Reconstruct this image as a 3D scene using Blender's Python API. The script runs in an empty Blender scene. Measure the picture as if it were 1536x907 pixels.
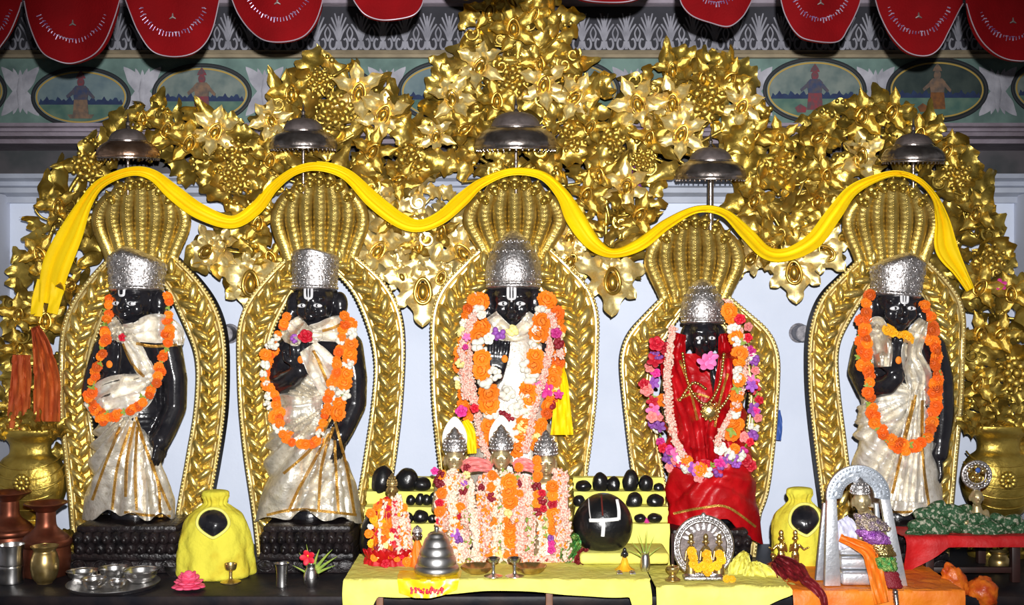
import bpy, bmesh, math, random
from mathutils import Vector, Matrix, noise
from mathutils.bvhtree import BVHTree
R = random.Random(7)
PI = math.pi
C = bpy.context.scene.collection
F, D, CX, CY, HC = 1800.0, 4.5, 768.0, 453.5, 1.55     # focal length in pixels, camera distance, image centre, camera height
CAM = Vector((0, -D, HC))

def W(px, py, y):
    k = (y + D) / F
    return Vector(((px - CX) * k, y, HC - (py - CY) * k))
def SZ(px, y=0.0):
    return px * (y + D) / F
def lerp(a, b, t): return a + (b - a) * t
def clamp(x, a=0.0, b=1.0): return max(a, min(b, x))

# ------------------------------------------------------------------ materials
MATS = {}
def new_mat(name):
    m = bpy.data.materials.new(name); m.use_nodes = True
    return m, m.node_tree, m.node_tree.nodes['Principled BSDF']
def mat(name, col, rough=0.6, metal=0.0, col2=None, scale=20.0, bump=0.0, bscale=None, coat=0.0, sheen=0.0, spec=0.5,
        lo=0.35, hi=0.65, detail=3.0, subsurf=0.0, vary=0.0):
    """col / col2 mixed by a noise in object space; bump from a second noise; vary = per-object brightness variation"""
    m, nt, b = new_mat(name)
    b.inputs['Base Color'].default_value = (*col, 1)
    b.inputs['Roughness'].default_value = rough
    b.inputs['Metallic'].default_value = metal
    b.inputs['Specular IOR Level'].default_value = spec
    if coat: b.inputs['Coat Weight'].default_value = coat; b.inputs['Coat Roughness'].default_value = 0.12
    if sheen: b.inputs['Sheen Weight'].default_value = sheen
    if subsurf: b.inputs['Subsurface Weight'].default_value = subsurf; b.inputs['Subsurface Scale'].default_value = 0.01
    tc = nt.nodes.new('ShaderNodeTexCoord')
    src = None
    if col2 is not None:
        n = nt.nodes.new('ShaderNodeTexNoise'); n.inputs['Scale'].default_value = scale; n.inputs['Detail'].default_value = detail
        nt.links.new(tc.outputs['Object'], n.inputs['Vector'])
        r = nt.nodes.new('ShaderNodeValToRGB')
        r.color_ramp.elements[0].position = lo; r.color_ramp.elements[1].position = hi
        r.color_ramp.elements[0].color = (*col, 1); r.color_ramp.elements[1].color = (*col2, 1)
        nt.links.new(n.outputs['Fac'], r.inputs['Fac'])
        src = r.outputs['Color']
    if vary:
        oi = nt.nodes.new('ShaderNodeObjectInfo')
        mr = nt.nodes.new('ShaderNodeMapRange'); mr.inputs['To Min'].default_value = 1 - vary; mr.inputs['To Max'].default_value = 1 + vary
        nt.links.new(oi.outputs['Random'], mr.inputs['Value'])
        hs = nt.nodes.new('ShaderNodeHueSaturation'); hs.inputs['Color'].default_value = (*col, 1)
        nt.links.new(mr.outputs['Result'], hs.inputs['Value'])
        if src: nt.links.new(src, hs.inputs['Color'])
        src = hs.outputs['Color']
    if src: nt.links.new(src, b.inputs['Base Color'])
    if bump:
        n2 = nt.nodes.new('ShaderNodeTexNoise'); n2.inputs['Scale'].default_value = bscale or scale * 2; n2.inputs['Detail'].default_value = 4
        nt.links.new(tc.outputs['Object'], n2.inputs['Vector'])
        bp = nt.nodes.new('ShaderNodeBump'); bp.inputs['Strength'].default_value = bump; bp.inputs['Distance'].default_value = 0.01
        nt.links.new(n2.outputs['Fac'], bp.inputs['Height']); nt.links.new(bp.outputs['Normal'], b.inputs['Normal'])
    MATS[name] = m
    return m

mat('gold', (.69, .50, .12), .36, .90, (.50, .34, .055), 14, .2, 70)
mat('gold_relief', (.82, .64, .22), .34, .88, (.66, .48, .12), 25, .12, 90)
mat('gold_hood', (.66, .50, .15), .40, .90, (.48, .34, .08), 18, .2, 110)
mat('gold_old', (.56, .41, .09), .38, .90, (.38, .26, .045), 18, .25, 60)
mat('gold_pale', (.90, .75, .36), .38, .78, (.80, .62, .22), 20, .12, 60)
mat('dark_edge', (.012, .009, .006), .6)
mat('silver', (.70, .68, .68), .40, .95, (.40, .37, .36), 110, .3, 130, lo=.40, hi=.58)
mat('silver_smooth', (.46, .41, .39), .26, .95, (.27, .23, .21), 30, .15, 60)
mat('silver_dark', (.20, .165, .16), .55, .6, (.13, .105, .10), 30, .2, 80)
mat('aluminium', (.50, .54, .60), .42, .75, (.40, .44, .50), 60, .12, 140)
mat('steel', (.70, .69, .68), .27, 1.0)
mat('steel_dull', (.55, .54, .53), .36, 1.0)
mat('brass', (.62, .46, .20), .32, .9, (.44, .30, .10), 40)
mat('brass_bright', (.80, .60, .24), .25, .95, (.62, .42, .13), 50, .2, 120)
mat('copper', (.28, .085, .045), .40, .8, (.14, .04, .022), 18)
mat('black_stone', (.008, .008, .011), .20, 0, (.016, .015, .018), 30, .08, 80, spec=.6)
mat('black_carved', (.006, .005, .006), .38, 0, (.018, .012, .013), 22, .5, 60, spec=.35)
mat('black_pebble', (.007, .007, .008), .28, 0, spec=.55, bump=.15, bscale=70)
mat('granite', (.008, .008, .012), .5, 0, (.025, .018, .018), 12, .1, 50, spec=.2)
mat('brocade', (.80, .75, .65), .42, .6, (.50, .44, .33), 60, .25, 130, lo=.45, hi=.8)
mat('brocade_light', (.88, .84, .75), .42, .5, (.62, .55, .43), 60, .25, 130, lo=.45, hi=.8)
mat('zari', (.62, .36, .08), .38, .6, (.42, .20, .03), 90, .4, 200)
mat('swag', (.96, .66, .003), .62, 0, (.90, .60, .002), 12, .1, 60, spec=.25)
mat('yellow_cotton', (.80, .76, .19), .85, 0, (.74, .68, .13), 9, .35, 60, spec=.2)
mat('yellow_stain', (.66, .60, .055), .85, 0, (.50, .33, .012), 9, .5, 50, lo=.52, hi=.78, spec=.2)
mat('orange_cloth', (.80, .23, .010), .55, 0, (.68, .13, .006), 9, .3, 60)
mat('saffron', (.50, .10, .012), .75, 0, (.36, .05, .008), 10, .35, 50)
mat('red_satin', (.50, .004, .008), .42, 0, (.34, .002, .005), 14, .3, 45, spec=.35)
mat('red_cloth', (.55, .006, .008), .6, 0, (.42, .004, .006), 12, .3, 60)
mat('maroon_cloth', (.20, .006, .012), .6, 0, (.12, .003, .006), 22, .4, 70)
mat('velvet', (.135, .0006, .002), .85, 0, (.105, .0004, .0015), 10, .2, 160, spec=.1)
mat('trim_white', (.27, .22, .26), .5, .3)
mat('embroid', (.13, .05, .16), .45, .4, (.42, .34, .46), 60)
mat('green_brocade', (.022, .085, .03), .5, .15, (.40, .40, .30), 85, .7, 150, lo=.53, hi=.62)
mat('purple_tinsel', (.20, .03, .30), .35, .4, (.40, .16, .45), 60, .6, 100)
mat('tinsel', (.55, .45, .30), .3, .7, (.25, .18, .30), 70, .9, 120)
mat('green_tinsel', (.02, .28, .06), .3, .4, (.30, .40, .10), 70, .9, 120)
mat('marigold', (.92, .17, .004), .7, 0, (.86, .26, .006), 60, vary=.18)
mat('marigold_deep', (.72, .085, .003), .7, 0, (.74, .15, .004), 60, vary=.25)
mat('marigold_yellow', (.93, .52, .01), .7, 0, (.85, .38, .006), 60, vary=.15)
mat('white_flower', (.86, .84, .76), .7, 0, (.74, .72, .58), 60, vary=.1)
mat('pale_yellow_flower', (.90, .80, .30), .7, 0, vary=.1)
mat('red_flower', (.62, .008, .02), .6, 0, (.45, .004, .03), 60, vary=.25)
mat('dark_red_flower', (.25, .008, .02), .6, 0, vary=.3)
mat('magenta_flower', (.70, .05, .30), .6, 0, (.55, .02, .22), 60, vary=.25)
mat('pink_flower', (.88, .22, .50), .6, 0, (.80, .12, .36), 60, vary=.15)
mat('rose_flower', (.85, .30, .27), .6, 0, (.75, .18, .18), 60, vary=.2)
mat('purple_flower', (.22, .05, .36), .6, 0, (.34, .10, .42), 60, vary=.3)
mat('crimson_bloom', (.80, .03, .13), .55, 0, (.66, .015, .08), 40)
mat('pink_bloom', (.86, .12, .24), .55, 0, (.78, .06, .15), 40)
mat('tuberose', (.82, .58, .48), .7, 0, (.80, .28, .20), 130, lo=.5, hi=.62)
mat('tuberose_cream', (.84, .70, .55), .7, 0, (.80, .38, .25), 130, lo=.54, hi=.66)
mat('leaf_green', (.16, .28, .03), .6, 0, (.30, .36, .04), 40)
mat('wall_paint', (.635, .695, .83), .75, 0, (.585, .645, .78), 4, .12, 40)
mat('wall_lower', (.66, .70, .82), .7, 0, (.62, .66, .78), 4, .06, 40)
mat('ledge', (.44, .48, .57), .75, 0, (.34, .37, .45), 6, .2, 40)
mat('teal_ground', (.125, .20, .18), .85, 0, (.075, .125, .115), 12, .2, 40)
mat('plaster', (.36, .36, .41), .85, 0, (.24, .24, .28), 14, .35, 60)
mat('plaster_pink', (.28, .24, .29), .85, 0, (.20, .165, .20), 10, .3, 50)
mat('cream_line', (.33, .27, .18), .8, 0, (.22, .18, .12), 12, .2, 40)
mat('stencil_dark', (.010, .010, .016), .8, 0, (.018, .018, .026), 12)
mat('stencil_grey', (.24, .24, .28), .8, 0, (.16, .16, .19), 20)
mat('recess', (.10, .09, .10), .9, 0, (.05, .055, .06), 8)
mat('wood', (.22, .085, .035), .55, 0, (.12, .045, .02), 14)
mat('dark_wood', (.02, .010, .009), .45, 0, (.04, .014, .012), 14)
mat('paint_sky', (.075, .11, .11), .85, 0, (.15, .18, .165), 16)
mat('paint_sky_blue', (.08, .125, .15), .85, 0, (.13, .18, .19), 16)
mat('paint_sky_dark', (.010, .022, .022), .85, 0, (.03, .045, .04), 14)
mat('paint_hill', (.008, .016, .06), .85, 0, (.012, .03, .08), 25)
mat('paint_ground', (.04, .095, .08), .85, 0, (.09, .15, .11), 18)
mat('paint_rim', (.006, .009, .013), .7)
mat('paint_gold', (.34, .23, .05), .7)
mat('paint_red', (.17, .02, .03), .8, 0, (.06, .04, .05), 60)
mat('paint_blue', (.02, .035, .09), .8, 0, (.06, .05, .06), 60)
mat('paint_skin', (.17, .10, .06), .8, 0, (.08, .06, .05), 50)
mat('paint_orange', (.17, .06, .01), .8, 0, (.08, .03, .01), 50)
mat('chalk', (.80, .80, .80), .8)
mat('vermilion', (.16, .014, .008), .8)
mat('eye_silver', (.78, .78, .80), .35, .1)
mat('white_cloth', (.62, .62, .74), .7, 0, (.55, .55, .68), 14, .3, 40)
mat('blue_cord', (.03, .09, .35), .6)
mat('iron', (.15, .145, .17), .6, .3, (.30, .29, .31), 40, .7, 60)
mat('aluminium_bright', (.80, .82, .86), .34, .75, (.66, .68, .73), 60, .1, 140)
mat('idol_brass', (.70, .58, .34), .40, .75, (.50, .38, .18), 60)
mat('boss_gold', (.55, .36, .07), .32, .92)
mat('silver_warm_reflect', (.62, .40, .28), .26, .95, (.42, .24, .15), 30, .15, 60)  # silver with the reflected gold and orange put into its base colour
mat('floor_stone', (.10, .09, .085), .5, 0, (.16, .15, .14), 5)
mat('plastic_yellow', (.90, .62, .006), .35, 0, (.86, .52, .004), 8, .1, 50)
mat('print_red', (.55, .006, .03), .5)
mat('orange_plastic', (.72, .17, .012), .4, 0, (.45, .05, .006), 30, .4, 60)

# ------------------------------------------------------------------ mesh builder
FRONT = Matrix.Rotation(PI / 2, 4, 'X')       # lays an XY shape upright, its +z towards the camera (-y)
class MB:
    def __init__(s): s.v = []; s.f = []; s.mi = []; s.cur = 0
    def add(s, vs, fs, M=None):
        o = len(s.v)
        s.v.extend([(M @ Vector(p)) for p in vs] if M is not None else [Vector(p) for p in vs])
        s.f.extend([tuple(i + o for i in f) for f in fs]); s.mi.extend([s.cur] * len(fs))
        return s
    def merge(s, mb, M=None):
        o = len(s.v)
        s.v.extend([(M @ p) for p in mb.v] if M is not None else list(mb.v))
        s.f.extend([tuple(i + o for i in f) for f in mb.f]); s.mi.extend([x + s.cur for x in mb.mi])
        return s
    def grid(s, fn, nu, nv, closeu=False, closev=False):
        vs = [fn(i / (nu if closeu else nu - 1), j / (nv if closev else nv - 1)) for i in range(nu) for j in range(nv)]
        fs = []
        for i in range(nu if closeu else nu - 1):
            for j in range(nv if closev else nv - 1):
                a, b = i, (i + 1) % nu; c, d = j, (j + 1) % nv
                fs.append((a * nv + c, b * nv + c, b * nv + d, a * nv + d))
        return s.add(vs, fs)
    def lathe(s, prof, M, seg=32, flute=None):
        vs, fs = [], []
        n = len(prof)
        for (r, z) in prof:
            for k in range(seg):
                a = 2 * PI * k / seg
                rr = r * (1 + (flute(a, z) if flute else 0))
                vs.append((rr * math.cos(a), rr * math.sin(a), z))
        for i in range(n - 1):
            for k in range(seg):
                k2 = (k + 1) % seg
                fs.append((i * seg + k, i * seg + k2, (i + 1) * seg + k2, (i + 1) * seg + k))
        fs.append(tuple(range(seg - 1, -1, -1))); fs.append(tuple((n - 1) * seg + k for k in range(seg)))
        return s.add(vs, fs, M)
    def ell(s, c, r, M=None, nu=12, nv=8):
        if not hasattr(r, '__len__'): r = (r, r, r)
        vs = [(c[0], c[1], c[2] + r[2])]; fs = []
        for i in range(1, nv):
            t = PI * i / nv
            for k in range(nu):
                a = 2 * PI * k / nu
                vs.append((c[0] + r[0] * math.sin(t) * math.cos(a), c[1] + r[1] * math.sin(t) * math.sin(a), c[2] + r[2] * math.cos(t)))
        vs.append((c[0], c[1], c[2] - r[2])); L = len(vs) - 1
        for k in range(nu):
            k2 = (k + 1) % nu
            fs.append((0, 1 + k, 1 + k2)); fs.append((L, L - nu + k2, L - nu + k))
            for i in range(nv - 2):
                a = 1 + i * nu
                fs.append((a + k, a + nu + k, a + nu + k2, a + k2))
        return s.add(vs, fs, M)
    def tube(s, pts, rad, seg=8, closed=False, flat=1.0, M=None):
        pts = [Vector(p) for p in pts]; n = len(pts)
        if not hasattr(rad, '__len__'): rad = [rad] * n
        vs, fs = [], []
        up = None
        for i in range(n):
            if closed: t = pts[(i + 1) % n] - pts[i - 1]
            else: t = pts[min(i + 1, n - 1)] - pts[max(i - 1, 0)]
            if t.length < 1e-9: t = Vector((0, 0, 1))
            t.normalize()
            if up is None:
                up = Vector((0, -1, 0)) if abs(t.y) < .9 else Vector((1, 0, 0))
            up = (up - t * up.dot(t))
            if up.length < 1e-6: up = t.orthogonal()
            up.normalize(); sd = t.cross(up)
            for k in range(seg):
                a = 2 * PI * k / seg
                vs.append(pts[i] + (sd * math.cos(a) + up * math.sin(a) * flat) * rad[i])
        for i in range(n if closed else n - 1):
            i2 = (i + 1) % n
            for k in range(seg):
                k2 = (k + 1) % seg
                fs.append((i * seg + k, i * seg + k2, i2 * seg + k2, i2 * seg + k))
        if not closed:
            fs.append(tuple(range(seg - 1, -1, -1))); fs.append(tuple((n - 1) * seg + k for k in range(seg)))
        return s.add(vs, fs, M)
    def box(s, lo, hi, bev=0.0, M=None, seg=2):
        bm = bmesh.new(); bmesh.ops.create_cube(bm, size=1.0)
        for v in bm.verts:
            v.co = Vector([lerp(lo[i], hi[i], v.co[i] + .5) for i in range(3)])
        if bev: bmesh.ops.bevel(bm, geom=list(bm.edges), offset=bev, segments=seg, affect='EDGES', profile=.5)
        bm.verts.index_update()
        s.add([v.co.copy() for v in bm.verts], [tuple(v.index for v in f.verts) for f in bm.faces], M); bm.free()
        return s
    def prism(s, pts, d0, d1, M=None, bev=0.0):
        """closed outline in local XY, from z=d0 (back) to z=d1 (front)"""
        n = len(pts); bm = bmesh.new()
        a = [bm.verts.new((p[0], p[1], d0)) for p in pts]; b = [bm.verts.new((p[0], p[1], d1)) for p in pts]
        bm.faces.new(a[::-1]); fr = bm.faces.new(b)
        for i in range(n): bm.faces.new((a[i], a[(i + 1) % n], b[(i + 1) % n], b[i]))
        bmesh.ops.recalc_face_normals(bm, faces=list(bm.faces))
        if bev: bmesh.ops.bevel(bm, geom=list(fr.edges), offset=bev, segments=2, affect='EDGES', profile=.5)
        bmesh.ops.triangulate(bm, faces=[f for f in bm.faces if len(f.verts) > 4])
        bm.verts.index_update()
        s.add([v.co.copy() for v in bm.verts], [tuple(v.index for v in f.verts) for f in bm.faces], M); bm.free()
        return s
    def mesh(s, name, mats, origin=Vector((0, 0, 0)), smooth=40, weld=0.0):
        me = bpy.data.meshes.new(name)
        me.from_pydata([tuple(p - origin) for p in s.v], [], s.f)
        if not isinstance(mats, (list, tuple)): mats = [mats]
        for m in mats: me.materials.append(MATS[m])
        if len(mats) > 1: me.polygons.foreach_set('material_index', s.mi)
        bm = bmesh.new(); bm.from_mesh(me)
        if weld: bmesh.ops.remove_doubles(bm, verts=list(bm.verts), dist=weld)
        bmesh.ops.recalc_face_normals(bm, faces=list(bm.faces))
        bm.to_mesh(me); bm.free()
        if smooth:
            me.polygons.foreach_set('use_smooth', [True] * len(me.polygons))
            me.set_sharp_from_angle(angle=math.radians(smooth))
        me.update()
        return me

ORG = {}
def _props(o, label, cat, group, kind):
    if label: o['label'] = label
    if cat: o['category'] = cat
    if group: o['group'] = group
    if kind: o['kind'] = kind
def thing(name, label, cat, loc, group=None, kind=None):
    o = bpy.data.objects.new(name, None); C.objects.link(o); o.location = loc; o.empty_display_size = .05
    ORG[o.name] = Vector(loc); _props(o, label, cat, group, kind)
    return o
def solo(name, mb, mats, label=None, cat=None, loc=None, group=None, kind=None, smooth=40, weld=0.0):
    if loc is None:
        xs = [p.x for p in mb.v]; ys = [p.y for p in mb.v]; zs = [p.z for p in mb.v]
        loc = Vector(((min(xs) + max(xs)) / 2, (min(ys) + max(ys)) / 2, min(zs)))
    me = mb.mesh(name, mats, loc, smooth, weld)
    o = bpy.data.objects.new(name, me); C.objects.link(o); o.location = loc
    ORG[o.name] = Vector(loc); _props(o, label, cat, group, kind)
    return o
def part(root, name, mb, mats, label=None, smooth=40, kind=None, weld=0.0):
    o = bpy.data.objects.new(name, mb.mesh(name, mats, ORG[root.name], smooth, weld)); C.objects.link(o)
    o.parent = root; ORG[o.name] = ORG[root.name]; _props(o, label, None, None, kind)
    return o
def inst(root, name, me, M, label=None):
    o = bpy.data.objects.new(name, me); C.objects.link(o); o.parent = root
    o.matrix_local = Matrix.Translation(-ORG[root.name]) @ M
    ORG[o.name] = ORG[root.name]
    if label: o['label'] = label
    return o
def struct(name, mb, mats, smooth=40):
    return solo(name, mb, mats, kind='structure', loc=Vector((0, 0, 0)), smooth=smooth)
def bake(o):
    """replace a mesh by its modified self"""
    dg = bpy.context.evaluated_depsgraph_get(); dg.update()
    me = bpy.data.meshes.new_from_object(o.evaluated_get(dg)); o.modifiers.clear()
    old = o.data; o.data = me
    me.polygons.foreach_set('use_smooth', [True] * len(me.polygons)); me.update()
    bpy.data.meshes.remove(old)
def tree_of(o):
    off = ORG[o.name]
    return BVHTree.FromPolygons([v.co + off for v in o.data.vertices], [tuple(p.vertices) for p in o.data.polygons])
def hit(px, py, trees, dflt=None):
    d = (W(px, py, 0) - CAM).normalized(); best = None
    for t in trees:
        h = t.ray_cast(CAM, d)
        if h[0] is not None and (best is None or h[3] < best[3]): best = h
    if best is None: return W(px, py, dflt) if dflt is not None else None
    return best[0]
def spline(pts, n):
    """Catmull-Rom through tuples of any length, n samples"""
    out = []; m = len(pts) - 1
    for k in range(n):
        t = k / (n - 1) * m; i = min(int(t), m - 1); u = t - i
        p0, p1, p2, p3 = pts[max(i - 1, 0)], pts[i], pts[i + 1], pts[min(i + 2, m)]
        out.append(tuple(.5 * (2 * b + (c - a) * u + (2 * a - 5 * b + 4 * c - d) * u * u + (3 * b - a - 3 * c + d) * u ** 3)
                         for a, b, c, d in zip(p0, p1, p2, p3)))
    return out
def resample(pts, step):
    """even spacing (by the first two coordinates) along a dense polyline"""
    out = [pts[0]]; acc = 0.0
    for a, b in zip(pts, pts[1:]):
        L = math.hypot(b[0] - a[0], b[1] - a[1])
        while L > 0 and acc + L >= step:
            t = (step - acc) / L; a = tuple(lerp(x, y, t) for x, y in zip(a, b)); out.append(a)
            L = math.hypot(b[0] - a[0], b[1] - a[1]); acc = 0.0
        acc += L
    return out
def inside(p, poly):
    x, y = p; c = False; n = len(poly)
    for i in range(n):
        x1, y1 = poly[i]; x2, y2 = poly[i - 1]
        if (y1 > y) != (y2 > y) and x < (x2 - x1) * (y - y1) / (y2 - y1) + x1: c = not c
    return c
def smooth1(a, n=2):
    for _ in range(n):
        a = [a[0]] + [(a[i - 1] + 2 * a[i] + a[i + 1]) / 4 for i in range(1, len(a) - 1)] + [a[-1]]
    return a

def sheet(mb, fn, nu, nv, th):
    """a cloth of thickness th: fn(u, v) gives the front point, back offset along the normal"""
    P = [[Vector(fn(i / (nu - 1), j / (nv - 1))) for j in range(nv)] for i in range(nu)]
    vs = []; fs = []
    def nrm(i, j):
        a = P[min(i + 1, nu - 1)][j] - P[max(i - 1, 0)][j]; b = P[i][min(j + 1, nv - 1)] - P[i][max(j - 1, 0)]
        n = a.cross(b)
        if n.length < 1e-12: return Vector((0, 0, 0))
        n.normalize()
        return n if n.y < 0 or abs(n.y) < .2 else -n
    for i in range(nu):
        for j in range(nv): vs.append(P[i][j])
    for i in range(nu):
        for j in range(nv): vs.append(P[i][j] - nrm(i, j) * th)
    o = nu * nv
    for i in range(nu - 1):
        for j in range(nv - 1):
            a, b, c, d = i * nv + j, (i + 1) * nv + j, (i + 1) * nv + j + 1, i * nv + j + 1
            fs += [(a, b, c, d), (o + d, o + c, o + b, o + a)]
    for i in range(nu - 1):
        a, b = i * nv, (i + 1) * nv; fs.append((a, o + a, o + b, b))
        a, b = i * nv + nv - 1, (i + 1) * nv + nv - 1; fs.append((b, o + b, o + a, a))
    for j in range(nv - 1):
        a, b = j, j + 1; fs.append((b, o + b, o + a, a))
        a, b = (nu - 1) * nv + j, (nu - 1) * nv + j + 1; fs.append((a, o + a, o + b, b))
    mb.add(vs, fs)

def ribbon(mb, pts, th=.003, folds=3, amp=.006, n=60, nv=13, trees=None, off=.008, dflt=-.2, seed=0, relax=6):
    """cloth band along pts (px, py, width px [, y]); with trees it lies on what is there, else uses y"""
    S = spline(pts, n); rows = []
    for i, p in enumerate(S):
        q = S[min(i + 1, n - 1)]; r = S[max(i - 1, 0)]
        tx, ty = q[0] - r[0], q[1] - r[1]; L = math.hypot(tx, ty) or 1
        rows.append((p, -ty / L, tx / L))
    ys = None
    if trees:
        ys = []
        for (p, nx, ny) in rows:
            row = []
            for j in range(nv):
                v = (j / (nv - 1) - .5) * p[2]
                h = hit(p[0] + nx * v, p[1] + ny * v, trees)
                row.append(h.y if h is not None else None)
            k = [y for y in row if y is not None]
            m = sum(k) / len(k) if k else None
            ys.append([m if y is None else y for y in row])
        last = next((r[0] for r in ys if r[0] is not None), dflt)
        for r in ys:
            for j in range(nv):
                if r[j] is None: r[j] = last
            last = r[nv // 2]
        for _ in range(relax):
            ys = [[min(ys[i][j], (ys[max(i - 1, 0)][j] + ys[min(i + 1, n - 1)][j] + ys[i][max(j - 1, 0)] + ys[i][min(j + 1, nv - 1)]) / 4) for j in range(nv)] for i in range(n)]
    def fn(u, v):
        i = int(round(u * (n - 1))); j = int(round(v * (nv - 1)))
        p, nx, ny = rows[i]; w = (v - .5) * p[2]
        y = (ys[i][j] - off) if ys else p[3]
        y -= amp * (math.sin(v * folds * 2 * PI + seed + 1.5 * math.sin(u * 5 + seed)) + .4 * math.sin(v * folds * 4.7 * PI + u * 9 + seed))
        return W(p[0] + nx * w, p[1] + ny * w, y)
    sheet(mb, fn, n, nv, th)
    return mb
# ------------------------------------------------------------------ leaf shapes
def leaf_mb(L=1.0, wd=.26, lobes=3, bend=.25, cup=.35, th=.035, nu=15, nv=7, sharp=.22, ph=0.0, twist=0.0, roll=0.0):
    mb = MB()
    def pt(u, v, back):
        s = 2 * v - 1
        w = wd * (max(math.sin(PI * u ** .78), 0) ** .75) * (1 + sharp * math.cos(2 * PI * lobes * u + ph)) + .02 * (1 - u)
        x = s * w; y = u * L
        z = cup * abs(s) ** 1.6 * w - bend * u * u + roll * u ** 3 + .05 * math.sin(2 * PI * lobes * u + ph) * abs(s) + .06 * math.exp(-(s / .22) ** 2) * (1 - u)
        if roll: y -= roll * .55 * u ** 4
        x += twist * u * u
        return (x, y, z - (th if back else 0) * (1 - .6 * abs(s)))
    mb.grid(lambda u, v: pt(u, v, False), nu, nv)
    mb.grid(lambda u, v: pt(u, v, True), nu, nv)
    o = nu * nv
    fs = []
    for i in range(nu - 1):
        a, b = i * nv, (i + 1) * nv; fs.append((a, b, o + b, o + a))
        a, b = a + nv - 1, b + nv - 1; fs.append((a, o + a, o + b, b))
    mb.f += fs; mb.mi += [0] * len(fs)
    return mb
def at(px, py, y, ang=0.0, size=1.0, tx=0.0, ty=0.0):
    """frame facing the camera at a place: ang in the picture plane (0 = up, clockwise), tilts, metric size"""
    return Matrix.Translation(W(px, py, y)) @ FRONT @ Matrix.Rotation(-ang, 4, 'Z') @ Matrix.Rotation(tx, 4, 'X') @ Matrix.Rotation(ty, 4, 'Y') @ Matrix.Scale(size, 4)

# ------------------------------------------------------------------ the room
YW = .15
zl = W(0, 305, YW).z; zk = W(0, 270, YW).z
struct('floor', MB().box((-2.6, -6.5, -.05), (2.6, .4, 0)), 'floor_stone')
w = MB().box((-2.5, YW, 0), (2.5, YW + .3, zl)); struct('wall_back', w, 'wall_paint')
for sgn, nm in ((-1, 'wall_left'), (1, 'wall_right')):
    x = sgn * 1.945
    w = MB().box((min(x, x + sgn * .55), -1.3, 0), (max(x, x + sgn * .55), YW, W(0, 292, .1).z)); struct(nm, w, 'wall_lower')
# ledge moulding that closes the white wall
m = MB()
prof = [(YW + .02, 305), (.125, 305), (.12, 296), (.085, 291), (.08, 284), (.105, 280), (.10, 274), (.07, 270), (.06, 264), (YW + .3, 262)]
for side in (0,):
    vs = [Vector((xx, p[0], HC - (p[1] - CY) * (YW + D) / F)) for xx in (-2.4, 2.4) for p in prof]
    n = len(prof)
    m.add(vs, [(i, i + 1, n + i + 1, n + i) for i in range(n - 1)] + [tuple(range(n)), tuple(range(n, 2 * n))])
struct('trim_1', m, 'ledge', smooth=20)
# the wall above it, set back, then the projecting pink moulding
YF = .10
struct('wall_upper', MB().box((-2.5, .34, zl - .02), (2.5, .5, 3.0)), 'recess')
m = MB()
prof = [(.34, 214), (.14, 213), (.13, 207), (.06, 206), (.05, 201), (.075, 198), (.07, 194), (.045, 192), (.05, 187), (YF, 185), (.34, 184)]
n = len(prof)
m.add([Vector((xx, p[0], W(0, p[1], YF).z)) for xx in (-2.4, 2.4) for p in prof], [(i, (i + 1) % n, n + (i + 1) % n, n + i) for i in range(n)] + [tuple(range(n)), tuple(range(n, 2 * n))])
struct('trim_2', m, 'plaster_pink', smooth=20)
struct('wall_frieze', MB().box((-2.4, YF, W(0, 186, YF).z), (2.4, .34, W(0, 86, YF).z)), 'teal_ground')
m = MB()
prof = [(.34, 88), (.075, 88), (.065, 84), (.085, 82), (.07, 79), (.075, 77), (.34, 76)]; n = len(prof)
m.add([Vector((xx, p[0], W(0, p[1], YF).z)) for xx in (-2.4, 2.4) for p in prof], [(i, (i + 1) % n, n + (i + 1) % n, n + i) for i in range(n)] + [tuple(range(n)), tuple(range(n, 2 * n))])
struct('trim_3', m, 'cream_line', smooth=20)
# stencilled band: dark ground with a row of grey lyre and leaf motifs
YS = .12
m = MB().box((-2.4, YS, W(0, 77, YF).z), (2.4, .34, W(0, 8, YF).z))
m.cur = 1
for k in range(-4, 52):
    x0 = 10 + k * 33.2
    def T(pts, r=1.9):
        S = spline(pts, 14); m.tube([W(x0 + a, b, YS - .0015) for a, b in S], [SZ(r * (1 - .45 * i / 13)) for i in range(14)], 6, flat=.25)
    T([(0, 74), (0, 50), (0, 24)], 2.4)
    for sg in (-1, 1):
        T([(sg * 2, 62), (sg * 5, 72), (sg * 11, 73), (sg * 13.5, 66), (sg * 11, 58), (sg * 7.5, 60)], 2.2)
        T([(sg * 1, 60), (sg * 6, 48), (sg * 14, 36)], 2.2)
        T([(sg * 1, 52), (sg * 5, 40), (sg * 11, 26)], 2.0)
        T([(sg * .5, 44), (sg * 3, 32), (sg * 6, 20)], 1.8)
        T([(sg * 16.6, 62), (sg * 12.5, 50), (sg * 16.6, 40)], 1.5)
m.cur = 0
struct('trim_4', m, ['stencil_dark', 'stencil_grey'])
struct('trim_5', MB().box((-2.4, .07, W(0, 8, YF).z), (2.4, .34, W(0, -12, YF).z), .01), 'plaster_pink')
struct('wall_top', MB().box((-2.4, .12, W(0, -12, YF).z), (2.4, .34, 3.0)), 'recess')
struct('ceiling', MB().box((-2.6, -6.5, 3.0), (2.6, .5, 3.1)), 'recess')
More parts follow.
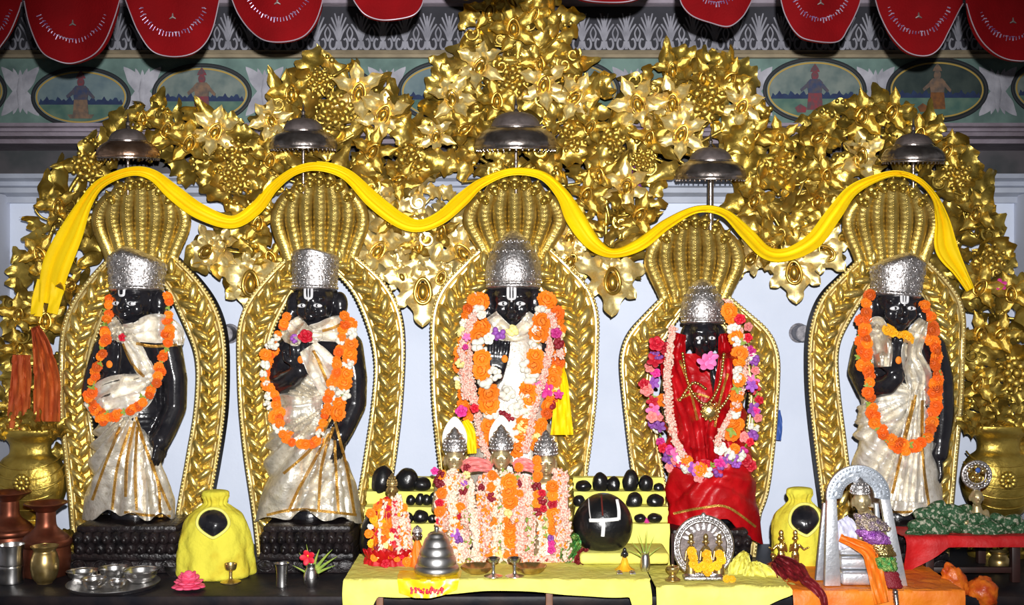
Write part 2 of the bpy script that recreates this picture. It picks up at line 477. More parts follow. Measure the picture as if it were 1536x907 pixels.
# plaster leaf sprays of the frieze, one relief moulding
m = MB()
bl = leaf_mb(1, .22, 2, -.04, .15, .03, 13, 5, .05); bl2 = leaf_mb(1, .13, 2, -.05, .1, .03, 11, 5, .1)
def curved(mb, cv):
    o = MB(); o.f = list(mb.f); o.mi = list(mb.mi)
    o.v = [Vector((p.x + cv * p.y * p.y, p.y, p.z)) for p in mb.v]; return o
for k in range(-1, 10):
    x0 = 122 + 183.3 * (k - .5)
    for up in (0, 1):
        base = 142 if up else 132
        A = (lambda a: a if up else PI - a)
        for a, s, cv, q in ((-.30, 62, -.30, bl), (.30, 62, .30, bl), (-.14, 52, -.12, bl2), (.14, 52, .12, bl2), (0, 48, 0, bl2)):
            m.merge(curved(q, cv if up else -cv), at(x0, base, YF - .003, A(a), SZ(s * .8)) @ Matrix.Diagonal((1, 1, .3, 1)))
    m.tube([W(x0, 112, YF - .002), W(x0, 137, YF - .004), W(x0, 164, YF - .002)], [SZ(2), SZ(6), SZ(3)], 10, flat=.4)
struct('trim_6', m, 'plaster', smooth=60)

# ------------------------------------------------------------------ painted oval medallions of the frieze
def ellipse(rx, ry, n=48, a0=0, a1=2 * PI): return [(rx * math.cos(a0 + (a1 - a0) * i / n), ry * math.sin(a0 + (a1 - a0) * i / n)) for i in range(n + (0 if a1 - a0 > 6.2 else 1))]
def medallion(px, py, rx, ry, sky, fig, label, side=1):
    t = thing('painted_medallion', label, 'painting', W(px, py, YF), 'painted ovals of the frieze')
    k = (YF + D) / F; M = Matrix.Translation(W(px, py, YF)) @ FRONT @ Matrix.Scale(k, 4)
    part(t, 'rim', MB().tube([M @ Vector((*p, 2)) for p in ellipse(rx, ry, 64)], k * 3.0, 8, closed=True, flat=.8), 'paint_rim')
    part(t, 'painted_line', MB().tube([M @ Vector((*p, 2)) for p in ellipse(rx - 5.5, ry - 5.5, 64)], k * 1.3, 6, closed=True, flat=.5), 'paint_gold')
    m = MB().prism(ellipse(rx - 2, ry - 2, 56), 0, 1.6, M)
    part(t, 'painted_sky', m, sky)
    q = ellipse(rx - 6, ry - 6, 40, PI + .28, 2 * PI - .28)
    part(t, 'painted_ground', MB().prism(q, 1.4, 2.2, M), 'paint_ground')
    x0, y0 = q[0]; x1, y1 = q[-1]
    top = [(lerp(x1, x0, i / 40), y1 + 7 + 2.5 * math.sin(i * 2.3) + 2 * math.sin(i * 5.1)) for i in range(1, 40)]
    part(t, 'painted_shore', MB().prism([(x0, y0 - 1), (x1, y1 - 1)] + top, 1.4, 2.5, M), 'paint_hill')
    if fig:
        f = MB()
        head, torso, legs, extra = fig
        f.cur = 0; f.prism([(x * .9, y + 22) for x, y in ellipse(6, 7, 16)], 1.4, 3.0, M)
        f.prism([(-7, 28), (7, 28), (5, 33), (0, 40), (-5, 33)], 1.4, 3.1, M)
        f.cur = 1; f.prism([(-10, -4), (10, -4), (12, 12), (7, 17), (-7, 17), (-12, 12)], 1.4, 3.2, M)
        f.prism([(-11, 12), (-22, 2), (-20, -2), (-9, 6)], 1.4, 3.0, M); f.prism([(11, 12), (21, 0), (19, -4), (9, 6)], 1.4, 3.0, M)
        f.cur = 2; f.prism([(-10, -4), (10, -4), (12, -29), (-12, -29)], 1.4, 3.0, M)
        f.prism(([(-30, -26), (-22, -20), (-12, -26), (-14, -33), (-26, -33)] if extra else [(-20, -26), (20, -26), (16, -32), (-16, -32)]), 1.4, 2.8, M)
        f.cur = 0
        part(t, 'painted_figure', f, [head, torso, legs])
    return t
RY = lambda k: 122 + 183.3 * k
medallion(RY(-1), 137, 70, 44, 'paint_sky', None, 'painted oval cut by the left edge of the frieze, only its yellow rim showing')
medallion(RY(0), 146, 72, 43, 'paint_sky_blue', ('paint_red', 'paint_blue', 'paint_skin', 0), 'painted oval with blue sky and a figure on a tan rock')
medallion(RY(1) - 2, 141, 72, 43, 'paint_sky', ('paint_red', 'paint_skin', 'paint_red', 0), 'painted oval with faded red figure, right of the tan rock one')
medallion(RY(2), 140, 73, 44, 'paint_sky', None, 'painted oval almost covered by the gilded leaves over the second statue')
medallion(RY(3), 138, 73, 45, 'paint_sky_blue', None, 'blue painted oval half hidden on the left of the tall gilded crest')
medallion(RY(4), 137, 73, 46, 'paint_sky', None, 'painted oval mostly hidden on the right of the tall gilded crest')
medallion(RY(6), 136, 75, 47, 'paint_sky', ('paint_red', 'paint_blue', 'paint_red', 1), 'painted oval with a red skirted figure in a blue top')
medallion(RY(7), 135, 74, 46, 'paint_sky_dark', ('paint_skin', 'paint_skin', 'paint_orange', 1), 'very dark painted oval with an orange clad figure')
medallion(RY(8), 132, 70, 44, 'paint_sky', None, 'painted oval cut by the right edge of the frieze')

# ------------------------------------------------------------------ red scalloped valance hanging before the shrine
YV = -1.04
def yv(px): return YV + .02 * math.sin(px * .021) + .012 * math.sin(px * .055 + 1)
scal = [  # outline (px, py) of each hanging scallop, left to right
 [(-75, -40), (-70, 20), (-45, 75), (-10, 88), (0, 72), (15, 50), (28, 20), (33, 4)],
 [(37, 2), (45, 38), (62, 76), (85, 91), (110, 95), (140, 83), (158, 62), (172, 28), (181, -2)],
 [(188, -2), (196, 20), (208, 48), (228, 76), (255, 85), (285, 82), (306, 68), (320, 42), (330, -2)],
 [(347, -4), (358, 22), (376, 46), (398, 61), (428, 63), (455, 55), (472, 36), (482, 10), (485, -6)],
 [(526, -10), (534, 6), (548, 22), (570, 30), (596, 29), (620, 23), (632, 10), (637, -8)],
 [(668, -26), (680, -14), (705, -5), (735, -3), (765, -5), (790, -16), (800, -28)],
 [(840, -24), (855, -8), (880, 1), (915, 4), (945, 2), (968, -8), (980, -24)],
 [(1018, -10), (1023, 8), (1038, 24), (1064, 34), (1092, 40), (1112, 27), (1124, 8), (1131, -8)],
 [(1170, -4), (1177, 22), (1192, 48), (1212, 60), (1255, 63), (1272, 42), (1286, 14), (1292, -6)],
 [(1312, -2), (1320, 24), (1336, 54), (1360, 78), (1388, 84), (1408, 73), (1424, 44), (1438, 16), (1444, 6)],
 [(1449, 6), (1458, 36), (1472, 62), (1494, 82), (1520, 91), (1548, 88), (1575, 60), (1590, 10)],
]
zt = W(0, -75, YV).z
va = thing('scalloped_valance', 'dark red velvet valance with a scalloped hem and silver embroidery across the top', 'valance', (0, YV, zt))
body = MB()
for i, s in enumerate(scal):
    trim = MB(); emb = MB(); star = MB()
    d = spline(s, 60)
    th = .012
    xl, xr = d[0][0], d[-1][0]
    def scf(u, v, d=d, i=i):
        p = d[int(round(u * 59))]; tp = (lerp(d[0][0] - 3, d[-1][0] + 3, u), -75)
        q = (lerp(tp[0], p[0], v ** .7), lerp(tp[1], p[1], v))
        return W(q[0], q[1], yv(q[0]) - .018 * math.sin(PI * u) * v)
    sheet(body, scf, 60, 14, th)
    trim.tube([scf(u / 59, 1) + Vector((0, -.004, 0)) for u in range(60)], SZ(.9, YV), 6)
    # a curve of short embroidered strokes and one small star
    cx_ = (d[0][0] + d[-1][0]) / 2; bot = max(p[1] for p in d); wd = (d[-1][0] - d[0][0])
    for j in range(27):
        a = lerp(.12 * PI, .88 * PI, j / 26)
        rx = wd * .35
        x = cx_ + rx * math.cos(a) * 1.0; y = bot - 37 - 58 * (1 - math.sin(a))
        L = R.uniform(3, 8)
        x2 = x + math.cos(a) * L; y2 = y + math.sin(a) * L
        u = clamp((x - d[0][0]) / wd)
        yy = yv(x) - .018 * math.sin(PI * u) - .004
        emb.tube([W(x, y, yy), W(x2, y2, yy)], SZ(R.uniform(.5, 1.0), YV), 5)
        if R.random() < .35: emb.tube([W(x - 2.4, y, yy), W(x + 2.4, y, yy)], SZ(.8, YV), 5)
    yy = yv(cx_) - .022
    for a in range(3):
        an = PI / 2 + a * 2 * PI / 3
        star.tube([W(cx_, bot - 60, yy), W(cx_ + 5.5 * math.cos(an), bot - 60 - 5.5 * math.sin(an), yy)], [SZ(1.7, YV), SZ(.7, YV)], 6)
    part(va, 'hem_trim', trim, 'trim_white', 'silvery piping along a scallop'); part(va, 'embroidery', emb, 'embroid', 'lavender and silver stitched strokes'); part(va, 'embroidered_star', star, 'silver_dark')
part(va, 'velvet_cloth', body, 'velvet', smooth=60)
struct('trim_7', MB().box((-2.3, YV - .03, zt - .03), (2.3, YV + .06, zt + .10), .008), 'dark_wood')

# ------------------------------------------------------------------ black stone altar platform, and the step before it
ZP = .617
pl = MB().box((-1.94, -.66, 0), (1.94, YW - .002, ZP - .03), .006); pl.box((-1.94, -.685, ZP - .032), (1.94, YW - .002, ZP), .008)
solo('altar_platform', pl, 'granite', 'polished black stone platform that carries the statues', 'platform')
solo('altar_step', MB().box((-1.94, -1.05, 0), (1.94, -.662, .44), .008), 'granite', 'lower black stone step in front of the platform', 'step')
# ------------------------------------------------------------------ gilded foliage screens
LEAVES = [leaf_mb(1, .29, 3, .25, .5, .04, 19, 7, .24), leaf_mb(1, .25, 2, .40, .6, .04, 15, 7, .20), leaf_mb(1, .31, 3, .08, .4, .04, 19, 7, .26, 1.0),
          leaf_mb(1, .17, 2, -.25, .6, .04, 13, 7, .18), leaf_mb(1, .22, 3, .05, .6, .04, 19, 7, .28, 0, .30, .60), leaf_mb(1, .22, 3, .05, .6, .04, 19, 7, .28, 0, -.30, .60)]
def petal(L, wd, bend): return leaf_mb(L, wd, 1, bend, .3, .04, 11, 7, .10, PI)
def boss(mb, M, s=1.0):
    mb.cur = 1
    mb.tube([M @ Vector((.17 * s * math.sin(a) * (1 - .18 * math.cos(a)), .27 * s * math.cos(a) - .03, .13)) for a in [2 * PI * i / 24 for i in range(24)]], .042 * s * M.to_scale().x, 8, closed=True)
    mb.ell((0, -.05, .10), (.125 * s, .20 * s, .13 * s), M, 14, 9); mb.cur = 0
def flower_mb(n, kind):
    """kind 'boss': pointed petals round an almond boss; 'berry': ring of balls on leaves"""
    mb = MB(); I = Matrix.Identity(4)
    if kind == 'boss':
        for i in range(n):
            a = 2 * PI * i / n + .3
            mb.merge(leaf_mb(.66 + .08 * (i % 2), .20, 2, .34 - .3 * (i % 2), .7, .035, 15, 9, .20, PI), Matrix.Rotation(a + .15 * math.sin(i * 3.1), 4, 'Z') @ Matrix.Translation((0, .07, .05 * (i % 2))) @ Matrix.Rotation(.45, 4, 'X') @ Matrix.Rotation(.3 * math.sin(i * 2.2), 4, 'Y'))
        boss(mb, I)
    elif kind == 'pendant':
        for a, L, wd in ((PI, 1.05, .34), (PI - .85, .85, .26), (PI + .85, .85, .26), (PI - 1.75, .95, .27), (PI + 1.75, .95, .27), (.35, .55, .18), (-.35, .55, .18)):
            mb.merge(leaf_mb(L, wd, 2, .06, .3, .035, 17, 9, .22, 1.2), Matrix.Rotation(a, 4, 'Z') @ Matrix.Translation((0, .05, 0)) @ Matrix.Rotation(.1, 4, 'X'))
        boss(mb, Matrix.Translation((0, -.18, .03)), 1.15)
    else:
        for i in range(n):
            a = 2 * PI * i / n
            mb.merge(petal(.55, .17, .1), Matrix.Rotation(a + .2, 4, 'Z') @ Matrix.Translation((0, .05, -.05)))
            mb.ell((.30 * math.cos(a), .30 * math.sin(a), .08), (.125, .125, .12), None, 12, 8)
            a += PI / n
            mb.ell((.50 * math.cos(a), .50 * math.sin(a), .03), (.085, .085, .08), None, 10, 7)
        mb.ell((0, 0, .13), (.13, .13, .13), None, 12, 8)
    return mb
FM_BOSS = flower_mb(6, 'boss').mesh('flower', ['gold_pale', 'boss_gold'], smooth=60)
FM_BOSS5 = flower_mb(5, 'boss').mesh('flower', ['gold', 'boss_gold'], smooth=60)
FM_BERRY = flower_mb(8, 'berry').mesh('flower', 'gold', smooth=60)
FM_PEND = flower_mb(0, 'pendant').mesh('flower', ['gold_pale', 'boss_gold'], smooth=60)
FMS = {'b': FM_BOSS, 'c': FM_BOSS5, 'o': FM_BERRY, 'p': FM_PEND}

def screen(name, label, poly, root_pt, flowers, trunk=None, y=.005, mt='gold', space=20.5, lsize=(42, 64), seed=1, group='gilded foliage screens'):
    rr = random.Random(seed)
    t = thing(name, label, 'foliage screen', W(root_pt[0], root_pt[1], y + .03), group)
    xs = [p[0] for p in poly]; ys_ = [p[1] for p in poly]
    pts = []; tries = 0
    occupied = [(f[1], f[2], f[3] * .36) for f in flowers]
    while tries < 9000:
        tries += 1
        p = (rr.uniform(min(xs), max(xs)), rr.uniform(min(ys_), max(ys_)))
        if not inside(p, poly): continue
        if any((p[0] - q[0]) ** 2 + (p[1] - q[1]) ** 2 < space ** 2 for q in pts): continue
        if any((p[0] - q[0]) ** 2 + (p[1] - q[1]) ** 2 < q[2] ** 2 for q in occupied): continue
        pts.append(p)
    fol = MB(); stem = MB()
    tr = trunk or [root_pt]
    trd = spline(tr, 40) if len(tr) > 1 else tr
    if len(tr) > 1:
        stem.tube([W(a, b, y + .02) for a, b in trd], [SZ(lerp(5.5, 2.2, i / 39)) for i in range(40)], 10)
    for (px, py) in pts:
        # anchor on the trunk a little below, leaf points away from it
        ax, ay = min(trd, key=lambda q: (q[0] - px) ** 2 + (q[1] - (py + 30)) ** 2)
        ang = math.atan2(px - ax, -(py - ay)) + rr.gauss(0, .75)
        L = rr.uniform(*lsize)
        d = y - rr.uniform(-.03, .05)
        bx, by = px - math.sin(ang) * L * .45, py + math.cos(ang) * L * .45
        fol.merge(rr.choice(LEAVES), at(bx, by, d, ang, SZ(L), rr.uniform(-.15, .45), rr.uniform(-.5, .5)))
        if rr.random() < .8:
            mx, my = lerp(ax, bx, .5) + rr.uniform(-14, 14), lerp(ay, by, .5) + rr.uniform(2, 14)
            k = .45 if math.hypot(ax - bx, ay - by) > 90 else 1
            ax2, ay2 = lerp(bx, ax, k), lerp(by, ay, k); mx, my = (ax2 + bx) / 2 + rr.uniform(-10, 10), (ay2 + by) / 2 + rr.uniform(0, 10)
            sp = spline([(ax2, ay2, y + .02), (mx, my, y - .005), (bx, by, d)], 10)
            stem.tube([W(*q) for q in sp], SZ(rr.uniform(1.8, 2.8)), 7)
        if rr.random() < .16:
            a2 = ang + rr.uniform(-1, 1)
            for q in range(3): fol.ell(tuple(W(px + 11 * math.sin(a2 + q * .8), py - 11 * math.cos(a2 + q * .8), d - .02)), SZ(rr.uniform(3, 5)), None, 9, 6)
        if rr.random() < .08:      # tendril curl
            s0 = rr.choice((-1, 1)); q = [(px + s0 * (3 + 9 * u) * math.cos(u * 7), py - (3 + 9 * u) * math.sin(u * 7), d - .03) for u in [i / 14 for i in range(15)]]
            stem.tube([W(*z) for z in q], [SZ(lerp(1.6, 2.4, i / 14)) for i in range(15)], 6)
    part(t, 'foliage', fol, mt, smooth=60); part(t, 'stem', stem, mt, smooth=60)
    for (k, fx, fy, s, a) in flowers:
        inst(t, 'pendant_leaf' if k == 'p' else 'flower', FMS[k], at(fx, fy, y - .05 - (.02 if k == 'p' else 0) - (0 if k == 'p' else rr.uniform(0, .02)), a, SZ(s), rr.uniform(-.2, .35), rr.uniform(-.4, .4)))
    return t

screen('foliage_crest', 'tall pointed crest of gilded leaves rising over the middle statue up to the valance',
       [(712, -14), (690, 50), (722, 58), (672, 88), (645, 128), (634, 178), (640, 232), (690, 262), (768, 258), (850, 262), (900, 235), (914, 178), (905, 118), (874, 82), (836, 62), (858, 52), (836, -14)],
       (770, 262), [('b', 722, 101, 52, .4), ('b', 677, 149, 50, -.2), ('b', 816, 127, 54, .2), ('b', 862, 145, 50, .8), ('c', 811, 95, 40, 0), ('c', 770, 40, 52, 0), ('c', 745, 150, 44, 0),
                    ('o', 770, 118, 46, 0), ('c', 700, 195, 46, 1), ('o', 858, 205, 44, 0), ('c', 800, 20, 40, .5), ('c', 735, 18, 40, .2), ('b', 655, 205, 40, .2), ('c', 885, 190, 40, .6)],
       [(770, 262), (766, 180), (772, 100), (770, 10)], y=.0, seed=3)
screen('foliage_halo', 'rounded fan of gilded leaves behind the umbrella of the second statue from the left',
       [(392, 176), (412, 128), (440, 100), (490, 93), (545, 96), (578, 112), (600, 150), (622, 176), (640, 215), (655, 262), (600, 300), (560, 290), (530, 265), (430, 262), (392, 300), (372, 280), (380, 230)],
       (480, 290), [('b', 538, 139, 58, .2), ('b', 576, 170, 56, .5), ('o', 618, 240, 50, 0), ('o', 503, 167, 50, 0), ('c', 440, 140, 48, 0), ('b', 408, 180, 44, -.5), ('c', 560, 225, 46, .6), ('c', 405, 240, 42, .2), ('o', 480, 120, 36, 0), ('c', 600, 268, 40, 1)],
       [(480, 290), (470, 200), (490, 110)], seed=4)
screen('foliage_pendant', 'hanging gilded leaf cluster between the second statue and the middle statue',
       [(566, 296), (600, 270), (640, 262), (690, 296), (700, 330), (728, 372), (726, 408), (694, 412), (660, 420), (636, 430), (605, 418), (560, 402), (538, 376), (548, 330)],
       (621, 300), [('b', 569, 376, 56, .6), ('c', 627, 369, 34, 0), ('b', 693, 380, 58, -.6), ('p', 634, 424, 60, 0), ('c', 590, 330, 42, .4), ('c', 664, 345, 40, .2), ('p', 600, 408, 34, -.4), ('p', 664, 410, 34, .4)],
       [(620, 262), (622, 300), (620, 345)], mt='gold_pale', seed=5)
screen('foliage_pendant', 'hanging gilded leaf cluster between the middle statue and the red robed statue',
       [(858, 262), (905, 235), (945, 250), (985, 262), (990, 300), (976, 335), (950, 380), (948, 408), (912, 420), (880, 405), (838, 396), (826, 372), (848, 340), (868, 305)],
       (911, 330), [('b', 941, 277, 52, .2), ('p', 915, 410, 60, 0), ('b', 855, 358, 44, .3), ('c', 880, 290, 44, .4), ('c', 960, 320, 44, .6), ('p', 860, 385, 42, .5), ('c', 900, 262, 40, 0), ('c', 872, 330, 36, 0)],
       [(911, 235), (910, 300), (908, 380)], seed=6)
screen('foliage_halo', 'rounded fan of gilded leaves above the umbrella of the red robed statue',
       [(922, 235), (930, 180), (935, 140), (960, 104), (1000, 84), (1052, 80), (1100, 92), (1128, 118), (1140, 150), (1155, 185), (1150, 228), (1120, 250), (1090, 225), (1040, 215), (1010, 232), (1005, 262), (960, 262)],
       (1045, 250), [('b', 957, 154, 58, -.3), ('b', 1009, 153, 54, 0), ('o', 1058, 152, 54, 0), ('c', 1054, 116, 38, 0), ('b', 1022, 201, 54, .4), ('o', 915, 214, 44, 0), ('b', 1113, 160, 46, .5), ('c', 1095, 118, 42, .6), ('c', 975, 205, 42, .2), ('c', 1130, 205, 44, 1), ('c', 1010, 105, 40, .1), ('o', 965, 240, 32, 0)],
       [(1045, 250), (1040, 180), (1050, 95)], seed=7)
screen('foliage_pendant', 'gilded leaf cluster with one long hanging leaf between the two statues on the left',
       [(330, 262), (372, 240), (398, 262), (404, 300), (396, 345), (410, 376), (425, 410), (400, 430), (376, 440), (352, 425), (318, 398), (282, 385), (276, 372), (305, 350), (332, 340), (350, 318), (318, 290)],
       (372, 330), [('p', 379, 412, 60, 0), ('b', 335, 372, 46, .6), ('c', 388, 335, 40, .2), ('o', 352, 268, 42, 0), ('p', 318, 372, 40, .9), ('c', 405, 385, 36, -.4)],
       [(374, 250), (372, 320), (376, 380)], seed=8)
screen('foliage_pendant', 'hanging gilded leaf cluster between the red robed statue and the rightmost statue',
       [(1110, 262), (1140, 235), (1190, 225), (1235, 240), (1275, 250), (1290, 275), (1272, 300), (1262, 345), (1270, 366), (1240, 388), (1215, 398), (1196, 420), (1172, 398), (1140, 392), (1108, 396), (1110, 370), (1130, 352), (1100, 318)],
       (1178, 330), [('p', 1191, 396, 54, -.1), ('o', 1173, 257, 50, 0), ('c', 1130, 300, 48, .4), ('c', 1226, 300, 46, .6), ('c', 1150, 372, 44, 1.2), ('p', 1232, 372, 44, -.8), ('c', 1240, 262, 40, 0), ('p', 1130, 382, 36, .8)],
       [(1178, 235), (1180, 300), (1184, 380)], seed=9)
screen('foliage_surround', 'gilded vine screen along the left side, with orange cloths tied to it',
       [(200, 160), (235, 150), (258, 165), (300, 166), (330, 176), (362, 190), (392, 226), (372, 262), (330, 250), (300, 290), (262, 250), (190, 240), (150, 280), (140, 330), (150, 390), (140, 420), (112, 450), (92, 500), (84, 560), (92, 640), (100, 690),
        (60, 655), (6, 640), (14, 560), (6, 470), (26, 420), (40, 370), (52, 330), (72, 270), (112, 225), (150, 208)],
       (45, 650), [('b', 324, 198, 52, .5), ('c', 250, 195, 44, .3), ('c', 285, 215, 48, .3), ('o', 130, 250, 44, 0), ('c', 90, 310, 44, 0), ('c', 85, 405, 50, 0), ('c', 60, 380, 40, -.4), ('c', 30, 470, 40, .3), ('c', 68, 480, 44, 0), ('c', 110, 430, 36, .8),
                   ('c', 215, 178, 34, 0), ('o', 350, 225, 40, 0), ('c', 120, 330, 38, .4), ('c', 30, 520, 40, .1), ('c', 75, 580, 38, 0), ('c', 20, 610, 36, 0)],
       [(48, 655), (40, 560), (52, 450), (80, 340), (130, 250), (220, 190), (330, 200)], mt='gold_old', seed=10)
screen('foliage_surround', 'gilded vine screen along the right side behind the rightmost statue, a magenta bloom tucked in',
       [(1168, 232), (1180, 196), (1215, 186), (1240, 166), (1270, 150), (1300, 138), (1335, 140), (1355, 160), (1390, 175), (1425, 195), (1455, 225), (1478, 262), (1488, 320), (1512, 345), (1516, 380), (1540, 430), (1540, 690), (1490, 640), (1440, 640),
        (1450, 560), (1446, 500), (1420, 440), (1402, 400), (1412, 330), (1400, 280), (1340, 258), (1285, 262), (1250, 262), (1200, 240)],
       (1500, 650), [('b', 1288, 235, 54, .2), ('c', 1337, 166, 44, .4), ('c', 1291, 172, 50, .2), ('c', 1170, 204, 40, 0), ('c', 1228, 205, 48, 1), ('o', 1435, 260, 40, 0), ('c', 1462, 320, 46, .3), ('o', 1484, 388, 46, 0), ('c', 1470, 430, 46, .6),
                     ('c', 1515, 440, 44, 0), ('o', 1520, 560, 50, 0), ('c', 1470, 500, 46, 0), ('c', 1500, 500, 40, .5), ('c', 1465, 575, 44, .5), ('c', 1420, 225, 40, .5), ('o', 1505, 668, 48, 0), ('c', 1480, 620, 46, .7), ('c', 1380, 200, 38, .2)],
       [(1505, 660), (1490, 560), (1500, 450), (1465, 330), (1420, 240), (1310, 180)], mt='gold_old', seed=11)

# big embossed gilded vases from which the side screens grow
YVS = -.075
def vase(px, py_top, py_bot, half, label, seed):
    t = thing('gilded_vase', label, 'vase', W(px, py_bot, YVS), 'gilded vases at the feet of the side screens')
    k = SZ(1.0, YVS); h = py_bot - py_top
    prof = [(.80, 0), (.84, .04), (.78, .09), (.60, .13), (.55, .2), (.70, .25), (.55, .28), (.48, .30), (.72, .36), (.92, .46), (1.0, .57), (.95, .68), (.78, .76), (.60, .80), (.56, .85), (.62, .90), (.86, .95), (.92, .985), (.86, 1.0), (.5, .99)]
    ps = [(r * half * k, z * h * k) for r, z in prof]
    ps = [(a[0], a[1]) for a in spline(ps, 60)]
    M = Matrix.Translation(W(px, py_bot, YVS)) @ Matrix.Diagonal((1, .62, 1, 1))
    part(t, 'vase_body', MB().lathe(ps, M, 64, lambda a, z: .012 * math.cos(a * 24) * (1 if .3 * h * k < z < .75 * h * k else 0)), 'gold_old', smooth=60)
    m = MB()
    for i in range(5):      # embossed swags and a rosette on its belly
        zz = .38 + .08 * i
        rr_ = [q for q in ps if q[1] >= zz * h * k][0][0]
        m.tube([M @ Vector((rr_ * 1.01 * math.sin(a), -rr_ * 1.01 * math.cos(a), zz * h * k + .10 * h * k * (a / 1.4) ** 2)) for a in [lerp(-1.4, 1.4, j / 24) for j in range(25)]], SZ(1.5), 6)
    rb = [q for q in ps if q[1] >= .6 * h * k][0][0]
    for i in range(10):
        a = 2 * PI * i / 10
        m.ell((W(px, 0, YVS).x + .16 * half * k * math.cos(a), YVS - rb * .62 - .002, W(px, py_bot, YVS).z + .6 * h * k + .16 * half * k * math.sin(a)), (SZ(5), SZ(4), SZ(5)))
    m.ell((W(px, 0, YVS).x, YVS - rb * .62 - .004, W(px, py_bot, YVS).z + .6 * h * k), (SZ(6), SZ(5), SZ(6)))
    part(t, 'embossing', m, 'gold_old', smooth=60)
    L = MB(); L2 = MB(); rr = random.Random(seed)
    for i in range(16):
        a = lerp(-1.5, 1.5, i / 15)
        L.merge(LEAVES[i % 3], at(px + half * .5 * math.sin(a), py_top + 8, YVS - .02 - .03 * math.cos(a), a * .9, SZ(rr.uniform(30, 44)), rr.uniform(.2, .6), rr.uniform(-.4, .4)))
        L2.merge(LEAVES[(i + 1) % 3], at(px + half * .9 * math.sin(a), py_top + .80 * h, YVS - .05 - .05 * math.cos(a), PI - a * .7, SZ(rr.uniform(30, 40)), rr.uniform(.1, .4), 0))
    part(t, 'leaf_collar', L, 'gold_old', smooth=60); part(t, 'leaf_skirt', L2, 'gold_old', smooth=60)
vase(46, 642, 834, 54, 'big embossed gilded vase with leaves behind the copper pots on the left', 1)
vase(1498, 636, 834, 56, 'big embossed gilded vase behind the small ornate figurine on the right', 2)

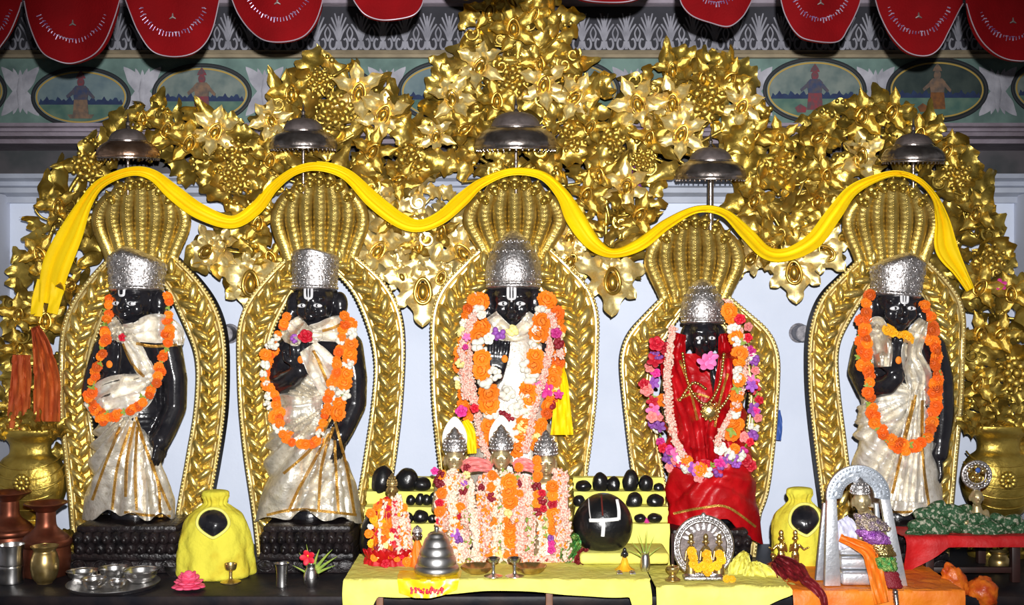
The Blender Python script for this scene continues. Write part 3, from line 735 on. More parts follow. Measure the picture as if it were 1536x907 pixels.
# ------------------------------------------------------------------ serpent hood arches
def arch(label, hood, left, right, wid, nser=7, seed=1):
    """hood: (cx, top, neck_y, halfwidth at widest, neck half width); left / right: centre line of each coil, from neck to foot"""
    cx, top, ny, hw, nw = hood; ya = -.07
    rr = random.Random(seed)
    t = thing('serpent_hood_arch', label, 'arch', W(cx, 831, ya), 'gilded serpent hood arches')
    for side, path in ((-1, left), (1, right)):
        band = MB(); braid = MB(); rim = MB()
        S = spline(path, 60); n = len(S)
        fr = []
        for i in range(n):
            a, b = S[max(i - 1, 0)], S[min(i + 1, n - 1)]
            tx, ty = b[0] - a[0], b[1] - a[1]; L = math.hypot(tx, ty)
            fr.append((S[i][0], S[i][1], -ty / L * (1 if side < 0 else -1), tx / L * (1 if side < 0 else -1), tx / L, ty / L))     # normal points outwards... see sign below
        def wof(i): return wid * (.80 + .32 * math.sin(PI * clamp(i / 30)) ** 2 + .2 * clamp((i - 10) / 30)) * .5
        # plate with thickness
        vs = []; fs = []
        cols = [(-1, .07), (-1, -.02), (-.8, -.034), (-.62, -.026), (0, -.040), (.62, -.026), (.8, -.034), (1, -.02), (1, .07)]
        for i, (x, y, nx, nyy, tx, ty) in enumerate(fr):
            w = wof(i)
            for c, d in cols: vs.append(W(x + nx * c * w, y + nyy * c * w, ya) + Vector((0, d, 0)))
        m = len(cols)
        for i in range(n - 1):
            for j in range(m):
                j2 = (j + 1) % m
                fs.append((i * m + j, i * m + j2, (i + 1) * m + j2, (i + 1) * m + j))
        fs.append(tuple(range(m))); fs.append(tuple((n - 1) * m + j for j in range(m)))
        o = len(band.f); band.add(vs, fs)
        for i in range(n - 1):
            for j in (0, 7, 8): band.mi[o + i * m + j] = 1
            for j in (3, 4): band.mi[o + i * m + j] = 2
        # braided relief: plump leaf lobes in two rows leaning away from the middle
        dense = [(f[0], f[1]) for f in fr]
        rs = resample([(f[0], f[1], i) for i, f in enumerate(fr)], 12.5)
        for q, (x, y, i) in enumerate(rs):
            i = min(int(i), n - 1); _, _, nx, nyy, tx, ty = fr[i]; w = wof(i)
            ang = math.atan2(tx, -ty)
            for sg in ((-1,) if q % 2 else (1,)):
                bx, by = x + nx * sg * w * .30, y + nyy * sg * w * .30
                # lobe axis: along the band, opening outwards
                dx, dy = -tx * .8 + nx * sg * .65, -ty * .8 + nyy * sg * .65
                aa = math.atan2(dx, -dy)
                M = at(bx, by, ya - .036, aa, SZ(1.0))
                q2 = .9 + .25 * rr.random()
                braid.ell((0, 0, 0), (w * .30 * q2, w * .66 * q2, w * .38), M, 12, 8)
                braid.ell((0, -w * .1, w * .3), (w * .10, w * .30, w * .10), M, 8, 6)
        for c, mb_, rad in ((.88, rim, 2.4), (-.88, rim, 2.4), (-.68, rim, 1.6), (.68, rim, 1.6)):
            mb_.tube([W(x + nx * c * wof(i), y + nyy * c * wof(i), ya - .034) for i, (x, y, nx, nyy, _, _) in enumerate(fr)], SZ(rad), 6)
        for c in (-1, 1):
            bp = resample([(x + nx * c * (wof(i) - .5), y + nyy * c * (wof(i) - .5)) for i, (x, y, nx, nyy, _, _) in enumerate(fr)], 5.6)
            bead = MB()
            for x, y in bp: bead.ell(tuple(W(x, y, ya - .036)), SZ(2.5), None, 6, 5)
            part(t, 'edge_beading', bead, 'gold_pale', smooth=60)
        part(t, 'coil_band', band, ['gold_pale', 'dark_edge', 'gold_old'], smooth=35)
        part(t, 'leaf_braid', braid, 'gold_relief', smooth=60)
        part(t, 'edge_moulding', rim, 'gold_pale', smooth=60)
    # the hood: serpents side by side fanning out of the neck, each with a raised head
    half = (nser - 1) / 2
    plate = MB(); pts = []
    def edge(u):   # half width of the hood at u (0 neck, 1 top)
        if u < .62:
            q = u / .62; return lerp(nw, hw, q * q * (3 - 2 * q))
        return hw * (1 - .30 * ((u - .62) / .38) ** 2)
    H = ny - top
    def hy(u, c): return ny - H * u + 34 * (abs(c) ** 2.2) * u * u + 8 * c * c * (1 - u)
    def depth(u, c): return lerp(-.09, -.19, u ** 1.3) + .07 * abs(c) ** 2 * u
    plate.grid(lambda u, v: W(cx + (2 * v - 1) * edge(u) * .97, hy(u, 2 * v - 1) , depth(u, 2 * v - 1) + .012), 20, 21)
    o = len(plate.v); 
    plate.grid(lambda u, v: W(cx + (2 * v - 1) * edge(u) * .97, hy(u, 2 * v - 1), depth(u, 2 * v - 1) + .05), 20, 21)
    nu, nv = 20, 21; fs = []
    for i in range(nu - 1):
        a, b = i * nv, (i + 1) * nv; fs += [(a, b, o + b, o + a), (a + nv - 1, o + a + nv - 1, o + b + nv - 1, b + nv - 1)]
    for j in range(nv - 1): fs += [(j, o + j, o + j + 1, j + 1), ((nu - 1) * nv + j, (nu - 1) * nv + j + 1, o + (nu - 1) * nv + j + 1, o + (nu - 1) * nv + j)]
    plate.f += fs; plate.mi += [0] * len(fs)
    hd = part(t, 'hood', plate, 'gold_hood', smooth=60)
    for k in range(nser):
        c = (k - half) / half if half else 0
        cc = c * .86
        m = MB(); N = 70
        rw = hw / nser * .98
        P = [W(cx + cc * edge(u), hy(u, cc), depth(u, cc) - .004) for u in [i / (N - 1) for i in range(N)]]
        rad = [SZ(lerp(nw / nser * 1.05, rw, edge(i / (N - 1)) / hw) * (1 + .02 * math.sin(i * 1.5))) for i in range(N)]
        m.tube(P, rad, 10, flat=.8)
        for i in range(5, N - 5, 2):      # scale row down the middle
            m.ell(tuple(P[i] + Vector((0, -rad[i] * .76, 0))), (rad[i] * .2, rad[i] * .10, SZ(1.3)), None, 7, 5)
        part(hd, 'serpent', m, 'gold_hood', smooth=70)
        # blunt head bending forward over the fan
        x = cx + cc * edge(1.0); y = hy(1.0, cc); d = depth(1.0, cc)
        hm = MB(); Mx = at(x, y, d - .02, cc * .6, SZ(1.0), .35)
        s = rw / 12.5
        hm.ell((0, 0, 0), (10.5 * s, 12 * s, 9 * s), Mx, 14, 10)
        hm.ell((0, -3 * s, 9 * s), (7 * s, 8 * s, 9 * s), Mx, 12, 8)
        hm.ell((0, -7 * s, 13 * s), (5 * s, 3 * s, 6 * s), Mx, 10, 7)
        for sg in (-1, 1):
            hm.ell((sg * 6 * s, 2 * s, 10 * s), (2.4 * s, 2.4 * s, 2.4 * s), Mx, 8, 6)
        hm.ell((0, 12 * s, 3 * s), (3 * s, 4.5 * s, 3 * s), Mx, 8, 6)
        part(hd, 'serpent_head', hm, 'gold_old', smooth=70)
    return t

arch('gilded serpent hood arch with braided coils around the leftmost statue', (212, 272, 398, 75, 50),
     [(190, 385), (152, 432), (124, 486), (113, 540), (113, 610), (122, 690), (129, 762), (134, 832)],
     [(236, 385), (274, 428), (302, 478), (316, 532), (315, 610), (303, 690), (290, 762), (280, 832)], 46, 7, 1)
arch('gilded serpent hood arch with braided coils around the second statue from the left', (480, 268, 400, 74, 52),
     [(456, 386), (418, 430), (388, 480), (379, 535), (381, 600), (390, 680), (402, 762), (410, 832)],
     [(506, 386), (548, 426), (574, 474), (584, 535), (580, 610), (568, 700), (556, 770), (548, 832)], 46, 7, 2)
arch('widest gilded serpent hood arch, around the garland laden middle statue', (772, 272, 392, 78, 46),
     [(748, 378), (712, 420), (685, 464), (676, 520), (677, 590), (688, 690), (698, 770), (704, 832)],
     [(798, 378), (834, 420), (860, 464), (868, 520), (866, 590), (853, 690), (842, 770), (836, 832)], 60, 7, 3)
arch('lowest gilded serpent hood arch, around the red robed statue', (1042, 330, 458, 76, 48),
     [(1020, 444), (985, 486), (960, 526), (955, 575), (962, 640), (974, 720), (986, 765), (992, 832)],
     [(1066, 444), (1108, 486), (1138, 524), (1146, 575), (1141, 650), (1130, 730), (1118, 768), (1110, 832)], 46, 7, 4)
arch('gilded serpent hood arch with braided coils around the rightmost statue', (1338, 276, 402, 75, 52),
     [(1314, 388), (1280, 428), (1252, 466), (1236, 515), (1236, 580), (1246, 670), (1258, 762), (1266, 832)],
     [(1362, 388), (1400, 432), (1418, 470), (1423, 520), (1421, 590), (1412, 680), (1404, 770), (1398, 832)], 46, 7, 5)

# ------------------------------------------------------------------ silver ceremonial umbrellas over the statues
def umbrella(px, py, rx, hgt, rod_bot, label, lit='silver_dark', yb=-.20):
    o = W(px, py, yb); k = SZ(1, yb)
    t = thing('ceremonial_umbrella', label, 'umbrella', W(px, rod_bot, yb), 'silver umbrellas over the statues')
    dome = [(rx * .96, -hgt * .33), (rx * 1.0, -hgt * .29), (rx * 1.01, -hgt * .22), (rx * .97, -hgt * .10), (rx * .88, hgt * .02), (rx * .76, hgt * .10), (rx * .64, hgt * .15), (rx * .60, hgt * .17), (0.2, hgt * .18)]
    cap = [(rx * .585, hgt * .16), (rx * .60, hgt * .18), (rx * .585, hgt * .24), (rx * .51, hgt * .36), (rx * .37, hgt * .46), (rx * .18, hgt * .51), (0.2, hgt * .53)]
    pr = [(r * k, z * k) for r, z in (dome[::-1] + [(rx * .90, -hgt * .31)])]
    m = MB().lathe(pr, Matrix.Translation(o) @ Matrix.Rotation(.10, 4, 'X'), 48, lambda a, z: .012 * math.cos(a * 18) * (1 if z < hgt * .1 * k else 0))
    part(t, 'canopy', m, lit, smooth=50)
    part(t, 'cap', MB().lathe([(r * k, z * k) for r, z in spline(cap, 24)], Matrix.Translation(o) @ Matrix.Rotation(.10, 4, 'X'), 40), 'silver_dark', 'dull grey cap', smooth=50)
    rim = MB(); Mx = Matrix.Translation(o) @ Matrix.Rotation(.10, 4, 'X')
    for rr_, zz, th in ((rx * .98, -hgt * .32, 1.5), (rx * .61, hgt * .165, 1.4)):
        rim.tube([Mx @ Vector((rr_ * k * math.cos(a), rr_ * k * math.sin(a), zz * k)) for a in [2 * PI * i / 48 for i in range(48)]], th * k, 6, closed=True)
    part(t, 'rim_band', rim, 'silver_smooth')
    fr = MB()
    for i in range(40):
        a = 2 * PI * i / 40; fr.ell(tuple(Mx @ Vector((rx * .96 * k * math.cos(a), rx * .96 * k * math.sin(a), (-hgt * .33 - 2.0) * k))), (1.2 * k, 1.2 * k, 2 * k), None, 6, 5)
    part(t, 'pendant_fringe', fr, 'silver_smooth')
    part(t, 'finial', MB().lathe([(2 * k, 0), (4 * k, 3 * k), (2.4 * k, 6 * k), (3.6 * k, 10 * k), (1.6 * k, 14 * k), (.5 * k, 24 * k)], Matrix.Translation(o + Vector((0, 0, hgt * .50 * k))), 16), 'silver_smooth')
    part(t, 'rod', MB().tube([o, W(px, rod_bot, yb)], (4.5 if rx == 53 else 2.6) * k, 10), 'silver_smooth')
umbrella(192, 220, 46, 52, 292, 'silver umbrella with warm reflections painted into its colour, above the leftmost statue', 'silver_warm_reflect')
umbrella(455, 205, 50, 54, 290, 'silver umbrella above the second statue from the left', 'silver_smooth')
umbrella(774, 202, 62, 66, 290, 'largest silver umbrella, above the middle statue', 'silver_smooth')
umbrella(1066, 250, 53, 56, 345, 'silver umbrella on a thick rod above the red robed statue', 'silver_smooth')
umbrella(1370, 226, 46, 50, 290, 'silver umbrella above the rightmost statue', 'silver_smooth')

# iron wall brackets beside the arches
for px, py, lab in ((346, 500, 'grey iron wall bracket right of the leftmost arch'), (1197, 499, 'grey iron wall bracket left of the rightmost arch')):
    k = SZ(1, .1); m = MB().lathe([(11 * k, -.0), (12 * k, .01), (11 * k, .06), (13 * k, .075), (12 * k, .10), (4 * k, .102)], Matrix.Translation(W(px, py, YW)) @ FRONT, 20)
    m.lathe([(14 * k, 0), (15 * k, .012), (8 * k, .02)], Matrix.Translation(W(px, py, YW - .001)) @ FRONT, 20)
    solo('wall_bracket', m, 'iron', lab, 'bracket', W(px, py, YW), 'iron wall brackets')
# ------------------------------------------------------------------ stone pedestals
YST = -.17
def pedestal(px0, px1, py_top, label, n=5):
    yf, yb = -.37, -.12
    a, b = W(px0, 858, yf), W(px1, 858, yf); x0, x1 = a.x, b.x; zt = W(0, py_top, -.30).z; h = zt - ZP
    t = thing('carved_pedestal', label, 'pedestal', ((x0 + x1) / 2, (yf + yb) / 2, ZP), 'black carved pedestals')
    part(t, 'base_block', MB().box((x0, yf, ZP), (x1, yb, ZP + h * .26), .008).box((x0 + .01, yf + .01, ZP + h * .26), (x1 - .01, yb - .005, ZP + h * .42), .006), 'black_carved')
    pm = MB(); N = n * 2
    for row, (z0, z1, s) in enumerate(((.40, .62, 1), (.62, .84, .94))):
        for i in range(N + row):
            x = lerp(x0 + .02, x1 - .02, (i + .5 - .5 * row + .0) / N) if row == 0 else lerp(x0 + .03, x1 - .03, i / N)
            pm.ell((x, yf + .025, ZP + h * (z0 + z1) / 2), ((x1 - x0) / N * .55, .028, h * .15), None, 14, 10)
            pm.ell((x, yf - .001, ZP + h * ((z0 + z1) / 2 - .02)), ((x1 - x0) / N * .22, .010, h * .07), None, 10, 7)
    pm.box((x0 + .012, yf + .02, ZP + h * .40), (x1 - .012, yb - .01, ZP + h * .84), .01)
    for i in range(n):      # round bosses along the base
        x = lerp(x0, x1, (i + .5) / n); pm.tube([(x + .026 * math.cos(q), yf - .001, ZP + h * .17 + .018 * math.sin(q)) for q in [2 * PI * k / 20 for k in range(20)]], .004, 6, closed=True)
    part(t, 'lotus_petals', pm, 'black_carved', smooth=60)
    part(t, 'top_slab', MB().box((x0 + .02, yf + .02, ZP + h * .83), (x1 - .02, yb, zt), .012), 'black_carved')
    return zt
pedestal(101, 271, 784, 'black carved lotus pedestal under the leftmost statue')
pedestal(383, 534, 784, 'black carved lotus pedestal behind the steel tumbler and the small flower vase')
pedestal(690, 840, 784, 'black carved pedestal under the middle statue', 4)
pedestal(1000, 1134, 790, 'black carved pedestal under the red robed statue', 4)
pedestal(1285, 1430, 784, 'black carved pedestal under the rightmost statue', 4)

# ------------------------------------------------------------------ stone figures: one continuous carved surface each
def capsule(mb, p0, r0, p1, r1, n=9):
    p0, p1 = Vector(p0), Vector(p1)
    mb.tube([p0.lerp(p1, i / n) for i in range(n + 1)], [lerp(r0, r1, i / n) for i in range(n + 1)], 14)
    mb.ell(tuple(p0), r0, None, 14, 9); mb.ell(tuple(p1), r1, None, 14, 9)
def fuse(root, name, mb, mt, vox, it=2):
    o = part(root, name, mb, mt)
    r = o.modifiers.new('r', 'REMESH'); r.mode = 'VOXEL'; r.voxel_size = vox; r.use_smooth_shade = True
    s = o.modifiers.new('s', 'SMOOTH'); s.factor = .5; s.iterations = it
    bake(o); return o
def head_prims(mb, c, h, yaw=0.0, roll=0.0, ears=1.0, slim=1.0):
    """c head centre, h half height of the face (chin to brow and a bit)"""
    M = Matrix.Translation(c) @ Matrix.Rotation(roll, 4, 'Y') @ Matrix.Rotation(yaw, 4, 'Z') @ Matrix.Diagonal((h * slim, h, h, 1))
    E = lambda p, r: mb.ell(p, r, M, 18, 12)
    E((0, .05, .18), (.80, .88, .86)); E((0, -.10, -.30), (.62, .66, .62)); E((0, -.42, -.74), (.24, .22, .20))
    E((.38, -.48, -.22), (.28, .26, .30)); E((-.38, -.48, -.22), (.28, .26, .30))
    for sg in (-1, 1):
        E((sg * .33, -.68, .28), (.30, .14, .07)); E((sg * .12, -.78, -.26), (.10, .12, .09))
        E((sg * .88 * ears, .12, .04), (.36, .32, .54)); E((sg * .98 * ears, .02, -.34), (.24, .24, .30)); E((sg * 1.0 * ears, -.06, -.42), (.17, .17, .17))
    mb.tube([M @ Vector(p) for p in ((0, -.76, .26), (0, -.86, .05), (0, -.98, -.20))], [.085 * h, .10 * h, .15 * h], 10)
    mb.ell((0, -.95, -.22), (.16, .14, .11), M)
    E((0, -.76, -.44), (.25, .15, .065)); E((0, -.74, -.56), (.20, .15, .07))
    return M
def hand_prims(mb, wrist, up, palm_n, size, curl=.15, spread=.16, thumb=1):
    """up: direction of the fingers; palm_n: where the palm faces; thumb side +1/-1 along up x palm_n"""
    up = Vector(up).normalized(); nrm = Vector(palm_n).normalized(); sd = up.cross(nrm).normalized()
    w = Vector(wrist); s = size
    for k in range(4):
        q = (k - 1.5) / 1.5
        capsule(mb, w + up * s * .06 + sd * s * .10 * q, s * .105, w + up * s * .44 + sd * s * .17 * q, s * .095, 4)
    for k, L in enumerate((.40, .47, .44, .33)):
        q = (k - 1.5) / 1.5
        d = (up + sd * q * spread).normalized()
        a = w + up * s * .44 + sd * s * .19 * q; b = a + d * s * L * .55; c = b + (d + nrm * curl * 2).normalized() * s * L * .5
        capsule(mb, a, s * .075, b, s * .068, 4); capsule(mb, b, s * .068, c, s * .055, 4)
    a = w + up * s * .14 + sd * thumb * s * .18; b = a + (sd * thumb * .8 + up * .5 + nrm * .25).normalized() * s * .22; c = b + (up * .9 + sd * thumb * .2 + nrm * .15).normalized() * s * .22
    capsule(mb, a, s * .09, b, s * .08, 4); capsule(mb, b, s * .08, c, s * .062, 4)

STAT = {}
def statue(key, label, head, hh, yaw, roll, torso, arms, hands, slim=1.0, ears=1.0, eye_yaw=0.0, brow=.0):
    hx, hy_ = head
    dist = YST + D; k = dist / F
    t = thing('stone_statue', label, 'statue', W(torso[-1][0], 778, YST), 'black stone statues')
    P = lambda px, py, dy=0.0: W(px, py, YST + dy)
    mb = MB()
    hc = P(hx, hy_, -.055)
    HM = head_prims(mb, hc, hh * k, yaw, roll, ears, slim)
    ts = [(P(x, y, dy), r * k, d) for x, y, r, d, dy in torso]
    S = spline([(p.x, p.y, p.z, r, d) for (p, r, d) in ts], 40)
    for i in range(40):      # torso and legs: stacked flat ellipsoids along a bent axis
        x, y, z, r, d = S[i]
        mb.ell((x, y, z), (r, d, max(r * .45, .03)), None, 20, 8)
    capsule(mb, hc + Vector((0, .01, -hh * k * .6)), hh * k * .45, ts[0][0] + Vector((0, 0, 0)), hh * k * .50)
    for chain in arms:
        for (a, b) in zip(chain, chain[1:]): capsule(mb, P(*a[:3]), a[3] * k, P(*b[:3]), b[3] * k)
    for (w, up, pn, sz, curl, spread, th) in hands: hand_prims(mb, P(*w), up, pn, sz * k, curl, spread, th)
    b = fuse(t, 'body', mb, 'black_stone', .0048)
    tr = tree_of(b)
    # eyes, inlaid in silver, placed on the carved face
    for sg in (-1, 1):
        e = HM @ Vector((sg * .32, -.74, brow)); d = (e - CAM).normalized(); h = tr.ray_cast(CAM, d)
        p = h[0] if h[0] is not None else e
        em = MB().ell((0, 0, 0), (hh * k * .21 * slim, hh * k * .08, hh * k * .085), Matrix.Translation(p + Vector((0, -.0005, 0))) @ Matrix.Rotation(yaw, 4, 'Z') @ Matrix.Rotation(roll + sg * .08, 4, 'Y'), 16, 10)
        eo = part(t, 'eye', em, 'eye_silver', 'inlaid silver eye')
        part(eo, 'pupil', MB().ell(tuple(p + Vector((0, -hh * k * .066, 0))), (hh * k * .06, hh * k * .025, hh * k * .06), None, 10, 7), 'black_stone')
    STAT[key] = dict(root=t, body=b, trees=[tr], HM=HM, k=k, hh=hh)
    return t
def tilak(key, w=.13, h=.42, bar=True, z0=.30):
    s = STAT[key]; HM = s['HM']; r = s['hh'] * s['k']
    m = MB()
    def on(x, z):
        e = HM @ Vector((x, -.9, z)); hp = s['trees'][0].ray_cast(CAM, (e - CAM).normalized())
        return (hp[0] if hp[0] is not None else e) + Vector((0, -.001, 0))
    pts = [(-w, z0 + h), (-w, z0 + .1), (-w * .6, z0), (w * .6, z0), (w, z0 + .1), (w, z0 + h)]
    m.tube([on(*p) for p in spline(pts, 24)], r * .055, 6, flat=.5)
    if bar: m.tube([on(0, z0 + h * .9), on(0, z0), on(0, z0 - .12)], r * .035, 6)
    part(s['root'], 'forehead_mark', m, 'eye_silver', 'silver white U shaped mark')
def crown(key, cx, bot, top, w, dome=.5, tilt=0.0, label=None, squash=.9, peak=None):
    """lathe crown: w half width at the band"""
    s = STAT[key]; y = YST - .05; k = s['k']; h = (bot - top) * k
    c = W(cx, bot, y)
    if dome > .7: prof = [(.80, 0), (.97, .02), (1.0, .05), (.96, .09), (1.0, .13), (1.02, .26), (.97, .44), (.85, .60), (.67, .74), (.47, .86), (.25, .95), (.10, .985), (.0001, 1.0)]
    elif dome > .3: prof = [(.84, 0), (.97, .02), (1.0, .06), (.95, .10), (.97, .15), (1.03, .40), (1.08, .66), (1.04, .82), (.86, .93), (.5, .985), (.0001, 1.0)]
    else: prof = [(.84, 0), (.97, .02), (1.0, .06), (.95, .10), (.95, .3), (.97, .60), (.98, .86), (.93, .96), (.6, .995), (.0001, 1.0)]
    M = Matrix.Translation(c) @ Matrix.Rotation(tilt, 4, 'Y') @ Matrix.Rotation(-.06, 4, 'X')
    pr = spline([(r * w * k, z * h) for r, z in prof], 40)
    pr = [(max(a, 1e-4), b) for a, b in pr]
    m = MB().lathe(pr, M @ Matrix.Diagonal((1, squash, 1, 1)), 48)
    def warp(mb):      # a front plate with its peak off to one side
        if not peak: return
        xp, dl, dr = peak; Mi = M.inverted()
        for i, v in enumerate(mb.v):
            q = Mi @ v
            if q.z > .4 * h: x = q.x / k; q.z -= (q.z / h - .4) / .6 * (dl * max(0, xp - x) + dr * max(0, x - xp)) * k; mb.v[i] = M @ q
    warp(m)
    cr = part(s['root'], 'crown', m, 'silver', 'embossed silver crown', smooth=60)
    e = MB()
    for zz, n, r0 in ((.075, 30, 1.6), (.16, 26, 1.3)):
        rr = [q[0] for q in pr if q[1] >= zz * h][0]
        for i in range(n):
            a = 2 * PI * i / n; e.ell(tuple(M @ Vector((rr * math.cos(a), rr * squash * math.sin(a), zz * h))), r0 * k, None, 7, 5)
    for row in range(4):
        zz = .26 + .17 * row
        rr = [q[0] for q in pr if q[1] >= zz * h][0]
        if rr < .3 * w * k: continue
        for i in range(16):
            a = 2 * PI * (i + .5 * (row % 2)) / 16
            Q = M @ Matrix.Translation((rr * math.cos(a), rr * squash * math.sin(a), zz * h)) @ Matrix.Rotation(a + PI / 2, 4, 'Z')
            for q in range(5):
                b_ = 2 * PI * q / 5; e.ell((3.1 * k * math.cos(b_), 0, 3.1 * k * math.sin(b_)), (1.5 * k, .8 * k, 1.5 * k), Q, 6, 5)
    warp(e)
    part(cr, 'embossing', e, 'silver', smooth=70)
    s['trees'].append(tree_of(cr))
def drape(key, name, rows, apexes, mt, hem=None, amp=.010, label=None, dy=0.0, nth=150, nz=110, th=.004):
    """cloth round the body. rows: (py, left px, right px, depth m). apexes: (px, py, folds per radian, strength, reach px)"""
    s = STAT[key]; rs = spline(rows, nz)
    def fn(u, v):
        i = int(round(u * (nz - 1))); py, xl, xr, dp = rs[i]
        a = 2 * PI * v; ca, sa = math.cos(a), math.sin(a)
        xc, rx = (xl + xr) / 2, (xr - xl) / 2
        px = xc + rx * ca
        f = 0.0
        for (ax, ay, N, st, reach) in apexes:
            dx, dyy = px - ax, py - ay; r = math.hypot(dx, dyy)
            an = math.atan2(dx, dyy + 1e-6)
            w = an * N + 1.2 * math.sin(an * 7 + ax)
            f += st * (abs(math.sin(w)) ** .7 - .5 + .35 * math.sin(w * 2.3 + 1)) * clamp(r / 70) * (1 - clamp((r - reach) / 60))
        f += .35 * noise.noise((px * .03, py * .03, a * 2 + ax)) + .22 * noise.noise((px * .09, py * .06, a))
        hp = py + (hem(px, sa) * clamp((u - .75) / .25) if hem else 0)
        A = amp * f * (1 if sa > -.2 else .5)
        y = YST + dy - (dp + A) * sa
        p = W(px + rx * .0, hp, y); p.x += A * ca * .6
        return p
    m = MB(); P = [[fn(i / (nz - 1), j / nth) for j in range(nth)] for i in range(nz)]
    vs = [p for r in P for p in r]; fs = []
    for i in range(nz - 1):
        for j in range(nth):
            j2 = (j + 1) % nth; fs.append((i * nth + j, i * nth + j2, (i + 1) * nth + j2, (i + 1) * nth + j))
    o = len(vs)
    for i in range(nz):     # inner face
        c = sum((P[i][j] for j in range(0, nth, 10)), Vector()) / len(range(0, nth, 10))
        for j in range(nth): vs.append(P[i][j] + (c - P[i][j]).normalized() * th)
    for i in range(nz - 1):
        for j in range(nth):
            j2 = (j + 1) % nth; fs.append((o + i * nth + j, o + (i + 1) * nth + j, o + (i + 1) * nth + j2, o + i * nth + j2))
    for j in range(nth):
        j2 = (j + 1) % nth; fs.append((j, o + j, o + j2, j2)); a = (nz - 1) * nth; fs.append((a + j, a + j2, o + a + j2, o + a + j))
    m.add(vs, fs)
    d = part(s['root'], name, m, mt, label, smooth=70)
    s['trees'].append(tree_of(d))
    return d
def cloth_band(key, name, pts, mt, label=None, folds=3, amp=.009, off=.012, n=60, nv=17, seed=0, add=True, th=.003, relax=6):
    s = STAT[key]; m = MB()
    ribbon(m, pts, th, folds, amp, n, nv, s['trees'], off, YST - .1, seed, relax)
    d = part(s['root'], name, m, mt, label, smooth=70)
    if add: s['trees'].append(tree_of(d))
    return d
def borders(key, lines, mt='zari', w=4, off=.004):
    s = STAT[key]; m = MB()
    for pts in lines: ribbon(m, [(x, y, w) for x, y in pts], .0015, 1, .0005, 40, 4, s['trees'], off, YST - .1, 0, 2)
    part(s['root'], 'gold_border', m, mt, 'gold woven border of the drape', smooth=70)

# ---- leftmost statue, turned a little to the left of the picture
statue('s1', 'leftmost black stone statue in a silver white drape with one thin orange garland', (203, 455), 38, -.30, .02,
       [(203, 508, 30, .06, 0), (205, 525, 46, .075, -.01), (207, 555, 44, .085, -.02), (208, 590, 38, .08, -.01), (208, 625, 44, .085, -.01), (206, 670, 44, .08, 0), (203, 720, 36, .07, 0), (200, 778, 34, .07, .0)],
       [[(252, 522, -.01, 21), (262, 568, -.02, 19), (262, 610, -.02, 18), (250, 640, -.05, 17), (240, 660, -.08, 16)],
        [(160, 522, 0, 20), (146, 560, -.03, 18), (140, 588, -.06, 17), (158, 580, -.12, 15), (168, 565, -.15, 13)]],
       [((168, 562, -.155), (-.02, -.15, 1), (0, -1, 0), 58, .05, .08, -1), ((240, 655, -.085), (.0, -.25, -1), (-.6, .3, 0), 46, .2, .1, 1)], ears=1.08)
crown('s1', 205, 437, 370, 40, .5, .0, peak=(-14, .25, .36))
drape('s1', 'skirt', [(585, 168, 222, .085), (605, 158, 216, .10), (640, 148, 222, .115), (680, 142, 240, .125), (730, 136, 252, .135), (775, 130, 260, .14)],
      [(206, 600, 14, 1.0, 400), (120, 560, 7, .45, 140)], 'brocade', lambda px, sa: -10 * clamp((190 - abs(px - 172) * 7) / 190) + 6 * math.sin(px * .15), .034)
cloth_band('s1', 'waist_cloth', [(134, 618, 30), (160, 600, 60), (200, 588, 60), (226, 570, 30), (240, 560, 14)], 'brocade_light', folds=4, amp=.011)
cloth_band('s1', 'shoulder_cloth', [(172, 492, 10), (200, 497, 26), (235, 492, 44), (262, 500, 30), (268, 518, 12)], 'brocade_light', folds=2)
cloth_band('s1', 'sash', [(190, 505, 22), (205, 530, 24), (219, 558, 26), (228, 575, 20)], 'brocade_light', folds=2)
cloth_band('s1', 'neck_ruff', [(164, 480, 22), (172, 496, 26), (188, 508, 14)], 'brocade', folds=3)
borders('s1', [[(196, 640), (176, 700), (168, 764)], [(210, 650), (236, 720), (240, 770)], [(204, 515), (230, 519), (266, 517)], [(184, 515), (198, 545), (216, 565)], [(202, 632), (190, 690), (188, 745)], [(204, 625), (225, 690), (256, 765)], [(180, 640), (160, 690), (138, 750)], [(186, 768), (215, 772), (256, 774)], [(206, 640), (203, 700), (205, 765)]])
tilak('s1', .12, .40, False, .30)
# ---- second from the left
statue('s2', 'black stone statue in silver white drape with orange and white garlands, crimson bloom', (474, 458), 36, -.18, .0,
       [(475, 505, 30, .06, 0), (478, 525, 48, .075, -.01), (478, 555, 46, .085, -.02), (476, 590, 42, .08, -.01), (474, 625, 46, .085, -.01), (470, 670, 44, .08, 0), (466, 720, 36, .07, 0), (464, 778, 34, .07, .0)],
       [[(524, 520, -.01, 21), (532, 565, -.02, 19), (532, 605, -.02, 18), (518, 638, -.05, 16), (511, 652, -.07, 15)],
        [(432, 522, 0, 20), (420, 552, -.03, 18), (420, 576, -.07, 17), (440, 566, -.13, 15), (450, 556, -.155, 13)]],
       [((450, 553, -.155), (.02, -.15, 1), (0, -1, 0), 54, .05, .08, -1), ((511, 650, -.075), (-.1, -.25, -1), (-.6, .3, 0), 46, .2, .1, 1)], ears=1.10)
crown('s2', 472, 435, 373, 35, .2, .02, peak=(-6, .1, .22))
drape('s2', 'skirt', [(560, 422, 498, .09), (590, 412, 494, .11), (640, 406, 498, .125), (690, 402, 518, .13), (735, 396, 532, .135), (780, 388, 541, .14)],
      [(497, 600, 15, 1.0, 400), (545, 640, 8, .5, 130)], 'brocade', lambda px, sa: -12 * clamp(1 - abs(px - 455) / 45) + 5 * math.sin(px * .12), .034)
cloth_band('s2', 'shoulder_cloth', [(452, 498, 14), (480, 497, 26), (508, 493, 40), (528, 505, 26)], 'brocade_light', folds=2)
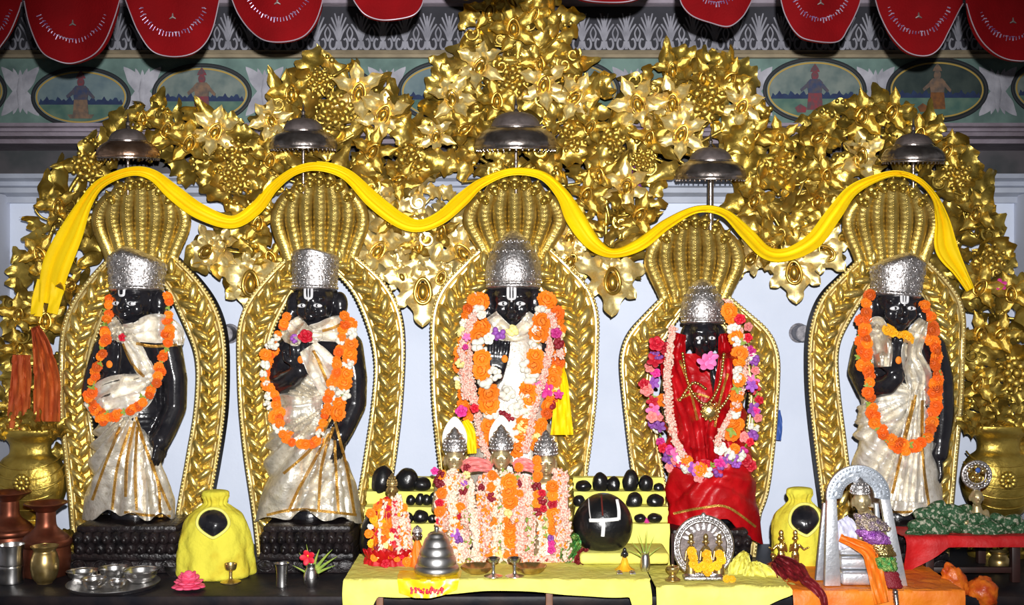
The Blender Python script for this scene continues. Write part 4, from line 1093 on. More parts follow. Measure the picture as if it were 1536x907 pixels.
cloth_band('s2', 'sash', [(462, 520, 30), (482, 550, 46), (500, 580, 44), (500, 612, 24)], 'brocade_light', folds=3)
cloth_band('s2', 'neck_ruff', [(428, 488, 18), (436, 502, 26), (452, 512, 16)], 'brocade', folds=3)
borders('s2', [[(494, 650), (455, 720), (432, 768)], [(502, 660), (505, 720), (508, 768)], [(470, 500), (500, 491), (524, 480)], [(470, 525), (486, 560), (496, 590)], [(497, 625), (470, 670), (425, 710)], [(500, 640), (482, 700), (478, 765)], [(502, 630), (520, 700), (532, 770)], [(400, 772), (450, 764), (535, 772)]])
cloth_band('s2', 'neck_ruff', [(438, 480, 22), (448, 494, 28), (466, 503, 22), (484, 501, 18)], 'brocade_light', folds=2)
tilak('s2', .14, .44, True, .30)
# ---- middle statue
statue('s3', 'middle black stone statue, covered in heavy white, pink and orange garlands', (769, 455), 38, -.05, 0,
       [(769, 505, 32, .06, 0), (769, 525, 52, .08, -.01), (769, 560, 50, .09, -.02), (769, 595, 44, .085, -.01), (769, 630, 48, .09, -.01), (768, 680, 46, .08, 0), (766, 730, 40, .07, 0), (765, 778, 36, .07, .0)],
       [[(812, 520, 0, 20), (816, 565, -.02, 18), (814, 610, -.02, 17), (806, 645, -.04, 15), (802, 658, -.05, 14)],
        [(722, 522, 0, 20), (716, 556, -.04, 18), (728, 574, -.10, 16), (742, 562, -.20, 14)]],
       [((744, 562, -.20), (.10, -.1, 1), (0, -1, 0), 62, .05, .06, -1), ((802, 656, -.055), (-.1, -.25, -1), (-.6, .3, 0), 46, .2, .1, 1)])
crown('s3', 770, 434, 346, 41, .9)
drape('s3', 'robe', [(495, 735, 805, .085), (520, 722, 818, .11), (560, 716, 824, .125), (620, 714, 824, .135), (700, 700, 836, .14), (780, 690, 846, .15)],
      [(770, 540, 10, .8, 400)], 'brocade_light', lambda px, sa: 4 * math.sin(px * .12), .012)
cloth_band('s3', 'neck_ruff', [(734, 474, 26), (748, 492, 28), (769, 501, 22), (790, 492, 28), (804, 474, 26)], 'brocade_light', folds=2)
tilak('s3', .13, .46, True, .18)
# ---- red robed statue
statue('s4', 'smaller black stone statue in a shiny red robe hung with many coloured garlands', (1055, 506), 33, -.02, 0,
       [(1052, 545, 26, .055, 0), (1052, 560, 42, .07, -.01), (1054, 590, 42, .08, -.02), (1056, 620, 38, .075, -.01), (1058, 660, 42, .085, -.01), (1062, 710, 42, .08, 0), (1066, 750, 38, .07, 0), (1068, 800, 36, .07, .0)],
       [[(1094, 556, -.02, 18), (1104, 590, -.06, 16), (1096, 606, -.13, 14), (1084, 594, -.20, 12)],
        [(1012, 560, 0, 18), (1004, 600, -.02, 16), (1012, 630, -.06, 15), (1034, 636, -.12, 13)]],
       [((1084, 595, -.20), (-.06, -.1, 1), (0, -1, 0), 62, .05, .08, 1), ((1036, 636, -.125), (.3, -.4, -1), (0, -1, 0), 44, .2, .1, 1)], ears=1.02, slim=.82)
crown('s4', 1054, 486, 418, 32, .9)
drape('s4', 'robe', [(530, 1020, 1082, .07), (550, 1004, 1098, .10), (590, 996, 1112, .12), (650, 998, 1118, .13), (700, 1004, 1128, .135), (750, 1002, 1134, .14), (792, 1000, 1142, .14)],
      [(1058, 560, 9, .8, 300), (1130, 640, 7, .6, 220), (990, 690, 6, .5, 200)], 'red_satin', lambda px, sa: 24 * clamp((px - 1095) / 45) - 14 * clamp((px - 1060) / 20) * clamp((1110 - px) / 20), .022)
cloth_band('s4', 'shawl', [(1020, 500, 20), (1010, 540, 36), (1022, 590, 44), (1036, 640, 44), (1044, 690, 40)], 'red_satin', folds=3)
cloth_band('s4', 'shawl', [(1086, 500, 14), (1092, 540, 30), (1090, 600, 40), (1080, 650, 40), (1078, 690, 36)], 'red_satin', folds=3, seed=2)
borders('s4', [[(1020, 540), (1034, 580), (1046, 630)], [(1092, 560), (1080, 600), (1072, 640)], [(1016, 600), (1040, 590), (1064, 596)], [(1010, 770), (1050, 762), (1090, 760), (1134, 790)]], 'zari', 3.5)
# ---- rightmost statue
statue('s5', 'rightmost black stone statue in a pleated white drape with one deep orange garland', (1344, 462), 37, .05, 0,
       [(1346, 508, 32, .06, 0), (1347, 525, 52, .075, -.01), (1347, 560, 48, .085, -.02), (1348, 595, 44, .08, -.01), (1350, 630, 46, .085, -.01), (1350, 680, 44, .08, 0), (1350, 730, 38, .07, 0), (1350, 778, 36, .07, .0)],
       [[(1400, 522, -.0, 20), (1412, 570, -.01, 18), (1414, 620, -.01, 17), (1410, 660, -.01, 15), (1408, 680, -.02, 14)],
        [(1298, 524, 0, 20), (1290, 556, -.03, 18), (1302, 582, -.08, 17), (1330, 578, -.14, 15), (1342, 566, -.16, 13)]],
       [((1342, 562, -.165), (.05, -.15, 1), (0, -1, 0), 58, .05, .08, -1), ((1408, 680, -.02), (.1, -.15, -1), (-.6, .3, 0), 46, .2, .1, 1)], ears=1.06)
crown('s5', 1343, 446, 378, 37, .5, .10, peak=(8, .42, .1))
drape('s5', 'skirt', [(574, 1304, 1392, .09), (600, 1292, 1396, .11), (650, 1286, 1402, .125), (690, 1286, 1406, .13), (735, 1290, 1412, .135), (768, 1296, 1418, .14)],
      [(1378, 590, 15, 1.0, 400), (1270, 640, 8, .5, 120)], 'brocade_light', lambda px, sa: 6 * math.sin(px * .14), .034)
cloth_band('s5', 'shoulder_cloth', [(1306, 500, 14), (1316, 488, 26), (1322, 520, 34), (1324, 550, 26)], 'brocade', folds=3)
cloth_band('s5', 'shoulder_cloth', [(1386, 480, 14), (1376, 500, 28), (1368, 530, 30), (1378, 565, 40), (1376, 590, 24)], 'brocade', folds=3, seed=3)
cloth_band('s5', 'pleated_front', [(1378, 585, 22), (1372, 640, 30), (1366, 700, 44), (1362, 752, 56)], 'brocade_light', folds=5, amp=.008, nv=26)
borders('s5', [[(1374, 592), (1360, 650), (1338, 740)], [(1384, 600), (1384, 680), (1394, 760)], [(1370, 600), (1358, 650), (1352, 680)], [(1300, 762), (1350, 768), (1414, 762)]])
tilak('s5', .12, .5, True, .22)
# ------------------------------------------------------------------ blossoms
def blossom_mb(kind, seed=0):
    rr = random.Random(seed); mb = MB()
    if kind == 'marigold':       # ruffled ball, radius about 1
        mb.ell((0, 0, 0), (.72, .72, .5), None, 12, 8)
        for ring, (th, n, L) in enumerate(((1.45, 13, .55), (1.1, 12, .52), (.75, 9, .46), (.35, 6, .38))):
            for i in range(n):
                a = 2 * PI * (i + .5 * (ring % 2)) / n + rr.uniform(-.12, .12); t = th + rr.uniform(-.12, .12)
                d = Vector((math.sin(t) * math.cos(a), math.sin(t) * math.sin(a), math.cos(t) * .75))
                s = Vector((-math.sin(a), math.cos(a), 0)); up = d.cross(s)
                b = d * .5; w = .23
                vs = [b - s * w * .6, b + s * w * .6, b + d * L * .7 + s * w - up * .05, b + d * L * .7 - s * w - up * .05, b + d * L + up * .12]
                mb.add(vs, [(0, 1, 2, 3), (3, 2, 4)])
    elif kind == 'rose':
        for ring, (n, r, t) in enumerate(((5, .55, 1.25), (4, .42, .85), (3, .28, .45))):
            for i in range(n):
                a = 2 * PI * (i + .5 * ring) / n + rr.uniform(-.2, .2)
                M = Matrix.Rotation(a, 4, 'Z') @ Matrix.Translation((0, r * .55, .12 * ring)) @ Matrix.Rotation(PI / 2 - t, 4, 'X')
                mb.ell((0, .12, 0), (.40 - .06 * ring, .42 - .05 * ring, .10), M, 10, 7)
        mb.ell((0, 0, .15), (.25, .25, .25), None, 8, 6)
    elif kind == 'star':         # open five petal flower
        for i in range(5):
            M = Matrix.Rotation(2 * PI * i / 5 + .2, 4, 'Z') @ Matrix.Rotation(.35, 4, 'X')
            mb.ell((0, .55, 0), (.34, .48, .09), M, 10, 6)
        mb.ell((0, 0, .08), (.2, .2, .16), None, 8, 6)
    elif kind == 'cluster':      # a puff of small buds
        for i in range(13):
            d = Vector((rr.gauss(0, 1), rr.gauss(0, 1), rr.gauss(0, .6))).normalized() * rr.uniform(.3, .68)
            mb.ell(tuple(d), (.36, .36, .32), None, 8, 6)
    elif kind == 'sprig':
        for i in range(5):
            mb.merge(leaf_mb(rr.uniform(.6, .9), .2, 1, .2, .2, .04, 7, 5, .05), Matrix.Rotation(rr.uniform(0, 6.28), 4, 'Z') @ Matrix.Rotation(rr.uniform(.1, .6), 4, 'X'))
    return mb
_BL = {}
def blossom(kind, mt, seed=0):
    key = (kind, mt, seed)
    if key not in _BL: _BL[key] = blossom_mb(kind, seed).mesh('flower', mt, smooth=70)
    return _BL[key]
BK = {'m': ('marigold', 'marigold'), 'd': ('marigold', 'marigold_deep'), 'y': ('marigold', 'marigold_yellow'), 'w': ('cluster', 'white_flower'), 'W': ('rose', 'white_flower'),
      'p': ('star', 'pink_flower'), 'P': ('rose', 'pink_flower'), 'g': ('rose', 'magenta_flower'), 'G': ('star', 'magenta_flower'), 'r': ('rose', 'red_flower'), 'R': ('star', 'red_flower'), 'k': ('cluster', 'dark_red_flower'),
      'o': ('rose', 'rose_flower'), 'u': ('star', 'purple_flower'), 'U': ('cluster', 'purple_flower'), 'c': ('cluster', 'pale_yellow_flower'), 'l': ('sprig', 'leaf_green')}
NAMES = {'m': 'marigold', 'd': 'marigold', 'y': 'marigold', 'w': 'white_flower', 'W': 'white_flower', 'p': 'pink_flower', 'P': 'pink_flower', 'g': 'magenta_flower', 'G': 'magenta_flower', 'r': 'red_flower', 'R': 'red_flower',
         'k': 'dark_red_flower', 'o': 'rose', 'u': 'purple_flower', 'U': 'purple_flower', 'c': 'yellow_flower', 'l': 'leaf_sprig'}
GTREES = {}
def face_cam(p, size, rr, tilt=.5):
    z = (CAM - p).normalized()
    q = z.to_track_quat('Z', 'Y')
    return Matrix.Translation(p) @ q.to_matrix().to_4x4() @ Matrix.Rotation(rr.uniform(0, 6.28), 4, 'Z') @ Matrix.Rotation(rr.uniform(-tilt, tilt), 4, 'X') @ Matrix.Rotation(rr.uniform(-tilt, tilt), 4, 'Y') @ Matrix.Scale(size, 4)
def path3(pts, key, step, off, relax=8, dflt=None):
    """even points along a pixel path, lying on the statue"""
    S = resample(spline(pts, 160), step)
    trees = STAT[key]['trees'] if key else []
    ys = []
    for q in S:
        h = hit(q[0], q[1], trees) if trees else None
        ys.append(h.y if h is not None else None)
    good = [y for y in ys if y is not None] or [dflt if dflt is not None else YST - .08]
    last = good[0]
    for i, y in enumerate(ys):
        if y is None: ys[i] = last
        else: last = y
    for _ in range(relax):      # a hanging string bridges hollows
        ys = [min(ys[i], (ys[max(i - 1, 0)] + ys[min(i + 1, len(ys) - 1)]) / 2) for i in range(len(ys))]
    return [(q[0], q[1], y - off) for q, y in zip(S, ys)]
def garland(name, label, key, paths, seed=1, group='flower garlands on the statues', cat='garland', loc=None, dflt=None):
    """paths: list of (points, step px, size px, pattern string, jitter px, offset m)"""
    rr = random.Random(seed)
    first = paths[0][0][0]
    t = thing(name, label, cat, loc or W(first[0], first[1], YST - .2), group)
    st = MB()
    for (pts, step, size, pat, jit, off) in paths:
        P = path3(pts, key, step, off, 8, dflt)
        if len(P) > 1: st.tube([W(*p) + Vector((0, .004, 0)) for p in P], SZ(1.2, -.2), 5)
        for i, (x, y, d) in enumerate(P):
            ch = pat[i % len(pat)]
            if ch == '.': continue
            kd, mt = BK[ch]
            p = W(x + rr.uniform(-jit, jit), y + rr.uniform(-jit, jit), d + rr.uniform(-.004, .004))
            inst(t, NAMES[ch], blossom(kd, mt, rr.randrange(2)), face_cam(p, SZ(size * .5 * rr.uniform(.85, 1.15), -.2), rr))
    part(t, 'string', st, 'leaf_green')
    return t
def scatter(t, items, key, off=.012, seed=1, size=1.0):
    """single blossoms (letter, px, py, size px) added to a garland"""
    rr = random.Random(seed)
    for ch, x, y, s in items:
        h = hit(x, y, STAT[key]['trees'], YST - .16)
        kd, mt = BK[ch]
        inst(t, NAMES[ch], blossom(kd, mt, rr.randrange(2)), face_cam(W(x, y, h.y - off), SZ(s * .5 * size, -.2), rr, .35))
def buds(t, name, pts, key, width, mt, seed=1, dens=1.0, off=.016, bud=3.4, dflt=None, label=None, col2=None):
    """a thick strand of tiny tuberose buds, nobody could count them"""
    rr = random.Random(seed); P = path3(pts, key, 2.0, off, 10, dflt); mb = MB()
    core = [W(*p) + Vector((0, .006, 0)) for p in P[::3]]
    if len(core) > 1: mb.tube(core, SZ(width * .36, -.25), 8, flat=.8)
    for (x, y, d) in P:
        for _ in range(max(1, int(dens * width / 5))):
            a = rr.uniform(-1, 1); q = math.sqrt(max(0, 1 - a * a))
            p = W(x + a * width * .5, y + rr.uniform(-1.5, 1.5), d - SZ(width * .42, -.25) * q * rr.uniform(.7, 1.05))
            r = SZ(bud * rr.uniform(.75, 1.25) * .5, -.25)
            M = Matrix.Translation(p) @ Matrix.Rotation(rr.uniform(-1.2, 1.2), 4, 'Y') @ Matrix.Rotation(rr.uniform(-.6, .6), 4, 'X')
            if col2: mb.cur = 1 if rr.random() < .16 else 0
            mb.ell((0, 0, 0), (r * .8, r * .8, r * 1.35), M, 6, 4)
    mb.cur = 0
    return part(t, name, mb, [mt, col2] if col2 else mt, label, smooth=80, kind='stuff')

# ---- leftmost statue
g = garland('marigold_garland', 'thin orange marigold garland looped on the leftmost statue', 's1',
        [([(164, 448), (158, 490), (152, 535), (140, 575), (136, 604), (158, 622), (192, 616), (220, 592), (238, 556), (245, 530), (253, 490), (252, 446)], 7.5, 16, 'dmldmldm', 3.5, .014),
         ([(134, 588), (142, 610), (150, 632), (165, 628)], 9, 14, 'dm', 4, .012)], 11)
garland('bloom', 'crimson bloom tucked at the neck of the leftmost statue', 's1', [([(183, 506), (184, 507)], 40, 17, 'r', 0, .012)], 2, 'single blooms', 'flower')
# ---- second statue
g = garland('marigold_garland', 'orange and white garland hanging in two rows on the second statue from the left', 's2',
        [([(430, 474), (416, 508), (404, 545), (398, 566), (411, 592), (420, 625), (424, 648), (438, 662), (462, 664), (476, 658), (484, 630), (492, 600), (500, 570), (508, 535), (514, 500), (516, 470)], 9, 15, 'mmdmwmmd', 2.5, .016),
         ([(526, 486), (528, 505), (525, 530), (518, 565), (512, 598), (500, 632)], 15, 24, 'mwmmwm', 1, .020),
         ([(404, 515), (396, 555), (404, 585), (402, 610)], 16, 17, 'wmw', 2, .014)], 12)
scatter(g, [('w', 416, 640, 22), ('w', 447, 657, 20), ('w', 474, 632, 16), ('w', 410, 516, 20), ('m', 432, 655, 22), ('m', 474, 660, 24), ('m', 414, 625, 24), ('m', 525, 538, 24)], 's2')
garland('bloom', 'large crimson bloom over the raised hand of the second statue', 's2', [([(458, 505), (459, 506)], 40, 28, 'r', 0, .02)], 3, 'single blooms', 'flower')
garland('bloom', 'purple bloom beside the large crimson one on the second statue', 's2', [([(441, 508), (442, 509)], 40, 18, 'U', 0, .02)], 4, 'single blooms', 'flower')
# ---- middle statue: pink bud strands, marigold and white clusters
g = garland('marigold_garland', 'broad garland of orange and white clusters on the middle statue', 's3',
        [([(722, 452), (720, 484), (721, 514), (723, 545), (732, 590), (736, 640), (744, 670)], 17, 30, 'mwmmwm', 2, .03),
         ([(818, 450), (812, 484), (806, 516), (802, 545), (794, 580), (790, 620), (780, 670)], 17, 30, 'mwmmwm', 2, .03),
         ([(828, 455), (838, 490), (836, 530), (834, 565), (826, 600), (812, 640), (800, 670)], 13, 22, 'mdmmcm', 3, .03),
         ([(708, 450), (698, 480), (694, 520), (690, 560), (694, 600), (706, 640), (722, 672)], 13, 20, 'mdmwcm', 3, .03)], 13)
scatter(g, [('g', 834, 500, 22), ('k', 838, 514, 20), ('k', 824, 606, 26), ('G', 820, 585, 26), ('p', 806, 580, 22), ('g', 692, 617, 24), ('U', 748, 500, 24), ('k', 716, 522, 16), ('r', 712, 612, 18), ('k', 752, 624, 20), ('k', 764, 626, 18),
            ('c', 768, 496, 22), ('W', 806, 494, 24), ('W', 734, 508, 22), ('w', 790, 550, 26), ('w', 800, 556, 22), ('w', 742, 560, 24), ('c', 832, 556, 20), ('c', 702, 540, 18), ('c', 690, 545, 16), ('w', 760, 590, 30), ('w', 772, 615, 30), ('w', 786, 600, 26), ('w', 752, 640, 26), ('c', 784, 640, 24), ('c', 792, 656, 22), ('w', 770, 655, 26), ('W', 722, 472, 18), ('m', 775, 672, 28), ('m', 800, 640, 22), ('m', 828, 570, 28), ('m', 790, 590, 24), ('G', 838, 592, 16), ('p', 700, 505, 14), ('g', 698, 520, 12)], 's3', .034)
for i, pts in enumerate(([(718, 440), (708, 485), (704, 530), (708, 580), (716, 625), (726, 668), (736, 690)], [(712, 470), (694, 520), (696, 560), (700, 600)],
                         [(814, 442), (822, 478), (824, 520), (816, 560), (804, 600), (796, 640), (786, 680)], [(826, 470), (838, 510), (838, 540)])):
    buds(g, 'bud_strand', pts, 's3', 13, 'tuberose', 20 + i, 1.5, .046, 4, None, 'pale pink strand of small buds')
# ---- red robed statue
g = garland('flower_garland', 'garland of red, purple, pink and white flowers on the red robed statue', 's4',
        [([(986, 520), (980, 552), (976, 590), (982, 625), (992, 655), (1008, 685), (1034, 702), (1064, 704), (1092, 696), (1114, 676), (1128, 645), (1134, 600), (1132, 555), (1122, 510)], 11, 21, 'rUwogurlRpoUwg', 6, .03),
         ([(1000, 680), (1030, 694), (1060, 696), (1090, 690), (1110, 666)], 13, 20, 'guwmpr', 6, .03),
         ([(1096, 466), (1104, 500), (1108, 525), (1107, 560), (1104, 600), (1098, 640), (1090, 655)], 13, 23, 'mmwml', 2, .03)], 14)
scatter(g, [('r', 984, 516, 30), ('r', 996, 522, 26), ('R', 982, 541, 26), ('U', 988, 534, 16), ('o', 970, 584, 26), ('r', 966, 576, 22), ('m', 994, 600, 20), ('m', 1098, 648, 28), ('m', 1108, 636, 20), ('W', 1080, 672, 26), ('p', 1016, 680, 28), ('g', 1004, 676, 26), ('u', 1010, 690, 24), ('R', 1022, 690, 24),
            ('o', 1116, 655, 22), ('U', 1103, 678, 24), ('u', 1128, 578, 20), ('w', 1106, 566, 18), ('o', 978, 625, 22), ('o', 1005, 700, 22), ('o', 1048, 716, 20), ('m', 1052, 704, 22), ('U', 1078, 706, 22), ('w', 1062, 708, 20), ('r', 1118, 690, 26), ('r', 1126, 698, 24), ('w', 1030, 700, 22), ('r', 1110, 478, 22), ('o', 1122, 490, 18), ('w', 1104, 512, 18), ('u', 990, 640, 18)], 's4', .036)
for i, pts in enumerate(([(1010, 490), (1004, 530), (1002, 575), (1004, 620), (1014, 660), (1026, 684)], [(1092, 450), (1106, 490), (1116, 530), (1114, 570), (1102, 610), (1086, 640), (1074, 668)])):
    buds(g, 'bud_strand', pts, 's4', 13, 'tuberose', 30 + i, 1.5, .046, 4, None, 'pale pink strand of small buds')
garland('bloom', 'bright pink bloom beside the raised hand of the red robed statue', 's4', [([(1058, 544), (1070, 536)], 10, 26, 'p', 3, .10)], 5, 'single blooms', 'flower')
# gold jewellery over the red robe
t = thing('gold_necklace', 'gold necklace with a round pendant on the red robe', 'necklace', W(1046, 560, -.3), None)
m = MB()
for pts in ([(1024, 530), (1034, 580), (1058, 606), (1078, 580), (1086, 530)], [(1020, 600), (1040, 574), (1060, 584)], [(1060, 620), (1080, 612), (1096, 590)]):
    for x, y, d in path3(pts, 's4', 4.5, .014): m.ell(tuple(W(x, y, d)), SZ(2.6, -.25), None, 8, 6)
part(t, 'chain', m, 'brass_bright', smooth=70)
p = W(1065, 617, hit(1065, 617, STAT['s4']['trees'], -.3).y - .012)
m = MB().lathe([(SZ(11), 0), (SZ(12), .006), (SZ(9), .010), (SZ(5), .014), (.0005, .015)], Matrix.Translation(p) @ FRONT, 20)
for i in range(12): m.ell(tuple(p + Vector((SZ(12) * math.cos(i * PI / 6), -.006, SZ(12) * math.sin(i * PI / 6)))), SZ(2.6), None, 8, 6)
part(t, 'pendant', m, 'brass_bright', smooth=60)
# ---- rightmost statue
g = garland('marigold_garland', 'deep orange marigold garland hanging to the knees of the rightmost statue', 's5',
        [([(1302, 446), (1298, 490), (1299, 530), (1304, 570), (1306, 605), (1316, 638), (1338, 662), (1364, 668), (1388, 656), (1402, 622), (1407, 575), (1404, 530), (1396, 490), (1388, 450)], 7.5, 18, 'dmlddlmd', 3, .016),
         ([(1296, 480), (1294, 530), (1298, 565)], 8, 18, 'dmdl', 5, .014), ([(1396, 500), (1404, 550), (1402, 600), (1394, 640)], 8, 18, 'dmdl', 6, .018), ([(1340, 668), (1364, 674), (1384, 664)], 9, 15, 'md', 3, .016)], 15)
t = thing('flower_arc', 'short arc of yellow flowers under the chin of the rightmost statue', 'garland', W(1348, 500, -.3), None)
rr = random.Random(4)
for i, (x, y, d) in enumerate(path3([(1332, 494), (1346, 499), (1356, 503), (1366, 510)], 's5', 5, .012)):
    inst(t, 'marigold', blossom('marigold', 'marigold_yellow', i % 2), face_cam(W(x, y, d), SZ(9, -.2), rr))

# marks on the raised palms
for key, x, y in (('s1', 164, 546), ('s2', 451, 539), ('s3', 757, 538), ('s4', 1082, 575), ('s5', 1348, 540)):
    h = hit(x, y, STAT[key]['trees'][:1], -.34)
    part(STAT[key]['root'], 'palm_mark', MB().ell(tuple(h), (SZ(4.5), .004, SZ(5.5)), None, 12, 8), 'marigold', 'orange dab on the raised palm')

# ------------------------------------------------------------------ long yellow satin swag over the five hoods
SW = [(72, 455, 30, -.10), (84, 400, 42, -.13), (106, 350, 36, -.16), (128, 304, 20, -.20), (152, 274, 14, -.25), (194, 257, 12, -.29), (228, 262, 15, -.29), (262, 290, 22, -.22), (300, 317, 22, -.15), (348, 333, 17, -.12), (384, 312, 18, -.14), (410, 280, 14, -.20),
      (442, 256, 11, -.28), (478, 249, 12, -.30), (520, 262, 15, -.28), (560, 300, 22, -.19), (600, 330, 21, -.14), (630, 338, 17, -.12), (662, 325, 19, -.14), (692, 299, 20, -.20), (722, 274, 13, -.27), (766, 257, 10, -.30), (812, 262, 12, -.29), (843, 290, 18, -.24),
      (864, 328, 28, -.17), (890, 364, 22, -.14), (920, 379, 13, -.12), (960, 366, 18, -.14), (1000, 336, 16, -.22), (1045, 314, 11, -.30), (1086, 319, 13, -.29), (1120, 350, 20, -.20), (1150, 379, 20, -.14), (1182, 381, 20, -.12), (1220, 361, 25, -.15), (1250, 322, 24, -.20),
      (1277, 287, 18, -.26), (1312, 268, 12, -.30), (1346, 260, 9, -.31), (1378, 270, 8, -.29), (1402, 296, 10, -.23), (1414, 332, 22, -.16), (1420, 372, 34, -.13), (1440, 406, 20, -.12), (1456, 434, 12, -.12)]
t = thing('satin_swag', 'long bright yellow satin cloth swagged across all five serpent hoods', 'swag', W(768, 257, -.2))
m = MB(); ribbon(m, SW, .003, 2, .007, 420, 13)
part(t, 'cloth', m, 'swag', smooth=70)
m = MB(); ribbon(m, [(88, 425, 22, -.12), (84, 445, 18, -.12), (78, 470, 16, -.11)], .003, 1, .004, 24, 7)
part(t, 'loose_end', m, 'swag', smooth=70)
m = MB(); ribbon(m, [(64, 420, 16, -.10), (58, 445, 18, -.10), (54, 474, 18, -.10)], .003, 1, .004, 24, 7)
part(t, 'loose_end', m, 'swag', smooth=70)
def hung(name, label, pts, mt, folds=2, amp=.008, cat='cloth', n=40, nv=17, group=None):
    m = MB(); ribbon(m, pts, .003, folds, amp, n, nv)
    return solo(name, m, mt, label, cat, W(pts[0][0], pts[0][1], pts[0][3]), group, smooth=70)
hung('hanging_cloth', 'shorter faded orange cloth hanging at the far left edge', [(32, 532, 26, -.12), (31, 570, 30, -.13), (28, 610, 32, -.13), (24, 643, 30, -.13)], 'saffron', 2, .010, group='orange cloths')
hung('hanging_cloth', 'longer faded orange cloth tied to the left vine screen', [(52, 490, 12, -.13), (62, 520, 26, -.14), (70, 570, 38, -.15), (70, 632, 40, -.15)], 'saffron', 3, .012, group='orange cloths')
hung('hanging_cloth', 'plain yellow satin cloth hanging right of the middle statue', [(840, 545, 10, -.22), (842, 580, 20, -.24), (843, 620, 28, -.25), (843, 652, 34, -.25)], 'swag', 2, .007)
hung('hanging_cloth', 'narrow yellow satin strip between the two left figures in front of the middle statue', [(698, 630, 10, -.34), (706, 652, 15, -.35), (708, 680, 13, -.35)], 'swag', 1, .005)
hung('blue_tassel', 'small blue and ochre tassel hanging right of the red robed statue', [(1168, 615, 5, .05), (1169, 640, 9, .05), (1167, 660, 9, .05)], 'blue_cord', 1, .003, 'tassel')
for x, y, mt, lab in ((940, 285, 'purple_flower', 'purple tinsel thread caught on the leaves right of the middle statue'),):
    m = MB(); ribbon(m, [(965, 180, 6, .0), (968, 215, 5, .0), (950, 250, 6, .0), (966, 300, 8, -.02), (967, 330, 5, -.02)], .003, 1, .003, 40, 5)
    solo('tinsel_thread', m, 'purple_tinsel', lab, 'tinsel')
garland('bloom', 'magenta bloom tucked in the right vine screen', None, [([(1500, 428), (1501, 429)], 40, 20, 'G', 0, .03)], 5, 'single blooms', 'flower', None, -.04)
# ------------------------------------------------------------------ vessels, tables, small idols and offerings
def yb(py, z=ZP): return F * (HC - z) / (py - CY) - D
def vessel(name, label, cat, px, pb, prof, mt, z=ZP, group=None, pname='body', seg=40, flute=None, extra=None, y=None):
    """prof in pixels (radius, height above the base)"""
    y = yb(pb, z) if y is None else y
    k = SZ(1, y); c = W(px, pb, y); c.z = z
    t = thing(name, label, cat, c, group)
    part(t, pname, MB().lathe([(max(r * k, 1e-4), h * k) for r, h in prof], Matrix.Translation(c), seg, flute), mt, smooth=45)
    if extra:
        for nm, pf, m2 in extra: part(t, nm, MB().lathe([(max(r * k, 1e-4), h * k) for r, h in pf], Matrix.Translation(c), seg), m2, smooth=45)
    return t, c, k
def sm(prof, n=40): return [(max(r, 1e-4), z) for r, z in spline(prof, n)]
def hollow(outer, th=1.2):
    """open vessel: outer wall and inner wall"""
    return outer + [(max(r - th, .1), max(z, outer[0][1] + th)) for r, z in reversed(outer)]

# left corner
for px, pb, lab in ((14, 846, 'copper water pot at the far left edge behind the steel tumbler'), (69, 862, 'copper water pot with a flared neck behind the small brass pot')):
    body = sm([(30, 0), (34, 4), (36, 30), (34, 48), (35, 52), (30, 60), (20, 68), (15, 76), (14, 96)], 50)
    vessel('copper_pot', lab, 'pot', px, pb, hollow(body, 1.5), 'copper', group='copper pots', extra=[('rim', sm([(13, 94), (16, 97), (25, 104), (31, 107), (31, 109), (24, 107), (14, 99)], 24), 'copper'), ('girdle', sm([(34.5, 44), (37.5, 47), (37.5, 52), (34.5, 55)], 12), 'copper')])
vessel('steel_tumbler', 'wide steel tumbler at the far left edge', 'tumbler', 17, 874, hollow(sm([(17, 0), (18, 2), (17.5, 15), (18, 25), (17.2, 27), (18, 29), (18, 45), (19.5, 56), (20, 58)], 40)), 'steel', group='steel tumblers')
vessel('brass_pot', 'small bulging brass pot beside the wide steel tumbler', 'pot', 67, 874, hollow(sm([(11, 0), (12, 2), (17, 8), (20, 20), (20.5, 32), (18, 43), (16, 48), (17, 51), (20, 55), (20.5, 56)], 40)), 'brass')
vessel('steel_plate', 'round steel plate carrying the bowls before the leftmost pedestal', 'plate', 170, 876, [(40, 0), (62, 1), (66, 6), (68, 7), (68, 8), (65, 7), (60, 3), (.1, 2.5)], 'steel', y=-.565)
zb = ZP + .008
for px, pb, r, h, lab in ((124, 870, 22, 14, 'steel bowl at the left of the round plate'), (171, 868, 21, 17, 'steel bowl at the back of the round plate'), (211, 871, 25, 17, 'steel bowl at the right of the round plate'), (141, 881, 17, 14, 'small steel bowl at the front of the round plate'), (176, 880, 13, 9, 'smallest steel bowl, at the front between the others on the plate')):
    o = sm([(r * .62, 0), (r * .66, 1.2), (r * .9, h * .45), (r, h * .9), (r * 1.08, h), (r * 1.1, h + .8)], 24)
    vessel('steel_bowl', lab, 'bowl', px, pb, hollow(o), 'steel', z=zb, group='steel bowls on the plate')
vessel('steel_bowl', 'shallow steel bowl behind the pink bloom on the platform', 'bowl', 266, 862, hollow(sm([(12, 0), (13, 1.5), (18, 8), (20, 15), (22, 17)], 24)), 'steel')
